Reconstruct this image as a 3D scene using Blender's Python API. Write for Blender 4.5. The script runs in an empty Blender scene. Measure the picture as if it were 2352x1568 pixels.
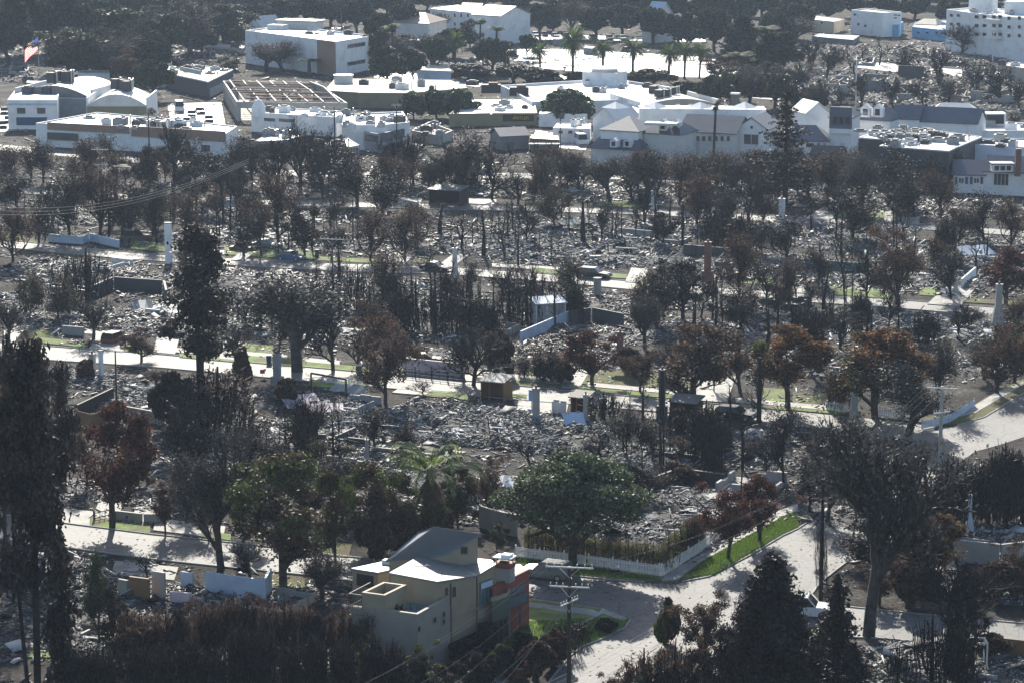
import bpy, math, random
import numpy as np
from mathutils import Vector
rnd = random.Random(7)
HAZE_D = 0.000080
# ------------------------------------------------------------------ camera
CAM_H, F, CX, CY, YH = 68.5, 6200.0, 1176.0, 784.0, -431.0     # photo measured on a 2352 x 1568 sheet
PITCH = math.atan((CY - YH) / F)
cd = bpy.data.cameras.new('camera'); cam = bpy.data.objects.new('camera', cd)
bpy.context.scene.collection.objects.link(cam)
cd.sensor_width = 36; cd.lens = F / 2352 * 36; cd.clip_start = 1; cd.clip_end = 9000
cam.location = (0, 0, CAM_H); cam.rotation_euler = (math.pi / 2 - PITCH, 0, 0)
sc = bpy.context.scene; sc.camera = cam
# ------------------------------------------------------------------ light
SUN_EL, SUN_AZ = math.radians(27), math.radians(-5)            # sun stands beyond the town, a little to the left
w = bpy.data.worlds.new('World'); sc.world = w; w.use_nodes = True
nt = w.node_tree; bg = nt.nodes['Background']
sky = nt.nodes.new('ShaderNodeTexSky'); sky.sky_type = 'NISHITA'; sky.sun_disc = False
sky.sun_elevation = SUN_EL; sky.sun_rotation = SUN_AZ
nt.links.new(sky.outputs[0], bg.inputs[0]); bg.inputs[1].default_value = 0.10
sl = bpy.data.lights.new('sun', 'SUN'); sl.energy = 4.8; sl.angle = math.radians(0.53); sl.color = (1, 0.94, 0.83)
so = bpy.data.objects.new('sun', sl); sc.collection.objects.link(so)
sd = Vector((math.sin(SUN_AZ) * math.cos(SUN_EL), math.cos(SUN_AZ) * math.cos(SUN_EL), math.sin(SUN_EL)))
so.rotation_euler = sd.to_track_quat('Z', 'Y').to_euler()
sc.view_settings.view_transform = 'Standard'; sc.view_settings.look = 'None'
sc.view_settings.gamma = 1; sc.view_settings.exposure = 0.93
sc.cycles.volume_bounces = 0; sc.cycles.max_bounces = 5; sc.cycles.diffuse_bounces = 3; sc.cycles.transparent_max_bounces = 4
# ------------------------------------------------------------------ pixel <-> ground
_c, _s = math.cos(PITCH), math.sin(PITCH)
def ray(x, y):
    a, b = (x - CX) / F, (CY - y) / F
    return Vector((a, _c + b * _s, -_s + b * _c))
def G(x, y, z=0.0):
    r = ray(x, y); t = (z - CAM_H) / r.z
    return Vector((r.x * t, r.y * t, z))
def V(p):                                                       # world -> sheet
    dx, dy, dz = p[0], p[1], p[2] - CAM_H
    d = dy * _c - dz * _s
    return (CX + F * dx / d, CY - F * (dy * _s + dz * _c) / d)
def HT(x, yb, yt):                                              # height of an upright thing from its foot and top
    g = G(x, yb); r = ray(x, yt); return CAM_H + r.z * (g.y / r.y)
def MPP(x, y):                                                  # metres per sheet pixel at the ground there
    g = G(x, y); return (g.y * _c + CAM_H * _s) / F
# ------------------------------------------------------------------ materials
MATS = {}
def newmat(name):
    m = bpy.data.materials.new(name); m.use_nodes = True; MATS[name] = m
    return m, m.node_tree, m.node_tree.nodes['Principled BSDF']
def ramp(t, stops):
    r = t.nodes.new('ShaderNodeValToRGB'); e = r.color_ramp.elements
    while len(e) < len(stops): e.new(0.5)
    for el, (p, c) in zip(e, stops): el.position = p; el.color = (*c, 1)
    return r
def noise(t, scale, detail=6, rough=0.6, coord='Object', vec=None):
    n = t.nodes.new('ShaderNodeTexNoise'); n.inputs['Scale'].default_value = scale
    n.inputs['Detail'].default_value = detail; n.inputs['Roughness'].default_value = rough
    if vec is None:
        tc = t.nodes.new('ShaderNodeTexCoord'); vec = tc.outputs[coord]
    t.links.new(vec, n.inputs['Vector']); return n
def surf(name, a, b, scale=0.6, rough=0.75, spec=0.5, lo=0.35, hi=0.65, bump=0.3, bscale=None, metal=0, mid=None):
    """two-tone weathered surface with bump"""
    m, t, p = newmat(name)
    n = noise(t, scale); st = [(lo, a), (hi, b)] if mid is None else [(lo, a), ((lo + hi) / 2, mid), (hi, b)]
    r = ramp(t, st); t.links.new(n.outputs['Fac'], r.inputs[0]); t.links.new(r.outputs[0], p.inputs['Base Color'])
    p.inputs['Roughness'].default_value = rough; p.inputs['Specular IOR Level'].default_value = spec
    p.inputs['Metallic'].default_value = metal
    if bump:
        n2 = noise(t, bscale or scale * 6, 4); bp = t.nodes.new('ShaderNodeBump'); bp.inputs['Strength'].default_value = bump
        bp.inputs['Distance'].default_value = 0.1
        t.links.new(n2.outputs['Fac'], bp.inputs['Height']); t.links.new(bp.outputs[0], p.inputs['Normal'])
    return m
def bits(name, stops, rough=0.6, spec=0.5, trans=0.0, patch=None, pscale=0.25, rspread=0.0):
    """every loose piece (mesh island) gets its own colour from the ramp"""
    m, t, p = newmat(name)
    g = t.nodes.new('ShaderNodeNewGeometry'); r = ramp(t, stops)
    t.links.new(g.outputs['Random Per Island'], r.inputs[0]); col = r.outputs[0]
    if patch:
        n = noise(t, pscale, 3); r2 = ramp(t, [(0.45, (0, 0, 0)), (0.6, (1, 1, 1))]); t.links.new(n.outputs['Fac'], r2.inputs[0])
        mx = t.nodes.new('ShaderNodeMix'); mx.data_type = 'RGBA'; r3 = ramp(t, patch)
        t.links.new(g.outputs['Random Per Island'], r3.inputs[0])
        t.links.new(r2.outputs[0], mx.inputs[0]); t.links.new(col, mx.inputs[6]); t.links.new(r3.outputs[0], mx.inputs[7]); col = mx.outputs[2]
    t.links.new(col, p.inputs['Base Color']); p.inputs['Roughness'].default_value = rough; p.inputs['Specular IOR Level'].default_value = spec
    if trans:
        tr = t.nodes.new('ShaderNodeBsdfTranslucent'); ms = t.nodes.new('ShaderNodeMixShader'); ms.inputs[0].default_value = trans
        t.links.new(col, tr.inputs[0]); t.links.new(p.outputs[0], ms.inputs[1]); t.links.new(tr.outputs[0], ms.inputs[2])
        t.links.new(ms.outputs[0], t.nodes['Material Output'].inputs[0])
    return m
def plain(name, c, rough=0.6, spec=0.5, metal=0):
    m = surf(name, tuple(v * .76 for v in c), c, 0.35, rough, spec, .28, .52, bump=0.15, metal=metal); return m
# ground kinds
def soil_mat():
    m, t, p = newmat('soil'); n = noise(t, .12, 8, .7); r = ramp(t, [(.36, (.018, .017, .017)), (.5, (.054, .046, .040)), (.6, (.11, .098, .087)), (.7, (.19, .185, .18))]); t.links.new(n.outputs['Fac'], r.inputs[0])
    n2 = noise(t, 2.2, 8, .75); r2 = ramp(t, [(.38, (.35, .35, .35)), (.52, (1, 1, 1)), (.66, (2.2, 2.2, 2.25))]); t.links.new(n2.outputs['Fac'], r2.inputs[0])
    mx = t.nodes.new('ShaderNodeMix'); mx.data_type = 'RGBA'; mx.blend_type = 'MULTIPLY'; mx.inputs[0].default_value = 1; mx.clamp_result = False; t.links.new(r.outputs[0], mx.inputs[6]); t.links.new(r2.outputs[0], mx.inputs[7]); t.links.new(mx.outputs[2], p.inputs['Base Color'])
    p.inputs['Roughness'].default_value = .95; p.inputs['Specular IOR Level'].default_value = .15; n3 = noise(t, 1.4, 9, .8); bp = t.nodes.new('ShaderNodeBump'); bp.inputs['Strength'].default_value = 1; bp.inputs['Distance'].default_value = .5; t.links.new(n3.outputs['Fac'], bp.inputs['Height']); t.links.new(bp.outputs[0], p.inputs['Normal'])
soil_mat()
surf('ash', (0.022, 0.021, 0.020), (0.26, 0.255, 0.25), 0.55, 0.9, 0.25, 0.38, 0.66, 1.0, 3.0, mid=(0.075, 0.072, 0.07))
def road_mat():
    m, t, p = newmat('asphalt'); n = noise(t, .09, 5); r = ramp(t, [(.35, (.088, .089, .09)), (.5, (.118, .118, .117)), (.68, (.155, .153, .149))]); t.links.new(n.outputs['Fac'], r.inputs[0])
    tc = t.nodes.new('ShaderNodeTexCoord'); nw = noise(t, .5, 3); mv = t.nodes.new('ShaderNodeMix'); mv.data_type = 'RGBA'; mv.inputs[0].default_value = .3; t.links.new(tc.outputs['Object'], mv.inputs[6]); t.links.new(nw.outputs['Color'], mv.inputs[7])
    v = t.nodes.new('ShaderNodeTexVoronoi'); v.feature = 'DISTANCE_TO_EDGE'; v.inputs['Scale'].default_value = .33; t.links.new(mv.outputs[2], v.inputs['Vector'])
    r2 = ramp(t, [(0, (.45, .45, .45)), (.022, (1, 1, 1))]); t.links.new(v.outputs['Distance'], r2.inputs[0]); n3 = noise(t, 1.6, 6, .7); r3 = ramp(t, [(.32, (.55, .55, .56)), (.47, (.9, .9, .9)), (.6, (1.05, 1.05, 1.04)), (.75, (1.25, 1.24, 1.2))]); t.links.new(n3.outputs['Fac'], r3.inputs[0])
    m1 = t.nodes.new('ShaderNodeMix'); m1.data_type = 'RGBA'; m1.blend_type = 'MULTIPLY'; m1.inputs[0].default_value = 1; t.links.new(r.outputs[0], m1.inputs[6]); t.links.new(r2.outputs[0], m1.inputs[7])
    m2 = t.nodes.new('ShaderNodeMix'); m2.data_type = 'RGBA'; m2.blend_type = 'MULTIPLY'; m2.inputs[0].default_value = 1; t.links.new(m1.outputs[2], m2.inputs[6]); t.links.new(r3.outputs[0], m2.inputs[7]); t.links.new(m2.outputs[2], p.inputs['Base Color'])
    p.inputs['Roughness'].default_value = .74; p.inputs['Specular IOR Level'].default_value = .45; n2 = noise(t, 5, 4); bp = t.nodes.new('ShaderNodeBump'); bp.inputs['Strength'].default_value = .4; bp.inputs['Distance'].default_value = .05; t.links.new(n2.outputs['Fac'], bp.inputs['Height']); t.links.new(bp.outputs[0], p.inputs['Normal'])
road_mat()
surf('concrete', (0.20, 0.195, 0.18), (0.36, 0.345, 0.315), 0.45, 0.78, 0.35, 0.35, 0.65, 0.3, 4.0)
surf('kerbstone', (0.20, 0.20, 0.19), (0.32, 0.31, 0.29), 0.5, 0.8)
surf('lawn', (0.15, 0.13, 0.075), (0.16, 0.28, 0.045), 0.5, 0.9, 0.2, 0.40, 0.60, 0.9, 9.0, mid=(0.15, 0.19, 0.055))
surf('dry_lawn', (0.11, 0.085, 0.055), (0.12, 0.15, 0.04), 0.3, 0.95, 0.15, 0.42, 0.62, 0.9, 6.0)
surf('lot', (0.22, 0.22, 0.215), (0.40, 0.39, 0.375), 0.06, 0.55, 0.5, 0.35, 0.65, 0.2, 3.0)
# vegetation
surf('char', (0.012, 0.011, 0.011), (0.035, 0.032, 0.030), 3, 0.85, 0.2, bump=0.5)
surf('bark', (0.03, 0.026, 0.023), (0.085, 0.075, 0.065), 3, 0.85, 0.2, bump=0.6)
surf('greybark', (0.025, 0.024, 0.023), (0.075, 0.072, 0.068), 3, 0.8, 0.3, bump=0.6)
bits('leaf_char', [(0, (0.012, 0.011, 0.011)), (0.6, (0.03, 0.026, 0.023)), (1, (0.07, 0.055, 0.045))], 0.7, 0.25, 0.15)
bits('leaf_grey', [(0, (0.03, 0.029, 0.027)), (0.6, (0.07, 0.065, 0.058)), (1, (0.12, 0.11, 0.095))], 0.7, 0.25, 0.2)
bits('leaf_brown', [(0, (0.028, 0.021, 0.018)), (0.5, (0.075, 0.050, 0.038)), (1, (0.15, 0.092, 0.062))], 0.75, 0.2, 0.33)
bits('leaf_red', [(0, (0.03, 0.018, 0.014)), (0.5, (0.08, 0.034, 0.027)), (1, (0.15, 0.062, 0.045))], 0.75, 0.2, 0.33)
bits('leaf_orange', [(0, (0.04, 0.026, 0.017)), (0.5, (0.12, 0.060, 0.030)), (1, (0.24, 0.115, 0.045))], 0.75, 0.2, 0.33,
     [(0, (0.04, 0.05, 0.015)), (1, (0.13, 0.13, 0.03))], 0.25)
bits('leaf_green', [(0, (0.028, 0.045, 0.022)), (0.6, (0.068, 0.095, 0.045)), (.9, (0.13, 0.17, 0.085)), (1, (0.34, 0.36, 0.27))], 0.6, 0.3, 0.25)  # palest leaves paint the sparkle of backlit foliage into the colour
bits('leaf_mix', [(0, (0.025, 0.02, 0.013)), (0.6, (0.065, 0.045, 0.025)), (1, (0.12, 0.07, 0.035))], 0.65, 0.3, 0.25,
     [(0, (0.03, 0.045, 0.012)), (1, (0.12, 0.16, 0.03))], 0.35)
bits('leaf_olive', [(0, (0.02, 0.03, 0.015)), (0.6, (0.05, 0.06, 0.03)), (1, (0.09, 0.10, 0.045))], 0.65, 0.3, 0.2)
bits('leaf_forest', [(0, (0.022, 0.028, 0.022)), (0.6, (0.045, 0.055, 0.04)), (1, (0.09, 0.095, 0.07))], 0.9, 0.08, 0.2)
bits('leaf_palm', [(0, (0.03, 0.05, 0.018)), (0.6, (0.075, 0.12, 0.035)), (1, (0.15, 0.21, 0.06))], 0.7, 0.15, 0.45)
bits('leaf_queen', [(0, (0.08, 0.11, 0.035)), (0.6, (0.15, 0.20, 0.065)), (1, (0.30, 0.36, 0.14))], 0.5, 0.4, 0.5)
bits('leaf_dead', [(0, (0.05, 0.038, 0.022)), (1, (0.14, 0.10, 0.05))], 0.9, 0.1, 0.2)
bits('leaf_hedge', [(0, (0.07, 0.06, 0.03)), (0.6, (0.19, 0.185, 0.075)), (1, (0.36, 0.35, 0.15))], 0.6, 0.3, 0.45)
bits('leaf_rusthedge', [(0, (0.03, 0.025, 0.022)), (.55, (0.085, 0.062, 0.05)), (.9, (0.17, 0.11, 0.08)), (1, (0.28, 0.17, 0.12))], 0.75, 0.2, 0.4)
bits('blade', [(0, (0.07, 0.12, 0.02)), (1, (0.17, 0.27, 0.05))], 0.5, 0.4, 0.4)
# debris
bits('rub_cool', [(0, (0.03, 0.031, 0.032)), (0.45, (0.095, 0.096, 0.098)), (0.8, (0.22, 0.225, 0.232)), (0.95, (0.46, 0.47, 0.48)), (1, (0.7, 0.7, 0.7))], 0.75, 0.3, 0, [(0, (0.018, 0.018, 0.018)), (.6, (0.08, 0.077, 0.074)), (1, (0.3, 0.29, 0.28))], .22)
bits('rub_grey', [(0, (0.02, 0.02, 0.02)), (0.5, (0.075, 0.072, 0.07)), (0.8, (0.20, 0.195, 0.19)), (0.95, (0.45, 0.44, 0.43)), (1, (0.7, 0.68, 0.66))], 0.65, 0.4, 0, [(0, (0.012, 0.011, 0.010)), (.8, (0.055, 0.046, 0.038)), (1, (0.2, 0.18, 0.16))], .22)
bits('rub_big', [(0, (0.015, 0.014, 0.013)), (.55, (0.05, 0.042, 0.035)), (.75, (0.2, 0.205, 0.21)), (.9, (0.42, 0.43, 0.44)), (1, (0.2, 0.08, 0.045))], 0.7, 0.3)
bits('rub_dark', [(0, (0.014, 0.014, 0.014)), (0.6, (0.045, 0.042, 0.04)), (0.9, (0.13, 0.125, 0.12)), (1, (0.4, 0.4, 0.4))], 0.7, 0.4)
bits('rub_warm', [(0, (0.03, 0.025, 0.022)), (0.5, (0.10, 0.085, 0.07)), (0.8, (0.24, 0.20, 0.16)), (0.95, (0.5, 0.46, 0.40)), (1, (0.28, 0.09, 0.05))], 0.65, 0.4, 0, [(0, (0.015, 0.013, 0.012)), (.8, (0.07, 0.055, 0.045)), (1, (0.25, 0.2, 0.16))], .22)
# built things
W = {}
for n_, c_ in dict(white=(0.78, 0.79, 0.80), offwhite=(0.62, 0.61, 0.58), cream=(0.60, 0.52, 0.38), tan=(0.30, 0.255, 0.18), greige=(0.25, 0.235, 0.205),
                   grey=(0.30, 0.31, 0.32), midgrey=(0.2, 0.2, 0.205), darkgrey=(0.07, 0.072, 0.075), black=(0.02, 0.02, 0.021), slate=(0.085, 0.10, 0.135),
                   redwall=(0.23, 0.058, 0.04), green=(0.075, 0.105, 0.085), orange=(0.30, 0.19, 0.14), brick=(0.17, 0.08, 0.06), skyblue=(0.19, 0.42, 0.68),
                   paleblue=(0.45, 0.54, 0.66), rust=(0.16, 0.07, 0.035), wood=(0.20, 0.11, 0.05), charwood=(0.035, 0.028, 0.024), pink=(0.62, 0.50, 0.53),
                   tileroof=(0.28, 0.19, 0.14), beige=(0.46, 0.41, 0.34), greyroof=(0.17, 0.175, 0.172), teal=(0.10, 0.17, 0.18), flatroof=(0.44, 0.44, 0.43),
                   whiteroof=(0.62, 0.62, 0.61), olive=(0.22, 0.20, 0.12), navy=(0.04, 0.07, 0.14), redpaint=(0.5, 0.05, 0.03), yellow=(0.6, 0.4, 0.04),
                   stone=(0.33, 0.32, 0.30), poletop=(0.42, 0.42, 0.41), polewood=(0.13, 0.115, 0.10)).items():
    plain(n_, c_, 0.55 if 'roof' in n_ or n_ == 'slate' else 0.75)
plain('metalroof', (0.16, 0.185, 0.21), 0.5, 0.5, 0.2)
plain('steel', (0.5, 0.52, 0.54), 0.35, 0.5, 0.8)
plain('carsilver', (0.22, 0.25, 0.265), 0.25, 0.6, 0.6); plain('carwhite', (0.7, 0.72, 0.73), 0.25, 0.6)
plain('carblack', (0.015, 0.016, 0.018), 0.22, 0.6); plain('carburnt', (0.13, 0.11, 0.10), 0.7, 0.4, 0.3); plain('carblue', (0.05, 0.10, 0.22), 0.3)
plain('carrust', (0.24, 0.08, 0.045), 0.6, 0.4, 0.3); plain('tyre', (0.02, 0.02, 0.02), 0.8)
plain('glass', (0.03, 0.035, 0.04), 0.12, 0.8); plain('winbrown', (0.10, 0.085, 0.06), 0.25, 0.6); plain('glassblue', (0.10, 0.13, 0.16), 0.15, 0.8)  # near black, brown and blue grey window panes
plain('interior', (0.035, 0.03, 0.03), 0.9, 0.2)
def Mt(n): return MATS[n]
# ------------------------------------------------------------------ mesh helpers
COL = sc.collection
def link(name, me, parent=None, loc=None):
    o = bpy.data.objects.new(name, me); COL.objects.link(o)
    if parent is not None: o.parent = parent
    if loc is not None: o.location = loc
    return o
def npmesh(name, verts, quads, mats, mi=None):
    me = bpy.data.meshes.new(name); n, q = len(verts), len(quads)
    me.vertices.add(n); me.vertices.foreach_set('co', np.asarray(verts, np.float32).ravel())
    me.loops.add(q * 4); me.loops.foreach_set('vertex_index', np.asarray(quads, np.int32).ravel())
    me.polygons.add(q); me.polygons.foreach_set('loop_start', np.arange(0, q * 4, 4, dtype=np.int32))
    me.polygons.foreach_set('loop_total', np.full(q, 4, np.int32))
    if mi is not None: me.polygons.foreach_set('material_index', np.asarray(mi, np.int32))
    for m in mats: me.materials.append(Mt(m))
    me.update(calc_edges=True); me.validate(); return me
def cat(parts):                                                  # join (verts, quads, material index) blocks
    vs, qs, ms, off = [], [], [], 0
    for v, q, m in parts:
        if len(v) == 0: continue
        vs.append(v); qs.append(q + off); ms.append(np.full(len(q), m)); off += len(v)
    return np.concatenate(vs), np.concatenate(qs), np.concatenate(ms)
def tubes(S, n=4):
    S = np.asarray(S, float)
    if len(S) == 0: return np.zeros((0, 3)), np.zeros((0, 4), int)
    p0, p1, r0, r1 = S[:, :3], S[:, 3:6], S[:, 6], S[:, 7]
    d = p1 - p0; d /= np.linalg.norm(d, axis=1)[:, None] + 1e-9
    ref = np.where(np.abs(d[:, 2:3]) > 0.9, [[1., 0, 0]], [[0, 0, 1.]])
    a = np.cross(d, ref); a /= np.linalg.norm(a, axis=1)[:, None] + 1e-9; b = np.cross(d, a)
    vs = []
    for p, r in ((p0, r0), (p1, r1)):
        for k in range(n):
            t = 2 * math.pi * k / n; vs.append(p + (a * math.cos(t) + b * math.sin(t)) * r[:, None])
    v = np.stack(vs, 1).reshape(-1, 3); base = np.arange(len(S))[:, None] * 2 * n
    q = np.stack([np.stack([base[:, 0] + k, base[:, 0] + (k + 1) % n, base[:, 0] + n + (k + 1) % n, base[:, 0] + n + k], 1) for k in range(n)], 1).reshape(-1, 4)
    return v, q
def flakes(C, size, rg, aspect=1.6, flat=0.0, up=None):
    """one small quad per centre; flat=1 lies level"""
    N = len(C); C = np.asarray(C, float)
    if N == 0: return np.zeros((0, 3)), np.zeros((0, 4), int)
    nrm = rg.normal(size=(N, 3)); nrm[:, 2] = np.abs(nrm[:, 2]) + flat * 3
    nrm /= np.linalg.norm(nrm, axis=1)[:, None]
    t = rg.normal(size=(N, 3)); a = np.cross(nrm, t); a /= np.linalg.norm(a, axis=1)[:, None]; b = np.cross(nrm, a)
    s = (np.asarray(size) if np.ndim(size) else np.full(N, size)) * 0.5
    a = a * (s * aspect)[:, None]; b = b * s[:, None]
    v = np.stack([C - a - b * .6, C + a * .9 - b, C + a + b * .7, C - a * .8 + b], 1).reshape(-1, 3)
    q = np.arange(N * 4).reshape(N, 4); return v, q
def slabs(C, sx, sy, sz, rg, tilt=0.35):
    """small tilted solid pieces"""
    N = len(C); nrm = rg.normal(size=(N, 3)) * tilt; nrm[:, 2] = 1; nrm /= np.linalg.norm(nrm, axis=1)[:, None]
    t = rg.normal(size=(N, 3)); a = np.cross(nrm, t); a /= np.linalg.norm(a, axis=1)[:, None]; b = np.cross(nrm, a)
    A, B, Z = a * (sx / 2)[:, None], b * (sy / 2)[:, None], nrm * (sz / 2)[:, None]
    v = np.stack([C - A - B - Z, C + A - B - Z, C + A + B - Z, C - A + B - Z, C - A - B + Z, C + A - B + Z, C + A + B + Z, C - A + B + Z], 1).reshape(-1, 3)
    f = np.array([[4, 5, 6, 7], [0, 1, 5, 4], [1, 2, 6, 5], [2, 3, 7, 6], [3, 0, 4, 7]])
    q = (np.arange(N)[:, None, None] * 8 + f[None]).reshape(-1, 4); return v, q
class MB:
    """collects solids for ONE part"""
    def __init__(s): s.v, s.f, s.m, s.mats = [], [], [], []
    def mi(s, m):
        if m not in s.mats: s.mats.append(m)
        return s.mats.index(m)
    def poly(s, pts, m):
        b = len(s.v); s.v += [tuple(p) for p in pts]; s.f.append(tuple(range(b, b + len(pts)))); s.m.append(s.mi(m))
    def hexa(s, bot, top, m, mt=None):
        n = len(bot); b = len(s.v); s.v += [tuple(p) for p in bot] + [tuple(p) for p in top]; k = s.mi(m); kt = s.mi(mt or m)
        s.f.append(tuple(range(b + n - 1, b - 1, -1))); s.m.append(k)
        s.f.append(tuple(range(b + n, b + 2 * n))); s.m.append(kt)
        for i in range(n):
            j = (i + 1) % n; s.f.append((b + i, b + j, b + n + j, b + n + i)); s.m.append(k)
        return s
    def prism(s, pts, z0, z1, m, mt=None):
        return s.hexa([(p[0], p[1], z0) for p in pts], [(p[0], p[1], z1) for p in pts], m, mt)
    def box(s, c, sx, sy, sz, m, rz=0, tx=0):
        """box standing on c"""
        ca, sa = math.cos(rz), math.sin(rz); P = []
        for dx, dy in ((-1, -1), (1, -1), (1, 1), (-1, 1)):
            x, y = dx * sx / 2, dy * sy / 2; P.append((c[0] + x * ca - y * sa, c[1] + x * sa + y * ca))
        return s.prism(P, c[2], c[2] + sz, m)
    def beam(s, a, b, wd, ht, m):
        a, b = Vector(a), Vector(b); d = (b - a).normalized(); u = Vector((0, 0, 1))
        if abs(d.z) > 0.95: u = Vector((0, 1, 0))
        r = d.cross(u).normalized() * wd / 2; u = r.cross(d).normalized() * ht / 2
        return s.hexa([a - r - u, a + r - u, a + r + u, a - r + u], [b - r - u, b + r - u, b + r + u, b - r + u], m)
    def cyl(s, a, b, r0, r1, m, n=10):
        a, b = Vector(a), Vector(b); d = (b - a).normalized(); u = Vector((0, 0, 1)) if abs(d.z) < 0.95 else Vector((1, 0, 0))
        p = d.cross(u).normalized(); q = d.cross(p)
        R = [p * math.cos(2 * math.pi * k / n) + q * math.sin(2 * math.pi * k / n) for k in range(n)]
        return s.hexa([a + v * r0 for v in R], [b + v * r1 for v in R], m)
    def build(s, name, parent=None, smooth=False):
        me = bpy.data.meshes.new(name); off = parent_world(parent)
        me.from_pydata([(v[0] - off[0], v[1] - off[1], v[2] - off[2]) for v in s.v], [], s.f)
        for m in s.mats: me.materials.append(Mt(m))
        for p, k in zip(me.polygons, s.m): p.material_index = k; p.use_smooth = smooth
        me.update(); return link(name, me, parent)
def parent_world(p):
    l = Vector((0, 0, 0))
    while p is not None: l = l + p.location; p = p.parent
    return l
def tag(o, label=None, cat=None, group=None, kind=None):
    if label: o['label'] = label
    if cat: o['category'] = cat
    if group: o['group'] = group
    if kind: o['kind'] = kind
    return o
def thing(name, loc, label, cat, group=None, rz=0):
    o = bpy.data.objects.new(name, None); COL.objects.link(o); o.location = loc; o.rotation_euler = (0, 0, rz)
    o.empty_display_size = 0.5; return tag(o, label, cat, group)
def top(o_mb, name, origin, label, cat, group=None):
    """a thing that is one mesh: mesh in world coordinates, origin moved to its base"""
    me_o = o_mb.build(name); me = me_o.data; l = Vector(origin)
    for v in me.vertices: v.co -= l
    me_o.location = l; return tag(me_o, label, cat, group)
def cen(pts): return Vector((sum(p[0] for p in pts) / len(pts), sum(p[1] for p in pts) / len(pts), 0))
# ================================================================== SETTING
GRID = math.radians(-24)                                        # the streets run this way
def sheet(name, far, near, mat, z, kind='structure', n=48, zn=None):
    def rs(P):
        P = [G(*p) for p in P]; L = [0]
        for a, b in zip(P, P[1:]): L.append(L[-1] + (b - a).length)
        out, k = [], 0
        for i in range(n):
            t = L[-1] * i / (n - 1)
            while k < len(P) - 2 and L[k + 1] < t: k += 1
            u = (t - L[k]) / max(1e-6, L[k + 1] - L[k]); out.append(P[k].lerp(P[k + 1], min(1, max(0, u))))
        return out
    a, b = rs(far), rs(near)
    v = [(p.x, p.y, z) for p in a] + [(p.x, p.y, z) for p in b]
    f = [(i, n + i, n + i + 1, i + 1) for i in range(n - 1)]
    me = bpy.data.meshes.new(name); me.from_pydata(v, [], f); me.materials.append(Mt(mat)); me.update()
    return tag(link(name, me), kind=kind)
me = bpy.data.meshes.new('ground'); me.from_pydata([(-2500, -50, 0), (2500, -50, 0), (2500, 7000, 0), (-2500, 7000, 0)], [], [(0, 1, 2, 3)])
me.materials.append(Mt('soil')); tag(link('ground', me), kind='structure')
A_F = [(-60, 1172), (0, 1182), (170, 1205), (352, 1228), (563, 1250), (700, 1268), (900, 1290), (1185, 1308), (1350, 1327), (1480, 1338), (1567, 1342)]
A_N = [(-60, 1228), (190, 1262), (350, 1284), (500, 1300), (700, 1320), (900, 1345), (1080, 1362), (1217, 1376), (1375, 1398), (1442, 1422), (1560, 1440)]
C_F = [(-60, 782), (75, 793), (140, 798), (352, 813), (550, 831), (800, 851), (992, 868), (1238, 891), (1484, 914), (1806, 943), (2040, 965), (2150, 980)]
C_N = [(-60, 812), (75, 824), (140, 829), (352, 843), (550, 861), (800, 884), (992, 900), (1238, 922), (1484, 943), (1806, 974), (2040, 1002), (2120, 1014)]
E_F = [(-60, 545), (100, 562), (300, 581), (367, 586), (781, 606), (1027, 613), (1273, 632), (1481, 650), (1806, 672), (2017, 686), (2228, 703), (2420, 716)]
E_N = [(-60, 562), (100, 578), (300, 597), (367, 601), (781, 624), (1027, 631), (1273, 649), (1481, 669), (1806, 692), (2017, 705), (2228, 722), (2420, 737)]
F_F = [(-60, 428), (380, 452), (580, 460), (940, 468), (1200, 474), (1450, 481), (1750, 495), (1950, 506), (2200, 520), (2420, 535)]
F_N = [(-60, 440), (380, 464), (580, 472), (940, 480), (1200, 486), (1450, 493), (1750, 508), (1950, 519), (2200, 533), (2420, 549)]
BL = [(1230, 1612), (1263, 1568), (1309, 1509), (1338, 1487), (1393, 1465), (1437, 1443), (1450, 1425), (1500, 1360), (1567, 1337), (1630, 1325), (1722, 1277), (1799, 1231), (1834, 1215), (1930, 1150), (2040, 1060), (2110, 1012)]
BR = [(1610, 1612), (1650, 1560), (1700, 1530), (1760, 1500), (1830, 1478), (1880, 1440), (1870, 1400), (1862, 1365), (1880, 1340), (1920, 1308), (1964, 1275), (2020, 1225), (2080, 1170), (2130, 1120), (2180, 1080), (2239, 1037)]
sheet('road', A_F, A_N, 'asphalt', 0.020); sheet('road', C_F, C_N, 'asphalt', 0.020); sheet('road', E_F, E_N, 'asphalt', 0.020); sheet('road', F_F, F_N, 'asphalt', 0.020)
sheet('road', BL, BR, 'asphalt', 0.026, n=90)
sheet('road', [(2100, 1005), (2150, 985), (2200, 978), (2263, 958), (2351, 904), (2440, 850)], [(2170, 1085), (2239, 1037), (2300, 1020), (2352, 1003), (2440, 980), (2500, 960)], 'asphalt', 0.032)
sheet('road', [(1850, 1378), (1940, 1394), (2122, 1412), (2351, 1433), (2420, 1440)], [(1790, 1490), (1900, 1462), (2014, 1465), (2316, 1489), (2420, 1498)], 'asphalt', 0.038)
def kerb(P, w=0.16, h=0.13, side=1):
    P = [G(*p) for p in P]; m = MB()
    for a, b in zip(P, P[1:]):
        d = (b - a).normalized(); r = Vector((-d.y, d.x, 0)) * w * side
        m.prism([a, b, b + r, a + r] if side > 0 else [a + r, b + r, b, a], 0.0, h, 'kerbstone')
    return tag(m.build('kerb'), kind='structure')
for P in (A_F[:-1], C_F[:-2], E_F, F_F): kerb(P)
for P in (A_N[:-2], C_N[:-1], E_N, F_N): kerb(P, side=-1)
kerb(BL[8:]); kerb(BL[:7]); kerb([(1862, 1365), (1880, 1340), (1920, 1308), (1964, 1275), (2020, 1225), (2080, 1170)], side=-1)
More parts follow.
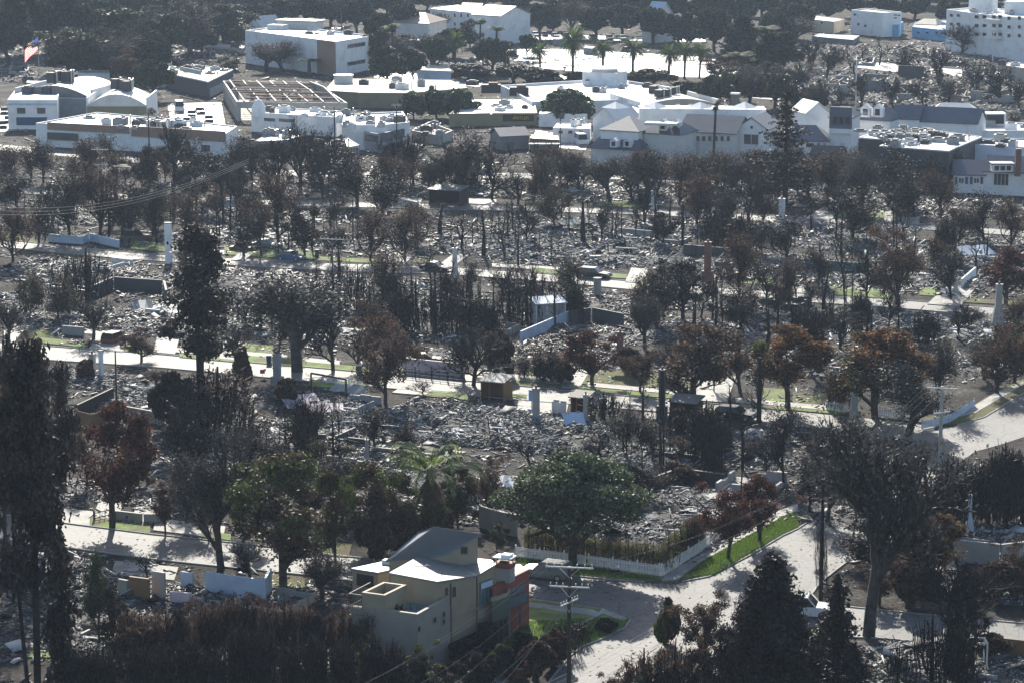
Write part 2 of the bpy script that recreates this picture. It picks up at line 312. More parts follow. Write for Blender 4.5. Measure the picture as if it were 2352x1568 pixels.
kerb([(1862, 1365), (1880, 1386), (1940, 1394), (2122, 1412), (2351, 1433)]); kerb([(2200, 978), (2263, 958), (2351, 904), (2440, 850)])
kerb([(1900, 1462), (2014, 1465), (2316, 1489), (2420, 1498)], side=-1)
_zp = [0]
def patch(name, pts, mat, z=0.09):
    _zp[0] = (_zp[0] + 1) % 7; zz = z + _zp[0] * 0.004
    P = [G(*p) for p in pts]; m = MB(); m.prism(P, 0.0, zz, mat); return tag(m.build(name), kind='structure')
def pp(name, mat, x0, y0, x1, y1, sl=0.09, sk=0, z=0.09):
    """slanted four-sided patch; sl = fall to the right, sk = top shifted to the right"""
    d = sl * (x1 - x0) / 2; return patch(name, [(x0, y1 - d), (x1, y1 + d), (x1 + sk, y0 + d), (x0 + sk, y0 - d)], mat, z)
L_, D_, K_ = 'lawn', 'dry_lawn', 'concrete'
# around street A and the corner
patch('lawn', [(1560, 1332), (1640, 1321), (1722, 1274), (1799, 1228), (1834, 1212), (1830, 1176), (1800, 1188), (1700, 1243), (1610, 1294)], L_, 0.12)
patch('pavement', [(1520, 1334), (1560, 1331), (1608, 1293), (1698, 1242), (1798, 1187), (1832, 1172), (1832, 1158), (1786, 1175), (1690, 1228), (1600, 1279), (1530, 1318)], K_, 0.10)
patch('lawn', [(1185, 1304), (1350, 1324), (1480, 1335), (1520, 1334), (1524, 1326), (1350, 1300), (1185, 1279)], L_, 0.12)
patch('lawn', [(1212, 1376), (1375, 1397), (1444, 1426), (1436, 1442), (1392, 1464), (1338, 1485), (1300, 1506), (1270, 1490), (1212, 1470)], L_, 0.10)
patch('garden_path', [(1212, 1386), (1360, 1402), (1378, 1410), (1370, 1417), (1212, 1396)], K_, 0.14)
patch('garden_path', [(1370, 1415), (1384, 1400), (1440, 1424), (1432, 1430), (1384, 1412), (1330, 1442), (1316, 1438)], K_, 0.17)
patch('pavement', [(1080, 1600), (1130, 1562), (1262, 1478), (1290, 1470), (1284, 1490), (1160, 1570), (1130, 1604)], K_, 0.15)
pp('driveway', K_, 206, 1128, 262, 1200, .1, 36); pp('driveway', K_, 140, 1172, 206, 1204, .1, 8); pp('pavement', K_, 352, 1200, 512, 1228, .12, 6); pp('driveway', K_, 300, 1150, 350, 1200, .1, 20, .13)
pp('lawn', L_, 206, 1196, 345, 1216, .12); pp('lawn', L_, 462, 1224, 530, 1238, .12); pp('pavement', K_, 255, 1296, 400, 1326, .1, 10); pp('lawn', D_, 610, 1322, 700, 1352, .1)
pp('lawn', L_, 60, 1466, 310, 1512, .02); pp('driveway', K_, 186, 1415, 262, 1476, .05, 14, .12); pp('lawn', D_, 700, 1246, 800, 1276, .1, 10)
pp('driveway', K_, 660, 1232, 700, 1262, .1, 16, .13)
# around street C
pp('lawn', L_, 78, 781, 195, 793, .1); pp('driveway', K_, 205, 768, 282, 806, .1, 18); pp('driveway', K_, 184, 752, 236, 768, .05, 40); pp('lawn', L_, 286, 795, 330, 808, .1)
pp('driveway', K_, 352, 775, 402, 812, .1, 10); pp('pavement', K_, 400, 806, 545, 816, .09); pp('lawn', L_, 412, 818, 540, 827, .09); pp('driveway', K_, 500, 786, 548, 826, .1, 18)
pp('lawn', L_, 548, 792, 628, 812, .06); pp('pavement', K_, 548, 812, 660, 822, .09); pp('lawn', L_, 548, 822, 700, 838, .09); pp('pavement', K_, 700, 826, 780, 838, .09)
pp('lawn', L_, 700, 838, 850, 850, .09); pp('lawn', D_, 880, 850, 925, 860, .09); pp('driveway', 'asphalt', 915, 850, 1085, 868, .09, 0, .05)
pp('lawn', L_, 710, 876, 840, 892, .07); pp('lawn', L_, 968, 899, 1075, 914, .09); pp('pavement', K_, 900, 894, 975, 906, .09, 20, .13); pp('lawn', L_, 1175, 906, 1210, 914, .08)
pp('lawn', L_, 1190, 838, 1226, 868, .05); pp('pavement', K_, 1090, 862, 1300, 876, .09); pp('lawn', D_, 1100, 876, 1290, 886, .09, 0, .12); pp('driveway', K_, 1282, 845, 1330, 892, .09, 28, .13)
pp('lawn', D_, 1335, 852, 1590, 888, .05); pp('pavement', K_, 1350, 890, 1600, 899, .09); pp('lawn', L_, 1310, 899, 1600, 908, .085)
pp('driveway', K_, 1186, 905, 1300, 948, .08, 10, .05); pp('driveway', K_, 1590, 862, 1670, 922, .08, 20); pp('lawn', L_, 1752, 893, 1810, 922, .06); pp('lawn', D_, 1820, 903, 1900, 930, .06)
pp('pavement', K_, 1690, 924, 1905, 934, .09, 0, .13); pp('lawn', L_, 1700, 932, 1960, 943, .09); pp('lawn', D_, 1560, 940, 1660, 956, .09); pp('driveway', K_, 1480, 950, 1560, 965, .09)
patch('lawn', [(2040, 962), (2140, 974), (2200, 976), (2263, 956), (2351, 902), (2430, 850), (2430, 828), (2351, 872), (2280, 905), (2230, 935), (2150, 958), (2040, 950)], D_, .12)
patch('pavement', [(2180, 965), (2240, 950), (2300, 915), (2351, 885), (2351, 878), (2290, 902), (2230, 938), (2170, 958)], K_, .15)
patch('driveway', [(10, 782), (30, 790), (52, 762), (95, 744), (92, 736), (30, 745), (8, 760)], K_, .10); pp('lawn', D_, 60, 756, 120, 780, .05)
# around street E
pp('lawn', L_, 300, 557, 382, 576, .08); pp('lawn', L_, 515, 571, 725, 592, .06); pp('driveway', K_, 530, 584, 560, 600, .06, 20, .13); pp('pavement', K_, 380, 572, 515, 582, .06)
pp('lawn', L_, 730, 594, 860, 603, .05); pp('driveway', K_, 862, 582, 900, 612, .06, 40); pp('driveway', K_, 905, 584, 925, 610, .06, 30); pp('lawn', D_, 950, 596, 1000, 606, .06)
pp('driveway', K_, 1004, 580, 1040, 614, .06, 44); pp('lawn', L_, 1220, 624, 1440, 634, .07); pp('driveway', K_, 1436, 618, 1476, 650, .07, 14); pp('lawn', L_, 1478, 640, 1530, 648, .07); pp('pavement', K_, 1130, 612, 1330, 620, .06)
pp('lawn', L_, 1690, 634, 1775, 654, .06); pp('driveway', K_, 1788, 655, 1860, 674, .06, 10); pp('lawn', L_, 1905, 664, 2055, 682, .07); pp('lawn', L_, 2112, 660, 2148, 680, .06)
patch('driveway', [(2130, 700), (2205, 706), (2240, 664), (2180, 652)], K_, .12); pp('lawn', D_, 2215, 690, 2352, 700, .06); pp('lawn', D_, 0, 540, 80, 556, .08)
# around street F and further
pp('lawn', L_, 1372, 461, 1486, 477, .04); pp('lawn', L_, 905, 449, 942, 460, .03); pp('driveway', K_, 912, 456, 965, 470, .05, 6); pp('pavement', K_, 1050, 458, 1140, 470, .04)
pp('lawn', L_, 1905, 487, 2032, 500, .03); pp('driveway', K_, 1848, 480, 1905, 506, .05, 40); pp('driveway', K_, 2034, 484, 2060, 512, .05, -14); pp('driveway', K_, 2070, 500, 2112, 516, .05)
patch('car_park', [(470, 486), (480, 462), (582, 446), (584, 462), (540, 480)], 'lot', .05)
patch('car_park', [(1095, 112), (1300, 114), (1560, 128), (1720, 140), (1725, 180), (1450, 176), (1250, 158), (1090, 138)], 'lot', .03)
patch('car_park', [(1180, 78), (1620, 90), (1620, 97), (1180, 90)], 'lot', .03); patch('car_park', [(856, 152), (1000, 178), (1110, 190), (1100, 200), (860, 180)], 'lot', .03)
patch('car_park', [(385, 240), (508, 236), (520, 305), (400, 320)], 'lot', .03); patch('car_park', [(-20, 250), (40, 250), (40, 300), (-20, 305)], 'lot', .03)
patch('car_park', [(1970, 140), (2190, 160), (2352, 168), (2352, 178), (2160, 178), (1970, 156)], 'lot', .03); patch('car_park', [(1230, 300), (1360, 318), (1345, 345), (1220, 335)], 'lot', .03)
patch('road', [(860, 118), (1090, 152), (1500, 196), (1900, 230), (1900, 240), (1500, 206), (1080, 160), (856, 124)], 'lot', .02)
patch('road', [(-30, 330), (700, 395), (1400, 400), (2400, 440), (2400, 452), (1400, 412), (700, 408), (-30, 344)], 'asphalt', .02)
# ------------------------------------------------------------------ rubble of the burnt houses
def lumps(x, y):
    return np.sin(x * .31 + 1.3 * np.sin(y * .17)) * np.cos(y * .27 + 1.7 * np.sin(x * .13 + 2)) + .6 * np.sin(x * .83 + y * .5) * np.cos(y * .71 - x * .4)
def rubble(lots, seed, tone, label):
    """heaps of ash, tiles and broken boards: lots = (x, y, width m, depth m, pieces per m2, height)"""
    rg = np.random.default_rng(seed); blocks = []; ca, sa = math.cos(GRID), math.sin(GRID)
    def field(X, Y, w, d, hh, ph):
        e = np.clip(np.minimum(w / 2 - np.abs(X), d / 2 - np.abs(Y)) / 2.0, 0, 1)
        z = 0.5 + 0.25 * np.sin(X * .9 + ph) * np.cos(Y * .8 - ph) + 0.25 * np.sin(X * 2.3 - ph * 2) * np.sin(Y * 1.9 + ph * 3)
        return hh * e * z + 0.03 * e
    for k, (px, py, w, d, dens, hh) in enumerate(lots):
        g = G(px, py); ph = k * 1.7 + seed; nx, ny = int(w / .8) + 2, int(d / .8) + 2
        X, Y = np.meshgrid(np.linspace(-w / 2, w / 2, nx), np.linspace(-d / 2, d / 2, ny), indexing='ij')
        Z = field(X, Y, w, d, hh, ph) * rg.uniform(.6, 1.4, X.shape)
        P = np.stack([g.x + X * ca - Y * sa, g.y + X * sa + Y * ca, Z + .005], -1).reshape(-1, 3)
        i, j = np.meshgrid(np.arange(nx - 1), np.arange(ny - 1), indexing='ij'); b = (i * ny + j).ravel()
        blocks.append((P, np.stack([b, b + ny, b + ny + 1, b + 1], 1), 1))
        n = int(w * d * dens * (3.6 if g.y < 500 else 1)); X, Y = rg.uniform(-w / 2, w / 2, n) * 1.08, rg.uniform(-d / 2, d / 2, n) * 1.08
        z = field(X, Y, w, d, hh, ph) + rg.uniform(0.02, .35, n) * hh
        wx, wy = g.x + X * ca - Y * sa, g.y + X * sa + Y * ca; kp = lumps(wx, wy) + rg.normal(size=n) * .45 > -.5; wx, wy, z = wx[kp], wy[kp], z[kp]; n = len(wx)
        C = np.stack([wx, wy, z], -1); far = g.y / 300
        s = rg.gamma(1.3, .085, n) * max(1, far) + .05; s = np.minimum(s, 1.3); thin = rg.random(n) < .3
        sx, sy = np.where(thin, s * 3.2, s), np.where(thin, s * .28, s * rg.uniform(.4, 1, n))
        v, q = slabs(C, sx, sy, np.minimum(s * .3, .12), rg, .32); blocks.append((v, q, 0))
        nb = int(w * d * .10); X, Y = rg.uniform(-w / 2, w / 2, nb), rg.uniform(-d / 2, d / 2, nb); C = np.stack([g.x + X * ca - Y * sa, g.y + X * sa + Y * ca, field(X, Y, w, d, hh, ph) + .25], -1)
        L = rg.uniform(.8, 3.2, nb); sh = rg.random(nb) < .35; blocks.append((*slabs(C, np.where(sh, L * .6, L), np.where(sh, L * .45, .12), np.full(nb, .08), rg, .4), 2)); k3 = int(w * d * .006)
        if k3: C = C[:k3] + [0, 0, .15]; blocks.append((*slabs(C, np.full(k3, .7), np.full(k3, .6), np.full(k3, .5), rg, .25), 0))
    v, q, m = cat(blocks); o = link('rubble', npmesh('rubble', v, q, [tone, 'ash', 'rub_big'], m)); tag(o, label, 'rubble', kind='stuff'); return o
rubble([(1060, 965, 19, 13, 9, .9), (1200, 1000, 20, 14, 9, .9), (940, 990, 12, 10, 7, .5), (1330, 985, 9, 9, 8, .6)], 1, 'rub_cool', 'blue grey heaps of tiles and ash in the middle of the picture below the street')
rubble([(700, 925, 13, 9, 7, .7), (780, 960, 10, 9, 7, .6), (250, 880, 14, 8, 7, .6), (330, 930, 12, 10, 7, .6), (180, 860, 8, 6, 6, .5), (420, 905, 8, 8, 7, .5)], 2, 'rub_cool', 'ash and broken slabs round the grey chimney left of the middle')
rubble([(850, 1040, 14, 12, 6, .4), (700, 1010, 12, 12, 5, .4), (600, 1090, 14, 14, 5, .4), (460, 1070, 12, 12, 5, .4), (560, 980, 10, 10, 5, .4)], 3, 'rub_grey', 'grey litter of burnt yards behind the scorched trees')
rubble([(330, 1140, 9, 7, 8, .5), (430, 1165, 8, 6, 8, .5), (1150, 1130, 8, 12, 7, .5), (1110, 1190, 8, 6, 8, .6), (880, 1100, 10, 8, 5, .4), (100, 1120, 16, 10, 5, .4), (720, 1150, 10, 8, 5, .4)], 4, 'rub_grey', 'pale debris strewn along the gardens of the near street')
rubble([(1540, 1215, 13, 12, 6, .5), (1620, 1150, 10, 8, 6, .4), (1500, 1050, 12, 9, 5, .4), (1420, 1040, 9, 9, 6, .5), (1660, 1010, 13, 8, 7, .5), (1760, 1060, 10, 7, 5, .4), (1850, 1010, 10, 7, 5, .4)], 5, 'rub_cool', 'ash and rafters behind the picket fence and the green tree')
rubble([(300, 740, 26, 15, 8, .5), (150, 730, 14, 10, 6, .4), (430, 745, 10, 12, 7, .5), (180, 790, 4, 3, 6, .3), (50, 700, 14, 12, 5, .4)], 6, 'rub_grey', 'wide field of grey debris beyond the driveway with the red burnt car')
rubble([(1290, 800, 13, 14, 9, .6), (1330, 760, 12, 8, 9, .5), (1180, 830, 8, 6, 7, .4)], 7, 'rub_warm', 'pale broken tiles heaped beside the long white garden wall')
rubble([(1000, 760, 14, 14, 7, .5), (1080, 720, 12, 12, 6, .4), (900, 720, 12, 12, 5, .4), (620, 750, 14, 12, 5, .4), (730, 770, 12, 9, 6, .4), (980, 810, 10, 6, 7, .3), (1420, 700, 12, 10, 7, .5), (1450, 770, 10, 12, 5, .4), (560, 690, 16, 14, 5, .4)], 8, 'rub_grey', 'mottled debris between the two middle streets')
rubble([(1640, 760, 14, 14, 5, .4), (1850, 740, 16, 12, 6, .4), (1980, 770, 14, 10, 6, .5), (2180, 760, 18, 12, 7, .5), (2290, 740, 12, 10, 7, .5), (1700, 700, 12, 12, 5, .4), (2050, 730, 14, 10, 5, .4), (1880, 850, 12, 10, 6, .4), (1720, 820, 12, 12, 5, .4), (1460, 840, 10, 8, 5, .4), (2200, 840, 14, 12, 5, .4)], 9, 'rub_cool', 'debris of burnt lots behind the orange and brown trees')
rubble([(1200, 570, 22, 16, 6, .6), (1330, 590, 20, 14, 7, .6), (1430, 560, 16, 14, 6, .5), (1080, 575, 12, 10, 6, .5), (1420, 520, 18, 16, 5, .5), (1250, 530, 16, 14, 5, .4), (1500, 600, 10, 8, 5, .4)], 10, 'rub_cool', 'blue grey wreckage beyond the black car')
rubble([(1920, 620, 20, 14, 7, .6), (2030, 640, 14, 10, 6, .5), (1990, 560, 18, 16, 5, .4), (2230, 600, 18, 14, 7, .6), (2180, 650, 12, 10, 6, .5), (2300, 560, 12, 12, 5, .4), (1760, 600, 18, 14, 5, .4), (1640, 620, 12, 12, 5, .4), (1950, 530, 20, 12, 6, .5)], 11, 'rub_cool', 'wreckage on the burnt lots round the dark brown trees at right')
rubble([(700, 560, 18, 14, 5, .4), (850, 560, 18, 14, 5, .4), (960, 550, 14, 12, 5, .4), (500, 540, 14, 14, 4, .4), (160, 620, 20, 12, 5, .4), (300, 640, 20, 12, 5, .5), (560, 640, 18, 12, 5, .4), (720, 650, 18, 12, 5, .4), (860, 660, 18, 14, 5, .4), (180, 500, 18, 14, 4, .4)], 12, 'rub_grey', 'debris scattered under the dark trees left of the middle')
rubble([(1050, 430, 30, 20, 4, .6), (1250, 440, 30, 20, 4, .5), (1500, 450, 30, 16, 4, .5), (1700, 450, 30, 20, 4, .5), (1900, 450, 30, 20, 4, .6), (2100, 470, 30, 20, 4, .6), (850, 430, 30, 20, 3, .5), (600, 500, 24, 16, 4, .4), (1650, 530, 24, 16, 4, .5), (1800, 530, 20, 14, 4, .5), (2200, 480, 24, 16, 4, .6)], 13, 'rub_grey', 'grey wreckage in front of the row of shops')
rubble([(2220, 1235, 12, 8, 6, .4), (2050, 1535, 16, 9, 7, .4), (2200, 1530, 14, 9, 7, .4), (1900, 1560, 12, 8, 6, .4), (2320, 1560, 12, 7, 8, .5), (2270, 1360, 12, 6, 5, .4), (2000, 1180, 14, 12, 5, .4), (2100, 1270, 10, 10, 5, .4)], 14, 'rub_cool', 'pale ash and rubbish at the lower right')
rubble([(120, 1390, 22, 10, 5, .4), (260, 1370, 14, 8, 6, .5), (430, 1385, 16, 8, 6, .5), (560, 1390, 10, 7, 5, .4), (180, 1470, 16, 9, 5, .4), (400, 1480, 20, 12, 4, .3), (620, 1500, 18, 12, 4, .3), (60, 1300, 10, 8, 4, .3), (800, 1540, 12, 8, 4, .3)], 15, 'rub_dark', 'dark wet looking debris at the lower left')
rubble([(200, 130, 60, 60, 1.2, 1.0), (380, 110, 60, 50, 1.2, 1.0), (2000, 200, 60, 60, 1.5, 1.5), (2150, 230, 60, 50, 1.5, 1.5), (1850, 210, 50, 40, 1.5, 1.2), (2250, 210, 50, 40, 1.5, 1.2), (2050, 130, 70, 40, 1.2, 1.2), (960, 150, 60, 40, 1, .8), (250, 190, 60, 20, 1.3, 1)], 16, 'rub_grey', 'distant wreckage among the far trees')
# loose litter over all the open ground
def scatter(n, y0, y1, seed):
    rg = np.random.default_rng(seed); ys = rg.uniform(y0, y1, n); xs = rg.uniform(-40, 2400, n); C = np.array([tuple(G(x, y)) for x, y in zip(xs, ys)])
    keep = np.ones(n, bool)
    for far, near in ((A_F, A_N), (C_F, C_N), (E_F, E_N), (F_F, F_N)):
        f = np.interp(xs, [p[0] for p in far], [p[1] for p in far]); g = np.interp(xs, [p[0] for p in near], [p[1] for p in near])
        edge = (xs > far[-1][0] + 20); keep &= edge | (ys < f - 12) | (ys > g + 8)
    bx = np.interp(ys, [p[1] for p in BL[::-1]], [p[0] for p in BL[::-1]]); cx = np.interp(ys, [p[1] for p in BR[::-1]], [p[0] for p in BR[::-1]])
    keep &= ~((ys > 1010) & (xs > bx - 30) & (xs < cx + 10)) & ~((xs > 1850) & (ys > 1370) & (ys < 1495)) & ~((xs > 2100) & (ys < 1040) & (ys > 880))
    keep &= ~((xs > 1000) & (xs < 1450) & (ys > 1340))
    keep &= lumps(C[:, 0], C[:, 1]) + rg.normal(size=n) * .3 > -.05
    C = C[keep]; s = rg.gamma(2.0, .09, len(C)) + .05; s *= np.maximum(1, C[:, 1] / 320); C[:, 2] = s * .1 + .01
    thin = rg.random(len(C)) < .4
    return slabs(C, np.where(thin, s * 4, s), np.where(thin, s * .25, s * .8), np.minimum(s * .4, .15), rg, .25)
bl = [(*scatter(22000, 40, 430, 30), 0), (*scatter(60000, 420, 760, 31), 0), (*scatter(60000, 640, 1600, 32), 0)]
v, q, m = cat(bl); tag(link('debris', npmesh('debris', v, q, ['rub_grey'], m)), 'small burnt litter lying over the open ground between the houses', 'debris', kind='stuff')
# ================================================================== VEGETATION
def perp(d, rg):
    v = rg.normal(size=3); v -= d * v.dot(d); return v / (np.linalg.norm(v) + 1e-9)
def grow(rg, h, levels, ang, nchild, shrink, trunk, r0, up=0.15, jit=0.18, lean=0.0, start=0.45, outward=0.0):
    """recursive limbs. returns heavy segments, fine segments, tips"""
    heavy, fine, tips = [], [], []
    def rec(p, d, L, r, lv):
        n = 3 if lv < 2 else 2; pts = [p]; jj = jit * (.25 if lv == 0 else 1)
        for i in range(n):
            d = d + rg.normal(size=3) * jj; d[2] += up * .3; d /= np.linalg.norm(d); q = pts[-1] + d * L / n
            r1 = r * (1 - .22 / n * (i + 1)); (heavy if lv < 2 else fine).append((*pts[-1], *q, r * (1 - .22 / n * i), r1)); pts.append(q)
        if lv >= levels: tips.append(pts[-1]); return
        if lv >= levels - 1: tips.append(pts[1])
        k = nchild[min(lv, len(nchild) - 1)]
        for c in range(k):
            a = ang * rg.uniform(.6, 1.3); nd = d * math.cos(a) + perp(d, rg) * math.sin(a); nd[2] += up
            if outward: nd[:2] += p[:2] * 0; nd = nd / np.linalg.norm(nd)
            nd /= np.linalg.norm(nd); t = 1 if c < 2 else rg.uniform(start, 1)
            seg = min(n - 1, int(t * n)); o = pts[seg] + (pts[seg + 1] - pts[seg]) * (t * n - seg) if t < 1 else pts[-1]
            rec(o, nd, L * shrink * rg.uniform(.75, 1.2), r * .62 * rg.uniform(.8, 1.1), lv + 1)
    d = np.array([lean, rg.normal() * .05, 1.0]); d /= np.linalg.norm(d)
    rec(np.zeros(3), d, trunk, r0, 0); return heavy, fine, tips
PROTO = {}
def proto(kind, heavy, crown_blocks, bark, crown_mats):
    """store meshes normalised to height 1 and crown width 1"""
    if heavy is not None:
        tv, tq = tubes(heavy, 7)
    cv, cq, cm = cat(crown_blocks)
    allz = cv[:, 2].max(); w = (np.percentile(cv[:, 0], 99.3) - np.percentile(cv[:, 0], .7)); wy = (np.percentile(cv[:, 1], 99.3) - np.percentile(cv[:, 1], .7)); w = (w + wy) / 2
    zt = np.percentile(cv[:, 2], 99.7)
    PROTO.setdefault(kind, []).append((npmesh('trunk', tv, tq, [bark]) if heavy is not None else None, npmesh('crown', cv, cq, crown_mats, cm), w, zt))
def rmin(S, k):
    S = [list(s) for s in S]
    for s in S: s[6] = max(s[6], k); s[7] = max(s[7], k * .8)
    return S
def leafcloud(tips, per, spread, size, rg, aspect=1.5, flat=0):
    T = np.asarray(tips); C = np.repeat(T, per, 0) + rg.normal(size=(len(T) * per, 3)) * spread * [1, 1, .8]
    return flakes(C, size * rg.uniform(.6, 1.4, len(C)), rg, aspect, flat)
# bare crowns ------------------------------------------------
for sd in range(5):
    rg = np.random.default_rng(100 + sd); H, Fi, T = grow(rg, 8, 5, rg.uniform(.45, .65), [7, 5, 4, 4, 3], .65, rg.uniform(1.8, 3.0), .15, .2, start=.15, jit=.25)
    proto('bare', H, [(*tubes(rmin(Fi, .016), 3), 0)], 'bark' if sd % 2 else 'char', ['char'])
for sd in range(4):                                             # upright bare saplings
    rg = np.random.default_rng(140 + sd); H, Fi, T = grow(rg, 7, 4, .38, [5, 4, 3, 3], .6, 3.6, .12, .35, start=.3)
    proto('sapling', H, [(*tubes(rmin(Fi, .016), 3), 0)], 'char', ['char'])
for sd in range(3):                                             # fine grey twiggy crowns with a few small leaves
    rg = np.random.default_rng(160 + sd); H, Fi, T = grow(rg, 9, 5, .56, [6, 5, 5, 4, 3], .66, 2.6, .24, .16, start=.3)
    proto('grey', H, [(*tubes(rmin(Fi, .014), 3), 0), (*leafcloud(T, 2, .35, .075, rg), 1)], 'greybark', ['greybark', 'leaf_grey'])
def blobcloud(rg, blobs, n, size, mat_i=0, aspect=1.4, shell=.55):
    C = []
    wts = np.array([b[3] * b[4] * b[5] for b in blobs]) ** .7; wts /= wts.sum()
    for b, k in zip(blobs, (wts * n).astype(int)):
        u = rg.normal(size=(k, 3)); u /= np.linalg.norm(u, axis=1)[:, None]; r = rg.uniform(shell, 1.03, k) ** .8
        C.append(np.array(b[:3]) + u * r[:, None] * np.array(b[3:6]))
    C = np.concatenate(C); return (*flakes(C, size * rg.uniform(.6, 1.4, len(C)), rg, aspect), mat_i)
def blob_set(rg, nb, rx, rz, cz, lo=-.85, k=(.14, .32)):
    bl = []
    for i in range(nb):
        e = rg.uniform(lo, 1); rr = math.sqrt(max(0, 1 - e * e)) * rg.uniform(.35, .95); a = rg.uniform(0, 6.283); s = rx * rg.uniform(*k)
        bl.append((math.cos(a) * rr * rx, math.sin(a) * rr * rx, cz + e * rz * .8, s, s, s * rg.uniform(.6, .9)))
    th = rg.uniform(0, 6.28, 2); return [b for b in bl if not any(b[0] * math.cos(t) + b[1] * math.sin(t) > rx * .22 and rg.random() < .75 for t in th)] + [(rg.normal() * rx * .5, rg.normal() * rx * .5, cz + rz * rg.uniform(.2, .9), rx * .22, rx * .22, rx * .16) for _ in range(4)]
for kind, lm, n, size, sd0, nb in (('rust', 'leaf_brown', 4600, .11, 200, 34), ('red', 'leaf_red', 6500, .11, 210, 34), ('dark', 'leaf_char', 6000, .115, 220, 36), ('mix', 'leaf_mix', 7500, .11, 230, 36),
                                 ('orange', 'leaf_orange', 9000, .115, 240, 36), ('olive', 'leaf_olive', 5600, .115, 250, 32)):
    for sd in range(2 if kind in ('red', 'orange', 'olive') else 3):
        rg = np.random.default_rng(sd0 + sd); H, Fi, T = grow(rg, 8, 4, .66, [6, 5, 4, 4], .64, 2.2, .2, .12, start=.25); rx, rz, cz = rg.uniform(2.9, 3.4), rg.uniform(2.6, 3.2), 4.2
        T = np.asarray(T); keep = ((T[:, 0] / rx / 1.1) ** 2 + (T[:, 1] / rx / 1.1) ** 2 + ((T[:, 2] - cz) / rz / 1.1) ** 2) < 1
        Fi = [f for f in Fi if (f[3] / rx) ** 2 + (f[4] / rx) ** 2 + ((f[5] - cz) / rz) ** 2 < 1.25]
        proto(kind, H, [(*tubes(rmin(Fi, .018), 3), 0), (*leafcloud(T[keep], 3, .4, size, rg), 1), blobcloud(rg, blob_set(rg, nb, rx, rz, cz), n, size, 1, 1.5, .15)], 'bark', ['char', lm])
        if kind in ('rust', 'dark', 'mix'):                       # the same kind of tree burnt almost bare
            H, Fi, T = grow(rg, 8, 5, rg.uniform(.38, .6), [7, 5, 4, 3, 3], .62, rg.uniform(1.8, 3.2), .12, .22, start=.12, jit=.28)
            proto('thin' + kind, H, [(*tubes(rmin(Fi, .015), 3), 0), (*leafcloud(T, 2, .35, .08, rg), 1)], 'bark' if sd % 2 else 'char', ['char', lm])
for sd in range(4):                                             # slender burnt trunks with short stubs
    rg = np.random.default_rng(180 + sd); h = 6; S = [(0, 0, 0, .05, 0, 3, .12, .09), (.05, 0, 3, .1 * rg.normal(), .1, 6, .09, .03)]; Fi = []
    for k in range(26 if sd < 2 else 60):
        z = rg.uniform(1.2, 6); a = rg.uniform(0, 6.28); L = rg.uniform(.2, .9) * (1.1 - z / 8); e = (math.cos(a) * L, math.sin(a) * L, z + rg.uniform(.1, .6)); Fi.append((.05, 0, z, *e, .025, .012)); Fi.append((*e, e[0] * 1.3, e[1] * 1.3, e[2] + rg.uniform(.1, .5), .015, .01))
    proto('snag', S, [(*tubes(Fi, 3), 0)], 'char', ['char'])
def round_tree(kind, sd, leaf, n, size, rx, rz, cz, bark='bark', nb=34, flat_top=False):
    rg = np.random.default_rng(sd); bl = []
    for i in range(nb):
        a = rg.uniform(0, 2 * math.pi); e = rg.uniform(-.6, 1); rr = math.sqrt(max(0, 1 - e * e)) * rg.uniform(.5, .92)
        bl.append((math.cos(a) * rr * rx, math.sin(a) * rr * rx, cz + e * rz * .72, rx * rg.uniform(.2, .34), rx * rg.uniform(.2, .34), rz * rg.uniform(.2, .34)))
    bl.append((0, 0, cz, rx * .55, rx * .55, rz * .5))
    H, Fi, T = grow(rg, 6, 2, .7, [7, 4], .62, cz * .55, .3, .05)
    proto(kind, H + Fi, [blobcloud(rg, bl, n, size)], bark, [leaf])
round_tree('green', 300, 'leaf_green', 52000, .115, 4.4, 2.9, 4.9, nb=70); round_tree('green', 301, 'leaf_green', 9000, .26, 4, 3.2, 4.8)
round_tree('umbrella', 310, 'leaf_green', 9000, .34, 4.4, 4.4, 4.2)
for k in range(3): round_tree('forest', 320 + k, 'leaf_forest', 7000, .34, 4, 4.5, 5.4, nb=24)
for k in range(3): round_tree('bigolive', 330 + k, 'leaf_olive', 7000, .32, 4, 3.8, 5, nb=24)
for k in range(2): round_tree('bush', 340 + k, 'leaf_brown', 5000, .15, 1.5, 1.2, 1.0, nb=16)
for k in range(2): round_tree('darkbush', 345 + k, 'leaf_char', 5000, .15, 1.5, 1.3, 1.1, nb=16)
for k in range(1): round_tree('greenbush', 350 + k, 'leaf_mix', 5000, .14, 1.5, 1.2, 1.0, nb=16)
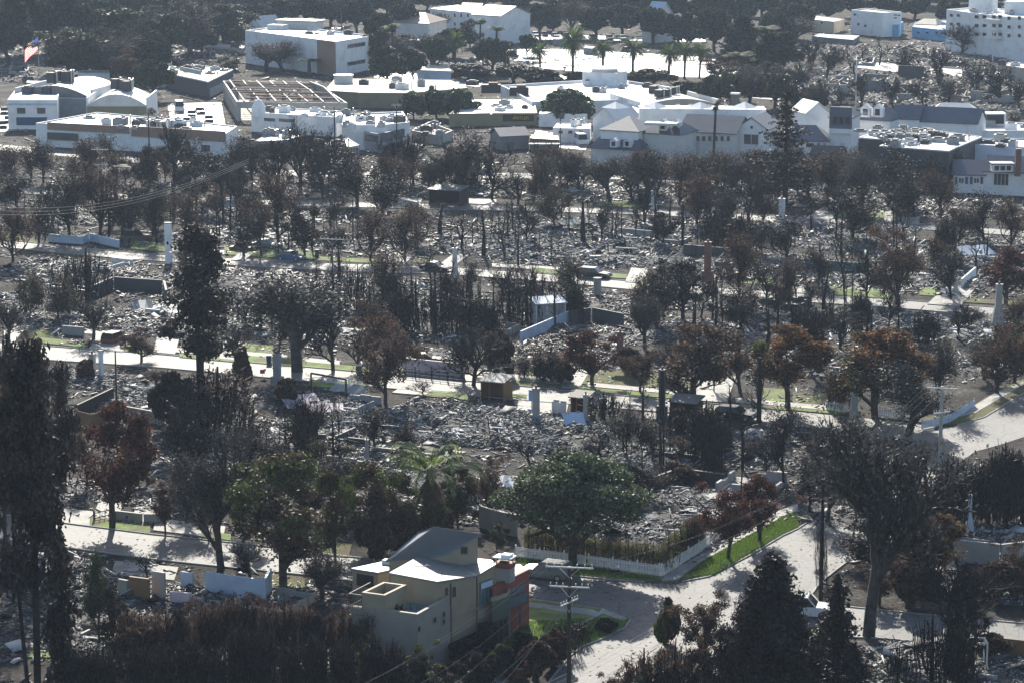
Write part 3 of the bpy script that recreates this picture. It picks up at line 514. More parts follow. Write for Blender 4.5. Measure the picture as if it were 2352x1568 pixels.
# charred columns of vertical strokes ---------------------------
def column(kind, sd, leaf, n, h, r, bare=.5, size=.16):
    rg = np.random.default_rng(sd); a = rg.uniform(0, 2 * math.pi, n); rr = r * np.sqrt(rg.random(n)); z0 = rg.uniform(0, .55, n) * h; L = rg.uniform(.18, .45, n) * h
    z1 = np.minimum(z0 + L, h * (1 - .25 * (rr / r) ** 2) * rg.uniform(.7, 1.0, n) ** .6); z0 = np.minimum(z0, z1 - .2)
    tap = 1 - .35 * (z0 / h); x, y = np.cos(a) * rr * tap, np.sin(a) * rr * tap
    S = np.stack([x, y, z0, x * 1.12 + rg.normal(size=n) * .13, y * 1.12 + rg.normal(size=n) * .13, z1, np.full(n, .028), np.full(n, .012)], 1)
    m = int(n * 9 * (1 - bare)); k = rg.integers(0, n, m); t = rg.random(m); P = S[k]
    C = P[:, :3] + (P[:, 3:6] - P[:, :3]) * t[:, None] + rg.normal(size=(m, 3)) * .09
    an = rg.uniform(0, 6.28, m); hw = np.stack([np.cos(an), np.sin(an), an * 0], 1) * (size * .28 * rg.uniform(.6, 1.3, m))[:, None]; up = np.stack([rg.normal(size=m) * .12, rg.normal(size=m) * .12, size * rg.uniform(.4, 1.9, m)], 1)
    v = np.stack([C - hw, C + hw, C + hw * .5 + up, C - hw * .5 + up], 1).reshape(-1, 3); q = np.arange(m * 4).reshape(m, 4)
    proto(kind, [(0, 0, 0, 0, 0, h * .5, .14, .09), (0, 0, h * .5, .03, .02, h * .9, .09, .03)], [(*tubes(S, 3), 0), (v, q, 1)], 'char', ['char', leaf])
for k in range(3): column('column', 400 + k, 'leaf_char', 300, 6, 1.0, .5)
for k in range(3): column('browncolumn', 410 + k, 'leaf_rusthedge', 230, 6, 1.1, .1)
for k in range(2): column('greencolumn', 415 + k, 'leaf_hedge', 150, 4, 1.1, .3, .13)
for k in range(2): column('sticks', 420 + k, 'leaf_char', 150, 5, 1.2, .8)
# conifers ------------------------------------------------------
def conifer(kind, sd, h, r, whorls, dens, leaf, size, droop=-.1, gap=.2, thick=.03, top=.02, clump=0):
    rg = np.random.default_rng(sd); S, C = [], []
    for i in range(whorls):
        t = gap + (1 - gap) * (i + rg.uniform(-.3, .3)) / whorls; z = t * h; R = r * (1 - (t - gap) / (1 - gap)) ** .8 * rg.uniform(.35, 1.3) + r * top
        for k in range(rg.integers(4, 8)):
            a = rg.uniform(0, 2 * math.pi); L = R * rg.uniform(.6, 1.1); e = np.array([math.cos(a) * L, math.sin(a) * L, z + L * droop + L * .18 * rg.normal()])
            S.append((0, 0, z, *e, thick, thick * .4)); m = int(dens * L) + 2
            for u in rg.uniform(.25, 1, m):
                p = np.array([0, 0, z]) * (1 - u) + e * u; q = p + rg.normal(size=3) * .3 * min(1, L) * [1, 1, .5]; S.append((*p, *q, .012, .008)); C.append(q)
                if clump: C += [q + rg.normal(size=3) * clump for _ in range(5)]
    C = np.array(C); v, q = flakes(np.repeat(C, 2, 0) + rg.normal(size=(len(C) * 2, 3)) * .12, size * rg.uniform(.6, 1.4, len(C) * 2), rg, 1.6)
    proto(kind, [(0, 0, 0, 0, 0, h * .5, .26, .18), (0, 0, h * .5, 0, 0, h, .18, .03)], [(*tubes(S, 3), 0), (v, q, 1)], 'char', ['char', leaf])
conifer('norfolk', 500, 16, 3.6, 26, 9, 'leaf_char', .16, .02, .12, .04)
conifer('conifer', 510, 9, 2.2, 22, 14, 'leaf_char', .17, -.15, .15); conifer('conifer', 511, 9, 2.2, 20, 10, 'leaf_char', .16, -.1, .2)
conifer('denseconifer', 520, 14, 3.6, 28, 11, 'leaf_char', .2, -.1, .12, clump=.3); conifer('denseconifer', 521, 14, 3.8, 24, 11, 'leaf_char', .2, .1, .12, clump=.35)
conifer('greenconifer', 530, 14, 3.4, 34, 16, 'leaf_forest', .4, -.12, .1, clump=.3)
def clumped(kind, sd):
    rg = np.random.default_rng(sd); H = [(0, 0, 0, .2, 0, 9, .32, .24), (.2, 0, 9, 0, .1, 16.5, .24, .06), (-.5, .3, 0, -1.3, .5, 8, .2, .12), (-1.3, .5, 8, -1.5, .4, 13, .12, .04), (.2, 0, 7, 1.4, .2, 13.5, .12, .04)]
    C, S = [], []
    for i in range(95):
        z = rg.uniform(6.5, 17); R = 3.1 * min(1, (17.6 - z) / 5) ** .6; a = rg.uniform(0, 2 * math.pi); L = R * rg.uniform(.2, 1); p = np.array([math.cos(a) * L, math.sin(a) * L, z])
        S.append((0, 0, z - L * .5, *p, .05, .02)); C.append(p + rg.normal(size=(75, 3)) * [.42, .42, .3])
    v, q = flakes(np.concatenate(C), .2 * rg.uniform(.6, 1.4, 95 * 75), rg, 1.5)
    proto(kind, H, [(*tubes(S, 4), 0), (v, q, 1)], 'char', ['char', 'leaf_char'])
clumped('clumped', 540)
# palms -----------------------------------------------------------
def palm(kind, sd, h, fr, L, leaf, fan=False, dead=0, w=.5, trunk=.28, arch=.9):
    rg = np.random.default_rng(sd); v, q, off = [], [], 0; blocks = []
    def frond(az, el, L, ww, droop, mi):
        n = 9; pts = []
        for i in range(n):
            t = i / (n - 1); e = el - droop * t * t; pts.append((t, e))
        p = np.array([0, 0, h]); P = [p]
        for t, e in pts[1:]:
            p = p + np.array([math.cos(az) * math.cos(e), math.sin(az) * math.cos(e), math.sin(e)]) * L / (n - 1); P.append(p)
        P = np.array(P); side = np.array([-math.sin(az), math.cos(az), 0]); C = []
        S = [(*P[i], *P[i + 1], .03, .02) for i in range(n - 1)]
        V_, Q_ = [], []
        for i in range(1, n - 1):                               # leaflets either side of the rib
            for u in (.0, .25, .5, .75):
                b = P[i] * (1 - u) + P[i + 1] * u; t = (i + u) / n; wl = ww * math.sin(math.pi * min(1, .12 + t * .95)) * rg.uniform(.7, 1.1)
                for s in (-1, 1):
                    tip = b + side * s * wl * .8 + (P[i + 1] - P[i]) * .9 + np.array([0, 0, -wl * .45]); k = (P[i + 1] - P[i]) * .22
                    V_ += [b, b + k, tip + k * .3, tip]; Q_.append(range(len(V_) - 4, len(V_)))
        blocks.append((np.array(V_), np.array([list(x) for x in Q_]), mi)); blocks.append((*tubes(S, 3), 0))
    for i in range(fr):
        el = (rg.uniform(.5, 1.35) if kind == 'queenpalm' else rg.uniform(-.5, 1.25)) if not fan else rg.uniform(-.3, 1.3)
        frond(rg.uniform(0, 2 * math.pi), el, L * rg.uniform(.8, 1.1), w, arch * rg.uniform(.7, 1.5), 1)
    for i in range(dead): frond(rg.uniform(0, 2 * math.pi), rg.uniform(-1.3, -.9), L * .8 * rg.uniform(.7, 1), w * .8, .3, 2)
    proto(kind, [(0, 0, 0, 0, 0, h * .96, trunk, trunk * .8), (0, 0, h * .94, 0, 0, h + .25, trunk * 1.5, trunk * .6)], blocks, 'bark', ['bark', leaf, 'leaf_dead'])
palm('datepalm', 600, 7, 60, 4.2, 'leaf_palm', dead=10, w=.7, trunk=.38); palm('fanpalm', 610, 12, 34, 1.7, 'leaf_palm', True, 22, .8, .2)
palm('queenpalm', 620, 5, 24, 4.4, 'leaf_queen', dead=18, w=.55, trunk=.26, arch=1.9); palm('burntpalm', 630, 12, 10, 1.6, 'leaf_char', True, 10, .5, .2)
palm('darkpalm', 640, 6, 40, 3.2, 'leaf_char', dead=20, w=.6, trunk=.3)
# ------------------------------------------------------------------ words for each kind
KINDS = {'bare': ('bare_tree', 'bare charred tree with spreading black limbs'), 'sapling': ('bare_tree', 'thin upright burnt sapling without leaves'),
 'grey': ('grey_tree', 'large ash grey tree with fine twigs'), 'rust': ('scorched_tree', 'tree with scorched brown leaves'), 'red': ('red_leaved_tree', 'tree with dark red scorched leaves'),
 'dark': ('blackened_tree', 'dense blackened tree'), 'mix': ('scorched_tree', 'brown tree with some green leaves left'), 'orange': ('orange_leaved_tree', 'broad tree with orange and green leaves'),
 'olive': ('olive_tree', 'dull green leafy tree'), 'green': ('green_tree', 'unburnt round green tree'), 'umbrella': ('umbrella_tree', 'flat topped dark green tree'),
 'forest': ('distant_tree', 'hazy dark green tree'), 'bigolive': ('distant_tree', 'hazy olive green tree'), 'bush': ('bush', 'low scorched brown bush'), 'darkbush': ('bush', 'low blackened bush'),
 'greenbush': ('bush', 'low bush partly green'), 'column': ('cypress', 'charred black columnar cypress'), 'browncolumn': ('cypress', 'scorched brown columnar cypress'), 'greencolumn': ('climber', 'yellow green and brown climber'), 'sticks': ('burnt_shrub', 'clump of upright burnt stems'),
 'norfolk': ('star_pine', 'tall burnt pine with level tiers of branches'), 'snag': ('dead_tree', 'slender burnt trunk with short stubs'), 'thinrust': ('scorched_tree', 'thin crowned tree with a few brown leaves'), 'thindark': ('blackened_tree', 'thin crowned blackened tree'), 'thinmix': ('scorched_tree', 'thin crowned brown and green tree'), 'conifer': ('conifer', 'small sparse burnt conifer'), 'denseconifer': ('conifer', 'tall dense blackened conifer'),
 'greenconifer': ('conifer', 'dark green conifer'), 'clumped': ('pine_tree', 'tall black pine with clumped needles and forked trunk'), 'datepalm': ('palm_tree', 'stout date palm with full crown'),
 'fanpalm': ('palm_tree', 'slim fan palm'), 'queenpalm': ('palm_tree', 'green feather palm with dead brown skirt'), 'burntpalm': ('palm_tree', 'tall thin burnt palm'), 'darkpalm': ('palm_tree', 'blackened palm with drooping fronds')}
LAND = [(1010, 1390, 'modern tan house'), (1316, 1180, 'round green tree'), (1245, 1305, 'silver car'), (985, 1120, 'green feather palm'), (455, 700, 'tall clumped pine'),
 (388, 545, 'white round chimney'), (990, 842, 'pink garden wall'), (1260, 760, 'long white garden wall'), (1130, 895, 'brown roofed shed'), (2010, 830, 'orange crowned tree'),
 (2155, 960, 'grey power pole at right'), (1990, 1200, 'great bare oak'), (1365, 632, 'black car'), (1803, 380, 'tiered pine'), (1600, 300, 'slate roofed store'),
 (2110, 350, 'dark flat roofed building'), (710, 120, 'three storey white block'), (170, 230, 'arched white roofs'), (640, 215, 'burnt roof frame'), (90, 160, 'flagpole'),
 (2100, 70, 'sky blue house'), (2270, 70, 'white apartment block'), (1360, 820, 'red leaved tree'), (545, 1340, 'pale blue wall panel'), (265, 770, 'red burnt car'),
 (1385, 190, 'white rooftop tower'), (1295, 240, 'flat topped green tree'), (2290, 400, 'slate roofed cottage'), (1850, 1400, 'white car at the junction'), (650, 1200, 'partly green brown tree'),
 (258, 1080, 'red brown tree by the left street'), (1795, 485, 'white slab chimney'), (315, 1345, 'brown broken wall'), (2220, 1240, 'grey retaining wall'), (1700, 1170, 'pair of red brown trees'),
 (1700, 955, 'dark car by the trees'), (235, 840, 'white pipe chimney'), (637, 850, 'grey leaning chimney'), (320, 665, 'sunken blue grey foundation'), (1110, 45, 'far white church hall'),
 (2170, 685, 'driveway with low white wall'), (610, 560, 'silver car by the lawn'), (1968, 495, 'curved front lawn'), (1430, 470, 'bright strip of lawn'), (1560, 620, 'dark rounded tree'), (2060, 600, 'great dark brown tree')]
PLACED = []
def plant(kind, x, yt, yb, wpx=None, label=None, group=None, rot=None, var=None, cat_=None, lean=0):
    """x, foot and top of a plant as seen; width in the same units"""
    g = G(x, yb); mp = MPP(x, yb); P = PROTO[kind]; tm, cm, w0, h0 = P[(var if var is not None else rnd.randrange(len(P)))]
    h = max(.4, HT(x, yb, yt)); w = wpx * mp if wpx else w0 * h / h0; nm, lab = KINDS[kind]
    sx, sz = w / w0, h / h0; root = thing(nm, g, label, cat_ or ('palm' if 'palm' in kind else 'bush' if 'bush' in kind or kind == 'sticks' else 'tree'), group)
    kx = rnd.uniform(.84, 1.16) if label is None and group is None else 1; root.scale = (sx * kx, sx / kx, sz); root.rotation_euler = ((rnd.uniform(-.06, .06), rnd.uniform(-.07, .07)) if label is None and group is None else (0, lean)) + ((rnd.uniform(0, 6.28) if rot is None else rot),)
    if tm: link('trunk', tm, root)
    link('fronds' if 'palm' in kind else 'crown', cm, root)
    PLACED.append((root, kind, x, (yt + yb) / 2, yb, label)); return root
# ------------------------------------------------------------------ the plants one can tell apart
G1 = 'scorched street trees'
plant('grey', 1995, 958, 1462, 300, 'great bare oak with thick forked trunk at lower right', var=0)
plant('green', 1316, 1050, 1306, 300, 'unburnt round green tree standing behind the white picket fence', var=0)
plant('queenpalm', 990, 1012, 1240, 250, 'green feather palm with dead brown skirt behind the modern house')
plant('clumped', 462, 520, 978, 150, 'tall black pine with clumped needles and forked trunk at left')
plant('norfolk', 1803, 215, 470, 150, 'tall burnt pine with level tiers of branches in front of the shops')
plant('mix', 650, 1050, 1340, 240, 'partly green brown tree casting shade on the near street')
plant('grey', 508, 985, 1304, 170, 'leafless grey tree with straight trunk beside the near street', var=1)
plant('red', 258, 925, 1212, 215, 'red brown leaved tree on the verge of the near street')
for x, yt, yb, wp, k, lb in [
 (88, 790, 1660, 175, 'clumped', 'huge dark pine with thick trunk filling the lower left corner'), (15, 770, 1330, 150, 'dark', 'dark ragged tree against the left edge of the picture'),
 (110, 830, 1260, 160, 'dark', 'blackened tree just behind the huge left pine'), (150, 1230, 1640, 90, 'conifer', 'slender dark conifer right of the huge left pine'), (40, 880, 1180, 150, 'rust', None),
 (1672, 1112, 1285, 130, 'red', 'left one of the pair of red brown trees by the bright lawn'), (1745, 1095, 1245, 125, 'red', 'right one of the pair of red brown trees by the bright lawn'),
 (1770, 1285, 1640, 190, 'denseconifer', 'dark pointed conifer in the bottom foreground right of the road'), (1920, 1325, 1560, 110, 'conifer', 'small sparse conifer between the white car and the great oak'),
 (1605, 1370, 1520, 130, 'rust', 'brown tree beside the road at the bottom'), (1530, 1375, 1480, 60, 'greenbush', None), (2170, 1285, 1545, 190, 'bare', 'bare many limbed tree at the lower right before the road'),
 (2120, 1170, 1345, 150, 'orange', 'sparse tree with rust red and green leaves right of the great oak'), (1360, 762, 885, 130, 'red', 'bright red leaved tree behind the long pavement'),
 (1810, 752, 938, 165, 'orange', 'rust crowned tree with short trunk standing on the green lawn'), (2010, 752, 960, 200, 'orange', 'broad orange crowned tree behind the white picket fence'),
 (2085, 840, 1000, 190, 'grey', 'dark spreading tree at the far corner beside the white fence'), (2160, 775, 930, 130, 'grey', None), (2290, 740, 905, 130, 'rust', None), (2330, 740, 880, 110, 'olive', None),
 (1592, 728, 940, 180, 'rust', 'wide brown tree with crooked limbs above the dark shed'), (885, 720, 925, 150, 'rust', 'dark brown tree leaning over the street by the pink wall'),
 (682, 640, 852, 210, 'grey', 'big vase shaped grey tree behind the blue bins'), (1088, 735, 885, 160, 'bare', 'vase shaped pollarded tree by the brown roofed shed'),
 (765, 690, 850, 110, 'bare', None), (2060, 520, 700, 140, 'rust', 'great dark brown tree beside the white driveway'), (2310, 570, 700, 140, 'red', 'red brown tree near the right edge above the driveway'),
 (1568, 600, 735, 140, 'dark', 'dark rounded tree between the two middle streets'), (1525, 488, 565, 70, 'dark', None), (1640, 480, 560, 70, 'column', None), (690, 275, 440, 110, 'bare', 'bare tree with bushy top before the grey shops'),
 (500, 850, 985, 170, 'browncolumn', 'brown thicket round the foot of the clumped pine'), (400, 850, 985, 100, 'darkbush', None),
 (1620, 925, 1060, 85, 'column', 'blackened column of stems behind the dark shed'), (1560, 1000, 1060, 80, 'rust', None), (1930, 850, 940, 70, 'browncolumn', 'brown shaggy column standing above the short white fence'),
 (2180, 1050, 1230, 90, 'column', None), (1890, 1200, 1365, 30, 'sticks', None), (2280, 1455, 1505, 75, 'bush', 'rounded brown bush beside the wooden fence at lower right'),
 (1265, 800, 870, 90, 'browncolumn', 'scorched block shaped hedge by the driveway'), (1205, 820, 866, 34, 'browncolumn', None), (1172, 825, 866, 26, 'column', None), (1240, 820, 870, 40, 'browncolumn', None),
 (575, 1250, 1325, 90, 'bare', 'small bare shrub beside the pale blue wall panel'), (340, 1260, 1330, 60, 'sapling', None), (228, 1270, 1480, 60, 'olive', None), (262, 1350, 1510, 90, 'dark', None), (330, 1440, 1560, 120, 'bush', None),
 (1385, 905, 965, 110, 'sticks', None), (970, 870, 905, 60, 'bare', 'small pale bush spilling over the street verge'), (325, 760, 830, 75, 'rust', 'small brown street tree beyond the white pipe chimney'),
 (20, 690, 790, 100, 'bare', None), (215, 690, 780, 110, 'bare', None), (1470, 800, 900, 90, 'rust', None), (1700, 780, 900, 90, 'grey', None), (1745, 820, 960, 60, 'bare', None)]:
    plant(k, x, yt, yb, wp, lb)
# scorched and leafy garden plants behind the modern house
for x, yt, yb, wp, k in [(850, 1060, 1265, 130, 'mix'), (910, 1090, 1240, 110, 'mix'), (800, 1050, 1180, 110, 'grey'), (1045, 1010, 1120, 60, 'olive'), (1050, 1060, 1200, 80, 'mix'), (770, 1080, 1290, 80, 'mix'), (740, 1270, 1375, 90, 'grey'),
 (1125, 1050, 1190, 70, 'rust'), (870, 1180, 1280, 100, 'bush'), (1030, 1120, 1210, 90, 'olive'), (1000, 1150, 1240, 80, 'greenbush'), (930, 1170, 1265, 90, 'bush'), (1140, 1200, 1265, 40, 'olive'),
 (700, 1060, 1200, 110, 'mix'), (560, 1080, 1230, 90, 'mix'), (430, 1050, 1200, 90, 'grey'), (380, 1100, 1230, 60, 'rust'), (480, 1150, 1240, 80, 'bare')]: plant(k, x, yt, yb, wp)
# clipped climbers and hedge inside the picket fence
for i in range(17): plant('greencolumn', 1215 + i * 19, 1205 + i * 2.6, 1272 + i * 2.9, 30, group='climbers along the picket fence')
for i in range(6): plant('greencolumn' if i < 3 else 'browncolumn', 1535 + i * 14, 1222 - i * 10, 1312 - i * 11, 30, group='climbers along the picket fence')
# hedge of scorched cypresses along the bottom left
for i in range(26): plant(('browncolumn', 'browncolumn', 'thinrust', 'browncolumn', 'column', 'rust')[i % 6], 300 + i * 27 + rnd.uniform(-5, 5), 1372 + abs(i - 10) * 2.5 + rnd.uniform(-10, 14), 1530 + rnd.uniform(-6, 26), 50, group='scorched cypress hedge at lower left')
for i in range(13): plant('column', 190 + i * 60 + rnd.uniform(-12, 12), 1450 + rnd.uniform(-30, 40), 1640, 66, group='dark hedge along the bottom')
for x, yt, wp in [(850, 1480, 90), (905, 1500, 90), (960, 1480, 70), (1010, 1525, 80)]: plant('mix', x, yt, 1610, wp)
# bottom right thicket
for x, yt, yb, wp, k in [(1420, 1540, 1640, 90, 'rust'), (1480, 1500, 1650, 110, 'browncolumn'), (1540, 1475, 1660, 110, 'browncolumn'), (1600, 1480, 1660, 110, 'rust'), (1650, 1440, 1660, 120, 'dark'), (1700, 1400, 1660, 120, 'dark'), (1735, 1340, 1640, 90, 'thindark'), (1820, 1360, 1640, 90, 'thindark'), (1100, 1500, 1590, 80, 'darkbush'), (1140, 1480, 1550, 70, 'greenbush'), (1170, 1490, 1560, 60, 'darkbush'), (1060, 1520, 1600, 80, 'darkbush'), (1205, 1450, 1510, 50, 'darkbush'), (1000, 1560, 1640, 90, 'dark'), (1840, 1470, 1660, 110, 'dark'), (1460, 1560, 1680, 100, 'olive'),
 (1890, 1450, 1590, 80, 'conifer'), (1960, 1480, 1600, 80, 'conifer'), (2060, 1480, 1590, 60, 'sticks'), (2140, 1420, 1570, 110, 'sticks'), (2200, 1430, 1580, 90, 'column'), (2240, 1300, 1480, 100, 'bare'), (2090, 1290, 1395, 110, 'bush'), (2020, 1300, 1390, 80, 'rust'),
 (2230, 1070, 1200, 80, 'column'), (2270, 1040, 1200, 80, 'column'), (2310, 1025, 1200, 80, 'column'), (2350, 1020, 1200, 80, 'column'), (2150, 1100, 1240, 70, 'dark'), (2290, 1290, 1370, 110, 'bush'), (2340, 1240, 1340, 90, 'rust'), (2110, 1220, 1330, 90, 'rust'),
 (1300, 1430, 1500, 70, 'sticks'), (1270, 1450, 1530, 80, 'bush'), (1230, 1470, 1560, 70, 'bush'), (1330, 1425, 1475, 60, 'sticks'), (1395, 1420, 1450, 50, 'darkbush'), (1120, 1430, 1500, 60, 'darkbush'), (1075, 1470, 1530, 70, 'darkbush')]: plant(k, x, yt, yb, wp)
# middle ground trees set out by hand
MID = '''1480 647 720 57 sticks|1700 534 700 90 thinrust|1760 589 690 90 bare|1860 697 860 98 bare|1640 814 900 49 bare|1500 965 1060 90 thindark|1440 936 1050 73 thindark|1380 994 1060 82 bare|860 939 1030 73 thindark|920 968 1050 57 thindark
1220 995 1080 65 sapling|780 994 1080 73 bare|620 1004 1100 90 thindark|700 971 1090 82 bare|560 990 1080 73 thinrust|1800 932 1110 90 thindark|1880 957 1100 106 bare|1760 998 1080 65 bare|1950 965 1080 90 grey|1700 1079 1180 49 snag
1660 973 1040 41 column|1490 1081 1150 73 thindark|1860 1044 1180 82 thindark|1560 1066 1100 73 bush|40 1001 1150 90 thindark|200 992 1120 57 thinrust|340 1018 1110 65 bare|420 906 980 65 darkbush|100 1063 1200 98 dark|150 619 700 73 sticks
200 579 690 90 sticks|60 623 720 73 bare|30 475 600 90 thinrust|90 461 560 90 thindark|160 397 550 98 thindark|230 379 540 98 thinrust|300 413 540 90 thindark|270 374 500 73 burntpalm|360 424 560 73 thindark|430 437 560 73 thinrust
400 414 500 57 snag|540 312 420 73 thindark|600 474 590 73 thindark|640 397 560 106 thinrust|700 476 590 73 dark|560 523 590 65 bare|760 518 600 65 thindark|820 349 470 90 thindark|880 395 500 82 thindark|850 484 600 90 thinrust
930 487 600 90 thinrust|780 560 650 57 snag|990 572 640 49 sapling|960 460 560 73 thinrust|1010 329 460 98 bare|1070 300 460 106 thindark|1130 321 460 98 bare|1190 385 470 90 bare|1250 366 470 73 bare|1010 461 540 65 snag
1060 484 580 65 sapling|1110 476 590 65 snag|1160 488 590 65 sapling|1210 452 560 73 bare|1290 409 500 65 bare|1340 452 560 65 snag|1400 360 460 90 grey|1450 386 460 73 bare|1500 370 460 90 bare|1560 353 470 82 thinrust
1480 434 520 65 bare|1600 400 520 73 rust|1660 437 560 65 thindark|1720 375 520 73 bare|1700 493 580 65 column|1750 505 590 73 thindark|1810 493 600 73 thindark|1860 366 460 82 thinrust|1920 343 470 98 thinrust|1980 361 490 90 grey
2040 338 480 82 thindark|2100 406 500 82 thindark|2160 394 500 73 thinrust|1920 427 510 57 bare|1970 380 520 57 bare|2200 476 560 82 thinrust|2260 441 560 90 thindark|2320 459 570 90 thinrust|2170 498 600 49 column|2240 538 620 49 sapling
1880 570 660 73 thindark|1940 530 690 73 sapling|1830 613 690 57 sapling|1780 636 720 65 bare|1990 554 690 73 bare|1850 691 790 73 sticks|1930 699 800 73 bare|1980 671 770 49 column|1760 708 810 65 snag|1820 707 800 57 snag
1890 606 740 57 snag|2130 717 790 65 column|2200 694 780 65 bare|2260 785 870 82 grey|2330 684 780 65 thinrust|1700 661 760 73 thindark|480 598 700 65 sapling|540 733 840 73 bare|600 657 760 73 bare|640 727 810 65 thindark
720 643 740 65 sticks|760 595 700 65 sapling|820 613 720 57 sticks|850 668 760 65 sticks|900 624 720 57 sticks|930 658 770 65 column|820 766 850 73 bare|850 689 820 73 thinrust|960 642 740 57 snag|1000 668 760 65 sticks
1040 665 770 57 sticks|1080 676 760 65 column|1120 685 770 57 column|1170 644 750 57 sticks|1210 631 740 65 sticks|1250 630 730 49 sapling|1300 642 720 57 bare|1320 662 740 41 column|1060 778 870 65 bare|1140 761 860 57 bush
1290 833 880 49 bush|1510 616 760 65 thindark|1540 773 870 73 bare|1610 651 730 65 sapling|1480 679 800 65 grey|1440 798 860 57 bush|40 395 480 73 thindark|120 422 520 65 bare|340 339 450 73 dark|400 288 430 73 bare
450 383 480 73 dark|500 424 500 65 rust|250 305 400 73 thindark|200 314 430 82 thinrust|100 319 420 73 thindark|30 335 440 73 thinrust|580 320 430 73 thindark|640 317 450 82 bare|740 345 450 65 bare|780 294 430 57 bare
900 322 420 65 bare|950 309 430 73 bare|1240 324 420 65 sapling|1300 345 430 65 thinrust|1340 367 440 57 thindark|1660 346 440 65 thinrust|1560 936 1000 49 bush|560 800 900 41 bush|360 847 890 49 thinrust|150 833 950 73 thindark
90 844 950 98 thindark|30 819 960 106 thindark|200 827 870 49 bush|660 870 930 57 bush|1250 1088 1130 57 darkbush|1090 1095 1150 49 sticks|1440 1068 1150 65 darkbush|1640 1012 1090 41 sticks|2060 1043 1180 98 thinrust|2110 1009 1100 90 bare
1960 1080 1230 98 thindark|1900 1061 1200 90 grey|2010 1197 1300 98 thindark|2080 1149 1270 82 mix|1300 1019 1070 49 sticks|2350 1275 1400 65 bare'''
for row in MID.split('\n'):
    for it in row.split('|'):
        x, yt, yb, wp, k = it.split(); plant(k, float(x), float(yt), float(yb), float(wp) * 1.1)
# slender burnt trunks crowding the middle blocks
rs = random.Random(77)
ROADS = ((A_F, A_N), (C_F, C_N), (E_F, E_N), (F_F, F_N))
def on_road(x, y, mg=8):
    for far, near in ROADS:
        f = np.interp(x, [p[0] for p in far], [p[1] for p in far]); n = np.interp(x, [p[0] for p in near], [p[1] for p in near])
        if f - mg < y < n + mg and x < far[-1][0]: return True
    return False
cnt = 0
for cx, cy, rx_, n in [(870, 720, 120, 14), (1010, 725, 90, 14), (1120, 720, 90, 14), (1240, 715, 60, 8), (1400, 560, 160, 14), (1150, 560, 110, 14), (1700, 760, 160, 12), (1880, 760, 110, 10), (1950, 700, 100, 8), (600, 590, 130, 8), (480, 540, 110, 8), (820, 560, 130, 10), (1600, 560, 110, 10), (1750, 540, 120, 10), (2050, 560, 110, 8), (2200, 620, 110, 8), (140, 520, 130, 8), (280, 500, 110, 8), (700, 740, 110, 8), (1480, 1040, 110, 8), (1650, 1060, 110, 8), (700, 1050, 130, 8)]:
    for i in range(int(n * 1.5)):
        x, y = cx + rs.gauss(0, rx_ * .6), cy + rs.gauss(0, 26)
        if on_road(x, y): continue
        hp = rs.uniform(2.5, 7.5) / MPP(x, y); plant('snag' if rs.random() < .75 else 'sapling', x, y - hp, y, hp * rs.uniform(.18, .42), group='slender burnt trunks')
# thin scorched crowns between them
for i in range(150):
    x, y = rs.uniform(0, 2352), rs.choice([rs.uniform(415, 470), rs.uniform(415, 470), rs.uniform(500, 555), rs.uniform(640, 760), rs.uniform(430, 470), rs.uniform(1020, 1120)])
    if y > 1000 and not (350 < x < 880 or 1450 < x < 1900): continue
    if on_road(x, y, 4) or 1180 < x < 1420 and 740 < y < 860: continue
    hp = rs.uniform(4, 8.5) / MPP(x, y); plant(rs.choice(['thinrust', 'thindark', 'thindark', 'bare', 'thinmix']), x, y - hp, y, hp * rs.uniform(.5, .85))
# low trees filling the far streets
BOX = [(30, 60, 150, 262), (1095, 60, 1725, 205), (545, 40, 875, 250), (860, 10, 1240, 130), (1835, 30, 2352, 165), (380, 140, 560, 260), (745, 160, 1600, 300), (0, 195, 560, 330), (1850, 100, 2352, 262)]
k = 0
while k < 60:
    x, y = rs.uniform(0, 2352), rs.uniform(45, 245)
    if any(a < x < c_ and b_ < y < d_ for a, b_, c_, d_ in BOX): continue
    hp = rs.uniform(6, 13) / MPP(x, y); plant(rs.choice(['forest', 'bigolive', 'bigolive', 'grey', 'bare', 'olive']), x, y - hp, y, hp * rs.uniform(.8, 1.4)); k += 1
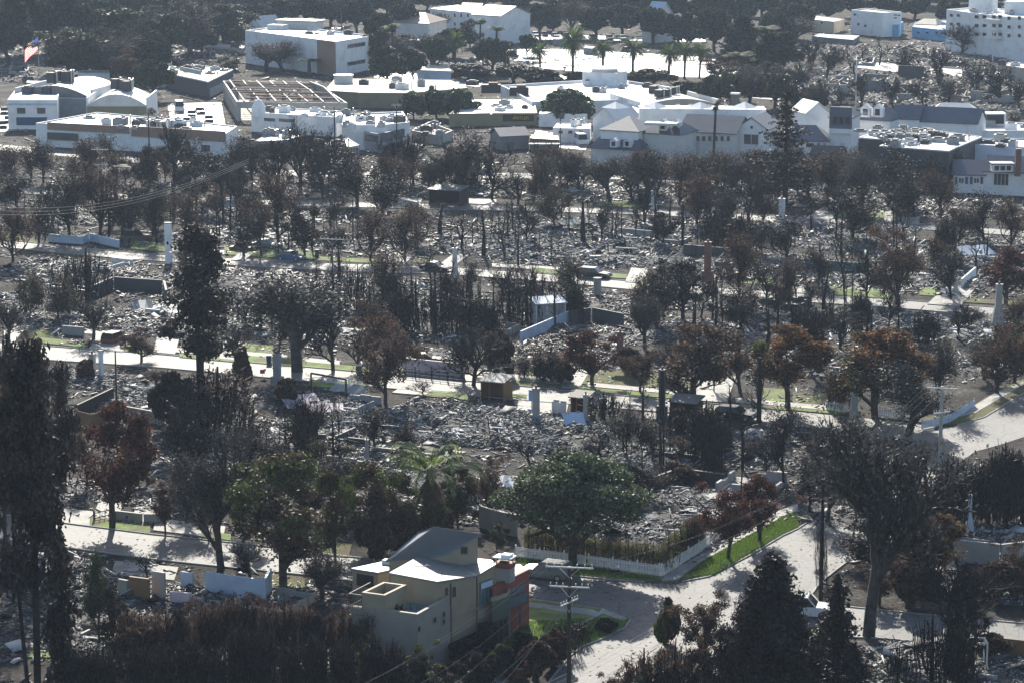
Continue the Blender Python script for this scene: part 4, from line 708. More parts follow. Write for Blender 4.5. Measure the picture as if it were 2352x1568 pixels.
# the far side of town
FAR = '''20 -10 150 120 forest|60 -20 130 110 forest|150 -10 130 100 forest|180 10 130 100 forest|265 20 110 150 bigolive|440 5 130 120 grey|390 20 120 60 bare|610 100 165 90 grey|650 95 165 90 grey|720 100 160 60 olive
710 135 172 60 fanpalm|905 55 150 45 fanpalm|1045 68 170 50 datepalm|1110 95 160 44 datepalm|1242 95 178 52 datepalm|1315 55 188 60 datepalm|1385 88 172 62 datepalm|1453 85 178 64 datepalm|1535 98 188 56 datepalm|1572 92 182 54 datepalm
1606 96 180 50 datepalm|1140 60 120 40 fanpalm|1102 45 110 36 fanpalm|1210 80 130 40 bigolive|1315 0 85 90 grey|1270 0 70 70 bigolive|1240 10 90 70 forest|1370 20 90 80 forest|1430 10 80 90 forest|1500 20 100 90 forest
1560 30 110 80 forest|1640 20 120 90 forest|1700 40 150 80 greenconifer|1760 60 130 60 fanpalm|1780 30 110 80 forest|1830 10 90 80 forest|1680 170 250 90 bigolive|1640 175 260 70 bigolive|1720 150 250 90 grey|1780 170 250 110 bigolive
1830 140 220 90 grey|1700 120 200 60 fanpalm|1637 225 400 40 burntpalm|890 110 200 90 bigolive|860 70 160 60 bigolive|950 115 190 60 bigolive|1000 90 170 60 bigolive|870 30 110 70 forest|930 10 90 90 forest|1000 30 80 60 grey
1080 45 110 60 dark|1130 90 170 70 bigolive|1170 95 160 50 olive|950 212 275 66 umbrella|1002 208 272 70 umbrella|1058 206 275 84 umbrella|1295 207 285 124 umbrella|1045 215 290 30 bare|550 60 120 50 bigolive|580 10 80 90 forest
640 0 70 90 forest|700 -10 60 90 forest|760 0 60 90 forest|820 0 80 80 forest|500 10 110 80 forest|520 130 190 60 olive|350 140 230 80 bigolive|300 120 200 70 rust|330 60 150 80 bigolive|270 90 190 90 grey
2210 55 130 100 bare|2160 110 200 60 bare|2080 110 180 60 bare|2020 90 150 50 sapling|1960 100 180 60 sapling|1900 100 190 70 bare|1860 90 170 70 bare|2240 130 230 70 bare|2300 150 240 80 bare|2120 180 250 60 bare
2180 170 250 70 bare|2050 180 250 60 bare|1980 170 250 60 bare|1880 180 260 70 grey|2340 180 260 60 bare|340 215 260 40 fanpalm|350 250 310 50 olive|1745 130 190 40 fanpalm|2270 0 40 70 forest|2180 0 60 60 forest
2100 -10 45 80 forest|2030 -10 40 80 forest|1960 -10 40 80 forest|1900 -10 50 80 forest|1180 -20 30 90 forest|1110 -20 20 80 forest|1040 -20 20 80 forest|980 -20 25 80 forest|2330 -20 20 80 forest|1540 -20 50 80 forest
1620 -20 50 90 forest|1690 -20 60 90 forest|1750 -20 40 90 forest|1480 -20 40 80 forest|1400 -20 35 80 forest|1330 -20 25 80 forest|890 -20 40 80 forest|820 -20 30 80 bigolive|740 -20 20 80 forest|670 -20 20 80 bigolive
600 -20 25 80 bigolive|540 -20 20 80 forest|470 -20 25 80 forest|410 -20 30 80 bigolive|330 -20 15 80 forest|250 -20 30 80 bigolive|2250 -20 15 80 forest|1580 190 240 90 darkbush|1180 150 190 100 bigolive|1240 160 196 90 darkbush
1080 150 185 90 darkbush|1500 160 200 90 bigolive|1440 170 200 70 bigolive|1330 165 198 80 darkbush|1650 130 190 80 rust|1850 200 255 90 darkbush|1930 200 245 60 bare|2190 240 290 50 sapling|2330 250 300 60 bare|1400 165 195 40 datepalm'''
for row in FAR.split('\n'):
    for it in row.split('|'):
        x, yt, yb, wp, k = it.split(); plant(k, float(x), float(yt), float(yb), float(wp))
# the wooded slope beyond the town reads as one mass
blk = []
rg = np.random.default_rng(900)
for i in range(420):
    y = rg.uniform(-190, 12); x = rg.uniform(-150, 2500); g = G(x, y); _, cm_, w0, h0 = PROTO['forest' if rg.random() < .75 else 'bigolive'][rg.integers(0, 3)]
    n = len(cm_.vertices); a = np.empty(n * 3, np.float32); cm_.vertices.foreach_get('co', a); a = a.reshape(-1, 3)
    pick = np.repeat(rg.random(n // 4) < .35, 4); a = a[:len(pick)][pick]; s = rg.uniform(14, 22); c = rg.uniform(0, 6.28)
    v = np.stack([(a[:, 0] * math.cos(c) - a[:, 1] * math.sin(c)) * s / w0, (a[:, 0] * math.sin(c) + a[:, 1] * math.cos(c)) * s / w0, a[:, 2] * rg.uniform(11, 22) / h0], 1) + np.array(g)
    qd = v.reshape(-1, 4, 3); m_ = qd.mean(1, keepdims=True); v = (m_ + (qd - m_) * 1.7).reshape(-1, 3)
    blk.append((v, np.arange(len(v)).reshape(-1, 4), 0))
v, q, m = cat(blk); tag(link('woodland', npmesh('woodland', v, q, ['leaf_forest'], m)), 'hazy dark woodland beyond the town', 'woodland', kind='stuff')
# grass blades on the bright corner lawn
def blades(pts, n, seed, h=.12):
    rg = np.random.default_rng(seed); P = [G(*p) for p in pts]; xs, ys = [p.x for p in P], [p.y for p in P]; C = []
    def inside(x, y):
        c = False; j = len(P) - 1
        for i in range(len(P)):
            if (ys[i] > y) != (ys[j] > y) and x < (xs[j] - xs[i]) * (y - ys[i]) / (ys[j] - ys[i]) + xs[i]: c = not c
            j = i
        return c
    while len(C) < n:
        x, y = rg.uniform(min(xs), max(xs)), rg.uniform(min(ys), max(ys))
        if inside(x, y): C.append((x, y, .13))
    C = np.array(C); a = rg.uniform(0, 6.28, n); s = np.stack([np.cos(a), np.sin(a), a * 0], 1) * .035; hh = h * rg.uniform(.5, 1.5, n); t = rg.normal(size=(n, 3)) * .04; t[:, 2] = hh
    v = np.stack([C - s, C + s, C + s * .4 + t, C - s * .4 + t], 1).reshape(-1, 3); return v, np.arange(n * 4).reshape(-1, 4), 0
bb = [blades([(1560, 1332), (1640, 1321), (1722, 1274), (1799, 1228), (1834, 1212), (1830, 1176), (1800, 1188), (1700, 1243), (1610, 1294)], 16000, 5),
      blades([(1212, 1430), (1375, 1420), (1444, 1426), (1436, 1442), (1392, 1464), (1300, 1500), (1200, 1530), (1120, 1500)], 9000, 6), blades([(1185, 1304), (1350, 1324), (1520, 1334), (1350, 1300), (1185, 1279)], 4000, 7)]
v, q, m = cat(bb); tag(link('grass', npmesh('grass', v, q, ['blade'], m)), 'short bright green grass on the corner lawns', 'grass', kind='stuff')
# labels for everything planted without one of its own
def autolabel():
    ORD = [f'{w} nearest' for w in 'x second third fourth fifth sixth seventh eighth ninth tenth eleventh twelfth thirteenth fourteenth fifteenth sixteenth seventeenth eighteenth nineteenth twentieth'.split()]; ORD[0] = 'nearest'
    _old = ['nearest', 'second nearest', 'third nearest', 'fourth nearest', 'fifth nearest', 'sixth nearest', 'seventh nearest', 'eighth nearest', 'ninth nearest', 'tenth nearest']
    groups = {}
    for root, kind, x, y, yb, lab in PLACED:
        if lab: continue
        best = min(LAND, key=lambda l: math.hypot(x - l[0], (y - l[1]) * 1.4)); dx, dy = x - best[0], y - best[1]
        if abs(dx) > abs(dy) * 1.2: rel = 'to the left of' if dx < 0 else 'to the right of'
        else: rel = 'beyond' if dy < 0 else 'in front of'
        groups.setdefault((KINDS[kind][1], rel, best[2]), []).append((math.hypot(dx, dy), root, yb))
    for (kd, rel, lm), L in groups.items():
        L.sort(key=lambda t: t[0])
        for i, (d, root, yb) in enumerate(L):
            root['label'] = ' '.join(f"{kd} {rel} the {lm}".split()) if len(L) == 1 else f"{ORD[min(i, 19)]} {kd} {rel} the {lm}"
            for a_, b_ in ((' with spreading black limbs', ''), (' without leaves', ''), (' with fine twigs', ''), (' with short stubs', ''), ('tree with scorched brown leaves', 'tree with brown leaves'), (' with some green leaves left', ' with green leaves'), (' with level tiers of branches', ''), ('with a few brown leaves', ''), ('tree with dark red scorched leaves', 'red leaved tree'), (' of upright burnt stems', ' of burnt stems'), ('to the ', ''), ('thin crowned ', 'thin ')):
                if len(root['label'].split()) > 16: root['label'] = ' '.join(root['label'].replace(a_, b_).split())
            if 'group' not in root: root['group'] = {'tree': 'trees of the burnt neighbourhood', 'palm': 'palms', 'bush': 'shrubs of the burnt gardens'}[root['category']]
autolabel()
rg = np.random.default_rng(41); n = 2600; xs, ys = rg.uniform(150, 2340, n), rg.uniform(1200, 1568, n); C = np.array([tuple(G(x, y)) for x, y in zip(xs, ys)]); C[:, 2] = .05
bx = np.interp(ys, [p[1] for p in BL[::-1]], [p[0] for p in BL[::-1]]); cx = np.interp(ys, [p[1] for p in BR[::-1]], [p[0] for p in BR[::-1]]); fa = np.interp(xs, [p[0] for p in A_F], [p[1] for p in A_F]); na = np.interp(xs, [p[0] for p in A_N], [p[1] for p in A_N])
keep = ((xs > bx + 4) & (xs < cx - 4)) | ((ys > fa + 3) & (ys < na - 3) & (xs < 1560)); keep &= rg.random(n) < .45 + .5 * (lumps(C[:, 0] * 2, C[:, 1] * 2) > .2)
C = C[keep]; v, q = flakes(C, .09 * rg.uniform(.6, 2.4, len(C)), rg, 1.6, 2.0); tag(link('road_litter', npmesh('road_litter', v, q, ['leaf_brown'])), 'fallen leaves and grit scattered over the near road', 'litter', kind='stuff')
# ================================================================== BUILDINGS
def wall_hit(A, B, x, y):
    """(metres along the wall A-B, height) of what is seen at x, y on that upright wall"""
    A, B = Vector((A[0], A[1], 0)), Vector((B[0], B[1], 0)); d = (B - A).normalized(); n = Vector((-d.y, d.x, 0)); r = ray(x, y)
    t = n.dot(A) / n.dot(r); P = r * t; return (P - A).dot(d), CAM_H + P.z
def on_wall(root, name, A, B, rect, mat, t=0.10, off=0.0, pane=None, label=None, pname='pane', bars=0):
    """flat fitting on the wall, seen inside rect = (x0, y0, x1, y1)"""
    x0, y0, x1, y1 = rect; A, B = Vector((A[0], A[1], 0)), Vector((B[0], B[1], 0)); d = (B - A).normalized(); n = Vector((d.y, -d.x, 0))
    if n.dot(-A) < 0: n = -n
    xm, ym = (x0 + x1) / 2, (y0 + y1) / 2
    u0, _ = wall_hit(A, B, x0, ym); u1, _ = wall_hit(A, B, x1, ym); _, z1 = wall_hit(A, B, xm, y0); _, z0 = wall_hit(A, B, xm, y1)
    u0, u1 = sorted((u0, u1)); z0 = max(z0, .05); z1 = max(z1, z0 + .2); m = MB()
    def slab(m, u0, u1, z0, z1, o0, o1, mt):
        a, b = A + d * u0, A + d * u1; m.prism([a + n * o0, b + n * o0, b + n * o1, a + n * o1], z0, z1, mt)
    if pane:
        f = min(.12, (u1 - u0) * .14)
        slab(m, u0, u1, z0, z0 + f, off, off + t, mat); slab(m, u0, u1, z1 - f, z1, off, off + t, mat); slab(m, u0, u0 + f, z0 + f, z1 - f, off, off + t, mat); slab(m, u1 - f, u1, z0 + f, z1 - f, off, off + t, mat)
        for k in range(bars): u = u0 + (u1 - u0) * (k + 1) / (bars + 1); slab(m, u - .04, u + .04, z0 + f, z1 - f, off, off + t * .8, mat)
        o = m.build(name, root); p = MB(); slab(p, u0 + f, u1 - f, z0 + f, z1 - f, off + .01, off + t * .5, pane); p.build(pname, o)
    else: slab(m, u0, u1, z0, z1, off, off + t, mat); o = m.build(name, root)
    if label: o['label'] = label
    return o
def grid_wins(root, A, B, cols, rows, w, h, frame='white', pane='glass'):
    for x in cols:
        for y in rows: on_wall(root, 'window', A, B, (x - w / 2, y - h / 2, x + w / 2, y + h / 2), frame, .12, 0, pane)
def inset(P, k):
    c = cen(P); return [Vector((c.x + (p[0] - c.x) * k, c.y + (p[1] - c.y) * k, 0)) for p in P]
def flat(name, label, roof, i0, ybase, wall, roofm, par=.5, cat_='building', group=None, h=None, parm=None, units=0, seed=1, ubox=('grey', 'darkgrey', 'white', 'steel')):
    """block with a flat roof: roof = its outline as seen, corner i0 stands on ybase"""
    x, y = roof[i0]; H = h or HT(x, ybase, y); P = [G(px, py, H) for px, py in roof]; c = cen(P); root = thing(name, (c.x, c.y, 0), label, cat_, group)
    a = sum(P[i].x * P[(i + 1) % len(P)].y - P[(i + 1) % len(P)].x * P[i].y for i in range(len(P)))
    Q = P if a > 0 else P[::-1]
    MB().prism(Q, 0, H - par, wall).build('wall', root); m = MB(); n = len(Q); t = .35
    for i in range(n):                                           # parapet ring, butted at the corners
        a, b = Q[i], Q[(i + 1) % n]; d = (b - a).normalized(); r = Vector((-d.y, d.x, 0)) * t; e = d * t
        m.prism([a, b - e, b - e + r, a + r], H - par, H - (i % 2) * .012, parm or wall)
    if par > .05: m.build('parapet', root)
    MB().prism(inset(Q, .985), H - par + .004, H - par + .12, roofm).build('roof', root); rg = random.Random(seed)
    for k in range(units):                                       # machines standing on the roof
        w = [rg.random() for _ in Q]; s = sum(w); p = Vector((sum(q.x * v for q, v in zip(Q, w)) / s, sum(q.y * v for q, v in zip(Q, w)) / s, H - par + .12)); c0 = cen(Q); p.x = c0.x + (p.x - c0.x) * 1.9; p.y = c0.y + (p.y - c0.y) * 1.9
        m = MB(); sx, sy, sz = rg.uniform(.8, 2.6), rg.uniform(.8, 2.2), rg.uniform(.4, 1.5); mt = rg.choice(ubox); m.box(p, sx, sy, sz, mt, GRID)
        m.box((p.x, p.y, p.z + sz), sx * .6, sy * .6, .2, 'darkgrey', GRID)
        if k % 3 == 0: m.cyl((p.x + sx * .9, p.y, p.z), (p.x + sx * .9, p.y, p.z + sz * 1.3), .14, .14, 'steel', 8)
        m.build('roof_unit', root)
    return root, P, H
def gable(name, label, e1, e2, ze, depth, rise, wall, roofm, axis=0, hip=0.0, root=None, over=.35, cat_='building', group=None):
    """pitched roof block from its near eave e1-e2 (as seen) at height ze. axis 0: ridge along the eave"""
    a, b = G(*e1, ze), G(*e2, ze); a.z = b.z = 0; d = (b - a).normalized(); n = Vector((-d.y, d.x, 0))
    if n.y < 0: n = -n
    c, dd = b + n * depth, a + n * depth; L = (b - a).length; own = root is None
    if own: root = thing(name, cen([a, b, c, dd]), label, cat_, group)
    if axis == 0:
        r1, r2 = (a + dd) / 2 + d * hip * depth / 2, (b + c) / 2 - d * hip * depth / 2
        W = MB(); W.prism([a, b, c, dd], 0, ze, wall)
        if hip < .2: W.hexa([Vector((*a.xy, ze)), Vector((*dd.xy, ze)), Vector((*r1.xy, ze + rise - .1))], [Vector((*(b).xy, ze)), Vector((*c.xy, ze)), Vector((*r2.xy, ze + rise - .1))], wall)
        W.build('wall', root); o = over; A, B, C, D = a - d * o - n * o, b + d * o - n * o, c + d * o + n * o, dd - d * o + n * o
        R1, R2 = r1 - d * (o if hip < .2 else 0), r2 + d * (o if hip < .2 else 0); z0, z1 = ze - .06, ze + rise; t = .16
        v = lambda p, z: (p.x, p.y, z); R = MB()
        for q in ([v(A, z0), v(B, z0), v(R2, z1), v(R1, z1)], [v(C, z0), v(D, z0), v(R1, z1), v(R2, z1)]): R.hexa(q, [(p[0], p[1], p[2] + t) for p in q], roofm)
        if hip >= .2:
            for q in ([v(D, z0), v(A, z0), v(R1, z1)], [v(B, z0), v(C, z0), v(R2, z1)]): R.hexa(q, [(p[0], p[1], p[2] + t) for p in q], roofm)
        R.build('roof', root)
    else:
        r1, r2 = (a + b) / 2, (c + dd) / 2; W = MB(); W.prism([a, b, c, dd], 0, ze, wall)
        W.hexa([Vector((*a.xy, ze)), Vector((*b.xy, ze)), Vector((*r1.xy, ze + rise - .1))], [Vector((*dd.xy, ze)), Vector((*c.xy, ze)), Vector((*r2.xy, ze + rise - .1))], wall); W.build('wall', root)
        o = over; A, B, C, D = a - d * o - n * o, b + d * o - n * o, c + d * o + n * o, dd - d * o + n * o; R1, R2 = r1 - n * o, r2 + n * o; z0, z1 = ze - .1, ze + rise; t = .16; v = lambda p, z: (p.x, p.y, z); R = MB()
        for q in ([v(D, z0), v(A, z0), v(R1, z1), v(R2, z1)], [v(B, z0), v(C, z0), v(R2, z1), v(R1, z1)]): R.hexa(q, [(p[0], p[1], p[2] + t) for p in q], roofm)
        R.build('roof', root)
    return root, a, b, n
def dormer(root, x, y, z, w=1.5, h=1.5, dep=1.8, front='white'):
    """little gabled dormer whose foot is seen at x, y at height z"""
    p = G(x, y, z); d = Vector((math.cos(GRID), math.sin(GRID), 0)); n = Vector((-d.y, d.x, 0)); a, b = p - d * w / 2, p + d * w / 2
    m = MB(); pr = [(a.x, a.y, z), (b.x, b.y, z), (b.x, b.y, z + h * .65), (p.x, p.y, z + h), (a.x, a.y, z + h * .65)]
    m.hexa(pr, [(q[0] + n.x * dep, q[1] + n.y * dep, q[2]) for q in pr], front); o = m.build('dormer', root)
    s = MB(); s.box((p.x - n.x * .05, p.y - n.y * .05, z + h * .15), w * .5, .08, h * .5, 'glass', GRID); s.build('pane', o)
    t = MB()
    for u, v2 in ((a, p), (p, b)):
        zz = (z + h * .65 + .03, z + h + .03) if u is a else (z + h + .03, z + h * .65 + .03)
        q = [(u.x - n.x * .15, u.y - n.y * .15, zz[0]), (v2.x - n.x * .15, v2.y - n.y * .15, zz[1]), (v2.x + n.x * dep, v2.y + n.y * dep, zz[1]), (u.x + n.x * dep, u.y + n.y * dep, zz[0])]
        t.hexa(q, [(c[0], c[1], c[2] + .1) for c in q], front)
    t.build('dormer_roof', o)
# ------------------------------------------------------------------ the modern house in the foreground
def HX(X, Y, z): return G(790.2 + X / 5.02, 1194.4 + Y / 5.02, z)
def hv(X, Y): return (790.2 + X / 5.02, 1194.4 + Y / 5.02)
def modern_house():
    root = thing('modern_house', HX(1225, 1560, 0), 'modern tan house with red and green wings and grey metal roofs', 'house')
    C, E = HX(850, 1080, 5.7), HX(1225, 870, 5.7); d2 = HX(60, 972, 5.7) - C; L1 = C + d2; B1 = E + d2
    MB().prism([C, E, B1, L1], 0, 4.9, 'greige').build('terrace_wall', root)
    def rail(P, z0, z1, t, mat, name, closed=False):
        m = MB(); n = len(P)
        for i in range(n if closed else n - 1):
            a, b = Vector((*P[i].xy, 0)), Vector((*P[(i + 1) % n].xy, 0)); d = (b - a).normalized(); r = Vector((-d.y, d.x, 0)) * t; m.prism([a, b - d * t, b - d * t + r, a + r], z0, z1, mat)
        return m.build(name, root)
    T2, T3 = HX(470, 862, 6.9), HX(720, 740, 6.9); T1 = T2 + (d2.normalized() * 2.1); T4 = T1 + (T3 - T2)
    rail([T1, C, E], 4.9, 5.7, .28, 'greige', 'parapet'); MB().prism(inset([C, E, B1, L1], .96), 4.903, 4.96, 'teal').build('terrace_floor', root)
    rail([T1, T2, T3, T4], 4.965, 6.9, .25, 'tan', 'stair_tower', True); m = MB(); m.prism(inset([T1, T2, T3, T4], .82), 4.97, 5.3, 'interior'); m.build('stairwell', root)
    # black railing of the left deck
    R0 = L1; R1 = L1 + (E - C) * .62; m = MB(); T1g = Vector((*T1.xy, 0)); L0 = Vector((*L1.xy, 0)); R1g = Vector((*R1.xy, 0))
    MB().prism([L1, L1 + (T1 - L1) * .98, L1 + (T1 - L1) * .98 + (E - C) * .1, L1 + (E - C) * .1], 4.97, 5.55, 'greige').build('deck_edge', root)
    for a, b in ((L0, T1g), (L0, R1g)):
        n = int((b - a).length / .14)
        for i in range(n + 1): p = a.lerp(b, i / n); m.beam((p.x, p.y, 5.5), (p.x, p.y, 6.62), .03, .03, 'black')
        m.beam((a.x, a.y, 6.65), (b.x, b.y, 6.65), .07, .05, 'midgrey'); m.beam((a.x, a.y, 5.6), (b.x, b.y, 5.6), .05, .05, 'black')
    m.build('railing', root)
    m = MB(); p = HX(800, 890, 5.0); m.cyl((p.x, p.y, 4.97), (p.x, p.y, 5.5), .06, .06, 'steel'); m.cyl((p.x, p.y, 5.5), (p.x, p.y, 5.56), .75, .75, 'paleblue', 16); m.build('terrace_table', root)
    # main body with the folded roof
    d1 = (E - C).normalized(); F1 = HX(1075, 703, 7.2); Ev = HX(1220, 684, 7.1); Vl = HX(1540, 630, 6.3); Rr = HX(1755, 500, 6.7); Lc = HX(520, 600, 7.2); BL_ = HX(850, 415, 7.0); Vb = HX(1180, 392, 6.2); BR_ = HX(1700, 452, 6.7)
    z = lambda p, k: (p.x, p.y, k)
    W = MB(); P1 = [F1, Vl, Vb, BL_, Lc]; W.hexa([z(inset(P1, .97)[i], 0) for i in range(5)], [z(inset(P1, .97)[i], P1[i].z - .2) for i in range(5)], 'tan'); P2 = [Vl, Rr, BR_, Vb]
    q2 = inset(P2, .97); W.hexa([z(p, 0.01) for p in q2], [z(p, s.z - .2) for p, s in zip(q2, P2)], 'tan'); W.build('wall', root)
    R = MB(); R.hexa([z(p, p.z - .18) for p in P1], [z(p, p.z) for p in P1], 'greyroof'); R.hexa([z(p, p.z - .17) for p in P2], [z(p, p.z + .004) for p in P2], 'greyroof'); R.build('roof', root)
    # tall metal shed roof behind
    S = [HX(1025, 72, 9.4), HX(1580, 152, 9.0), HX(1180, 384, 7.3), HX(480, 462, 6.3), HX(860, 130, 8.4)]
    R = MB(); R.hexa([z(p, p.z - .15) for p in S], [z(p, p.z) for p in S], 'metalroof')
    for i in range(1, 26):                                        # standing seams
        t = i / 26; a = S[4].lerp(S[1], t) if False else S[0].lerp(S[1], t); b = S[3].lerp(S[2], t); R.beam(z(a, a.z + .03), z(b, b.z + .03), .05, .06, 'metalroof')
    R.build('shed_roof', root); Wq = inset(S, .93); MB().hexa([z(p, 0.02) for p in Wq], [z(p, s.z - .2) for p, s in zip(Wq, S)], 'tan').build('rear_wall', root)
    A, Bq = Wq[1], Wq[2]; on_wall(root, 'window', Bq, A, (*hv(1345, 300), *hv(1425, 385)), 'darkgrey', .08, .02, 'glass')
    K = [HX(1460, 245, 7.0), HX(1690, 420, 4.6), HX(1600, 420, 4.6), HX(1440, 408, 5.5)]
    MB().hexa([z(p, 0) for p in K], [z(p, p.z) for p in K], 'cream').build('brick_gable', root)
    # left low wing
    Lw = [HX(390, 600, 4.6), HX(520, 572, 4.6), HX(612, 486, 4.6), HX(430, 476, 4.6), HX(80, 552, 4.6)]; MB().prism(inset(Lw, .95), 0, 4.4, 'tan').build('side_wing', root); MB().prism(Lw, 4.4, 4.62, 'greyroof').build('side_roof', root)
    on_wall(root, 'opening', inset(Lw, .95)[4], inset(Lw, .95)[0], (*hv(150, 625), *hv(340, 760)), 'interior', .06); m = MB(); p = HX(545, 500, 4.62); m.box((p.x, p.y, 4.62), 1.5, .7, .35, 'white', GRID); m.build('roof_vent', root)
    # fittings on the long front
    q1 = inset(P1, .97); A, Bw, Cw = q1[0], q1[1], q2[1]; vA = q2[0]
    on_wall(root, 'corner_window', vA, Cw, (*hv(1558, 690), *hv(1702, 960)), 'teal', .16, 0, 'glassblue', bars=2)
    on_wall(root, 'torn_sheet', vA, Cw, (*hv(1562, 700), *hv(1690, 765)), 'paleblue', .03, .18)
    for r in ((1250, 765, 1282, 880), (1165, 775, 1190, 860)): on_wall(root, 'window', A, Bw, (*hv(*r[:2]), *hv(*r[2:])), 'darkgrey', .08, 0, 'glass')
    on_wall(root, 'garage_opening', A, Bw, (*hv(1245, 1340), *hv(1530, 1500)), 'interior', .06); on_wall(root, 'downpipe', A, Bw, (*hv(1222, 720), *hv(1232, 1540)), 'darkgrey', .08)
    on_wall(root, 'storey_band', A, Bw, (*hv(1235, 1080), *hv(1535, 1090)), 'greige', .04)
    for r in ((1020, 1105, 1062, 1190), (1125, 1045, 1162, 1120), (1125, 1130, 1162, 1205), (838, 1210, 878, 1290)): on_wall(root, 'window', C, E, (*hv(*r[:2]), *hv(*r[2:])), 'midgrey', .08, 0, 'glass')
    # red wing
    ra, rb = HX(1715, 772, 5.0), HX(2135, 565, 5.0); rb2 = HX(2185, 540, 5.0); P = [ra, rb, HX(2030, 478, 5.0), HX(1745, 505, 5.0)]; MB().prism(P, 0, 4.75, 'redwall').build('red_wall', root)
    m = MB(); m.prism(inset(P, .97), 4.753, 4.85, 'greyroof'); m.build('red_wing_roof', root); d = (rb - ra).normalized(); r = Vector((-d.y, d.x, 0)) * .3; MB().prism([ra, rb, rb + r, ra + r], 4.752, 5.02, 'redwall').build('coping', root)
    on_wall(root, 'window', ra, rb, (*hv(1915, 765), *hv(2085, 835)), 'teal', .1, 0, 'glassblue', bars=3)
    # green box with balcony
    ga, gb = HX(1708, 905, 4.2), HX(1905, 836, 4.2); gd = HX(1735, 792, 4.2); gn = gd - ga; P = [ga, gb, gb + gn, ga + gn]; MB().prism(P, 0, 3.95, 'green').build('green_wall', root)
    m = MB()
    for i in range(4):
        a, b = P[i], P[(i + 1) % 4]; dd = (b - a).normalized(); rr = Vector((-dd.y, dd.x, 0)) * .25; m.prism([a, b - dd * .25, b - dd * .25 + rr, a + rr], 3.955, 4.25 - .01 * (i % 2), 'tan')
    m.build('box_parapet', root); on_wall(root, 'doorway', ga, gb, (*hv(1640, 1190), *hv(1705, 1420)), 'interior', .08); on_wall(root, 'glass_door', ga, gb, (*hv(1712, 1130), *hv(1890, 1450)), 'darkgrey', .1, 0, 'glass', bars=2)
    b0, b1 = HX(1900, 1010, 2.7), HX(2110, 930, 2.7); bn = gn * .8; MB().prism([b0, b1, b1 + bn, b0 + bn], 2.55, 2.7, 'darkgrey').build('balcony', root)
    m = MB(); m.prism([b0, b1, b1 + bn.normalized() * .06, b0 + bn.normalized() * .06], 2.705, 3.5, 'glassblue'); m.build('balcony_glass', root); p = HX(2030, 990, 2.55); m = MB(); m.cyl((p.x, p.y, 0), (p.x, p.y, 2.55), .09, .09, 'darkgrey'); m.build('post', root)
    # red chimney
    c = HX(1850, 480, 6.5); m = MB(); m.box((c.x, c.y, 4.86), 1.45, 1.1, 1.24, 'grey', GRID); ch = m.build('chimney', root); m = MB(); m.box((c.x, c.y, 6.1), 1.55, 1.2, .4, 'redwall', GRID); m.box((c.x, c.y, 6.5), .7, .5, .12, 'black', GRID); m.build('chimney_top', ch)
    m = MB()
    for sx in (-.7, .7):
        for sy in (-.5, .5): m.cyl((c.x + sx, c.y + sy, 6.5), (c.x + sx, c.y + sy, 6.95), .04, .04, 'steel', 6)
    m.box((c.x, c.y, 6.95), 1.7, 1.3, .07, 'white', GRID); m.box((c.x + .2, c.y, 7.02), .8, .8, .2, 'white', GRID); m.build('chimney_cap', ch)
    # aerials and pipes on the roofs
    for X, Y, zz, hh in ((1440, 470, 6.5, 1.5), (1128, 650, 6.9, .5), (905, 610, 7.1, .5)): p = HX(X, Y, zz); m = MB(); m.cyl((p.x, p.y, zz - .3), (p.x, p.y, zz + hh), .04, .03, 'darkgrey', 6); m.build('vent_pipe', root)
    m = MB(); p = HX(905, 590, 7.1); m.beam((p.x - .7, p.y, 7.55), (p.x + .7, p.y, 7.6), .05, .05, 'darkgrey'); m.beam((p.x + .1, p.y - .4, 7.6), (p.x + .4, p.y + .5, 7.6), .05, .05, 'darkgrey'); m.build('aerial', root)
    return root
modern_house()
# ------------------------------------------------------------------ the row of shops, left part
r, P, H = flat('three_storey_block', 'three storey white block with brown panel and penthouse', [(563, 70), (772, 96), (857, 82), (655, 58)], 1, 176, 'white', 'flatroof', .6, units=6, seed=3)
on_wall(r, 'brown_panel', P[0], P[1], (730, 94, 771, 172), 'orange', .2)
for y in (104, 144): on_wall(r, 'window', P[1], P[2], (798, y - 4, 838, y + 5), 'midgrey', .15, 0, 'glass', bars=3)
m = MB(); p = G(690, 62, H); m.box((p.x, p.y, H - .47), 12, 5, 2.2, 'offwhite', GRID); m.box((p.x - 6, p.y - 4, H - .47), 5, 3.5, 1.4, 'white', GRID); m.build('penthouse', r)
m = MB(); m.box((p.x, p.y, H + 1.74), 13, 6, .25, 'flatroof', GRID); m.build('penthouse_roof', r)
r, P, H = flat('corner_shop', 'white two storey corner shop with two dark windows', [(17, 230), (131, 230), (138, 208), (34, 208)], 1, 298, 'white', 'whiteroof', .4)
for x in (49, 95): on_wall(r, 'window', P[0], P[1], (x - 11, 247, x + 11, 263), 'white', .2, 0, 'winbrown')
on_wall(r, 'shop_front', P[0], P[1], (38, 270, 108, 288), 'navy', .2); on_wall(r, 'cornice', P[0], P[1], (16, 238, 131, 241), 'paleblue', .3)
for x in (65, 110): m = MB(); p = G(x, 216, H - .3); m.box((p.x, p.y, H - .28), 2.2, 2, 1.6, 'darkgrey', GRID); m.box((p.x, p.y, H + 1.32), 1.4, 1.2, .2, 'black', GRID); m.build('roof_unit', r)
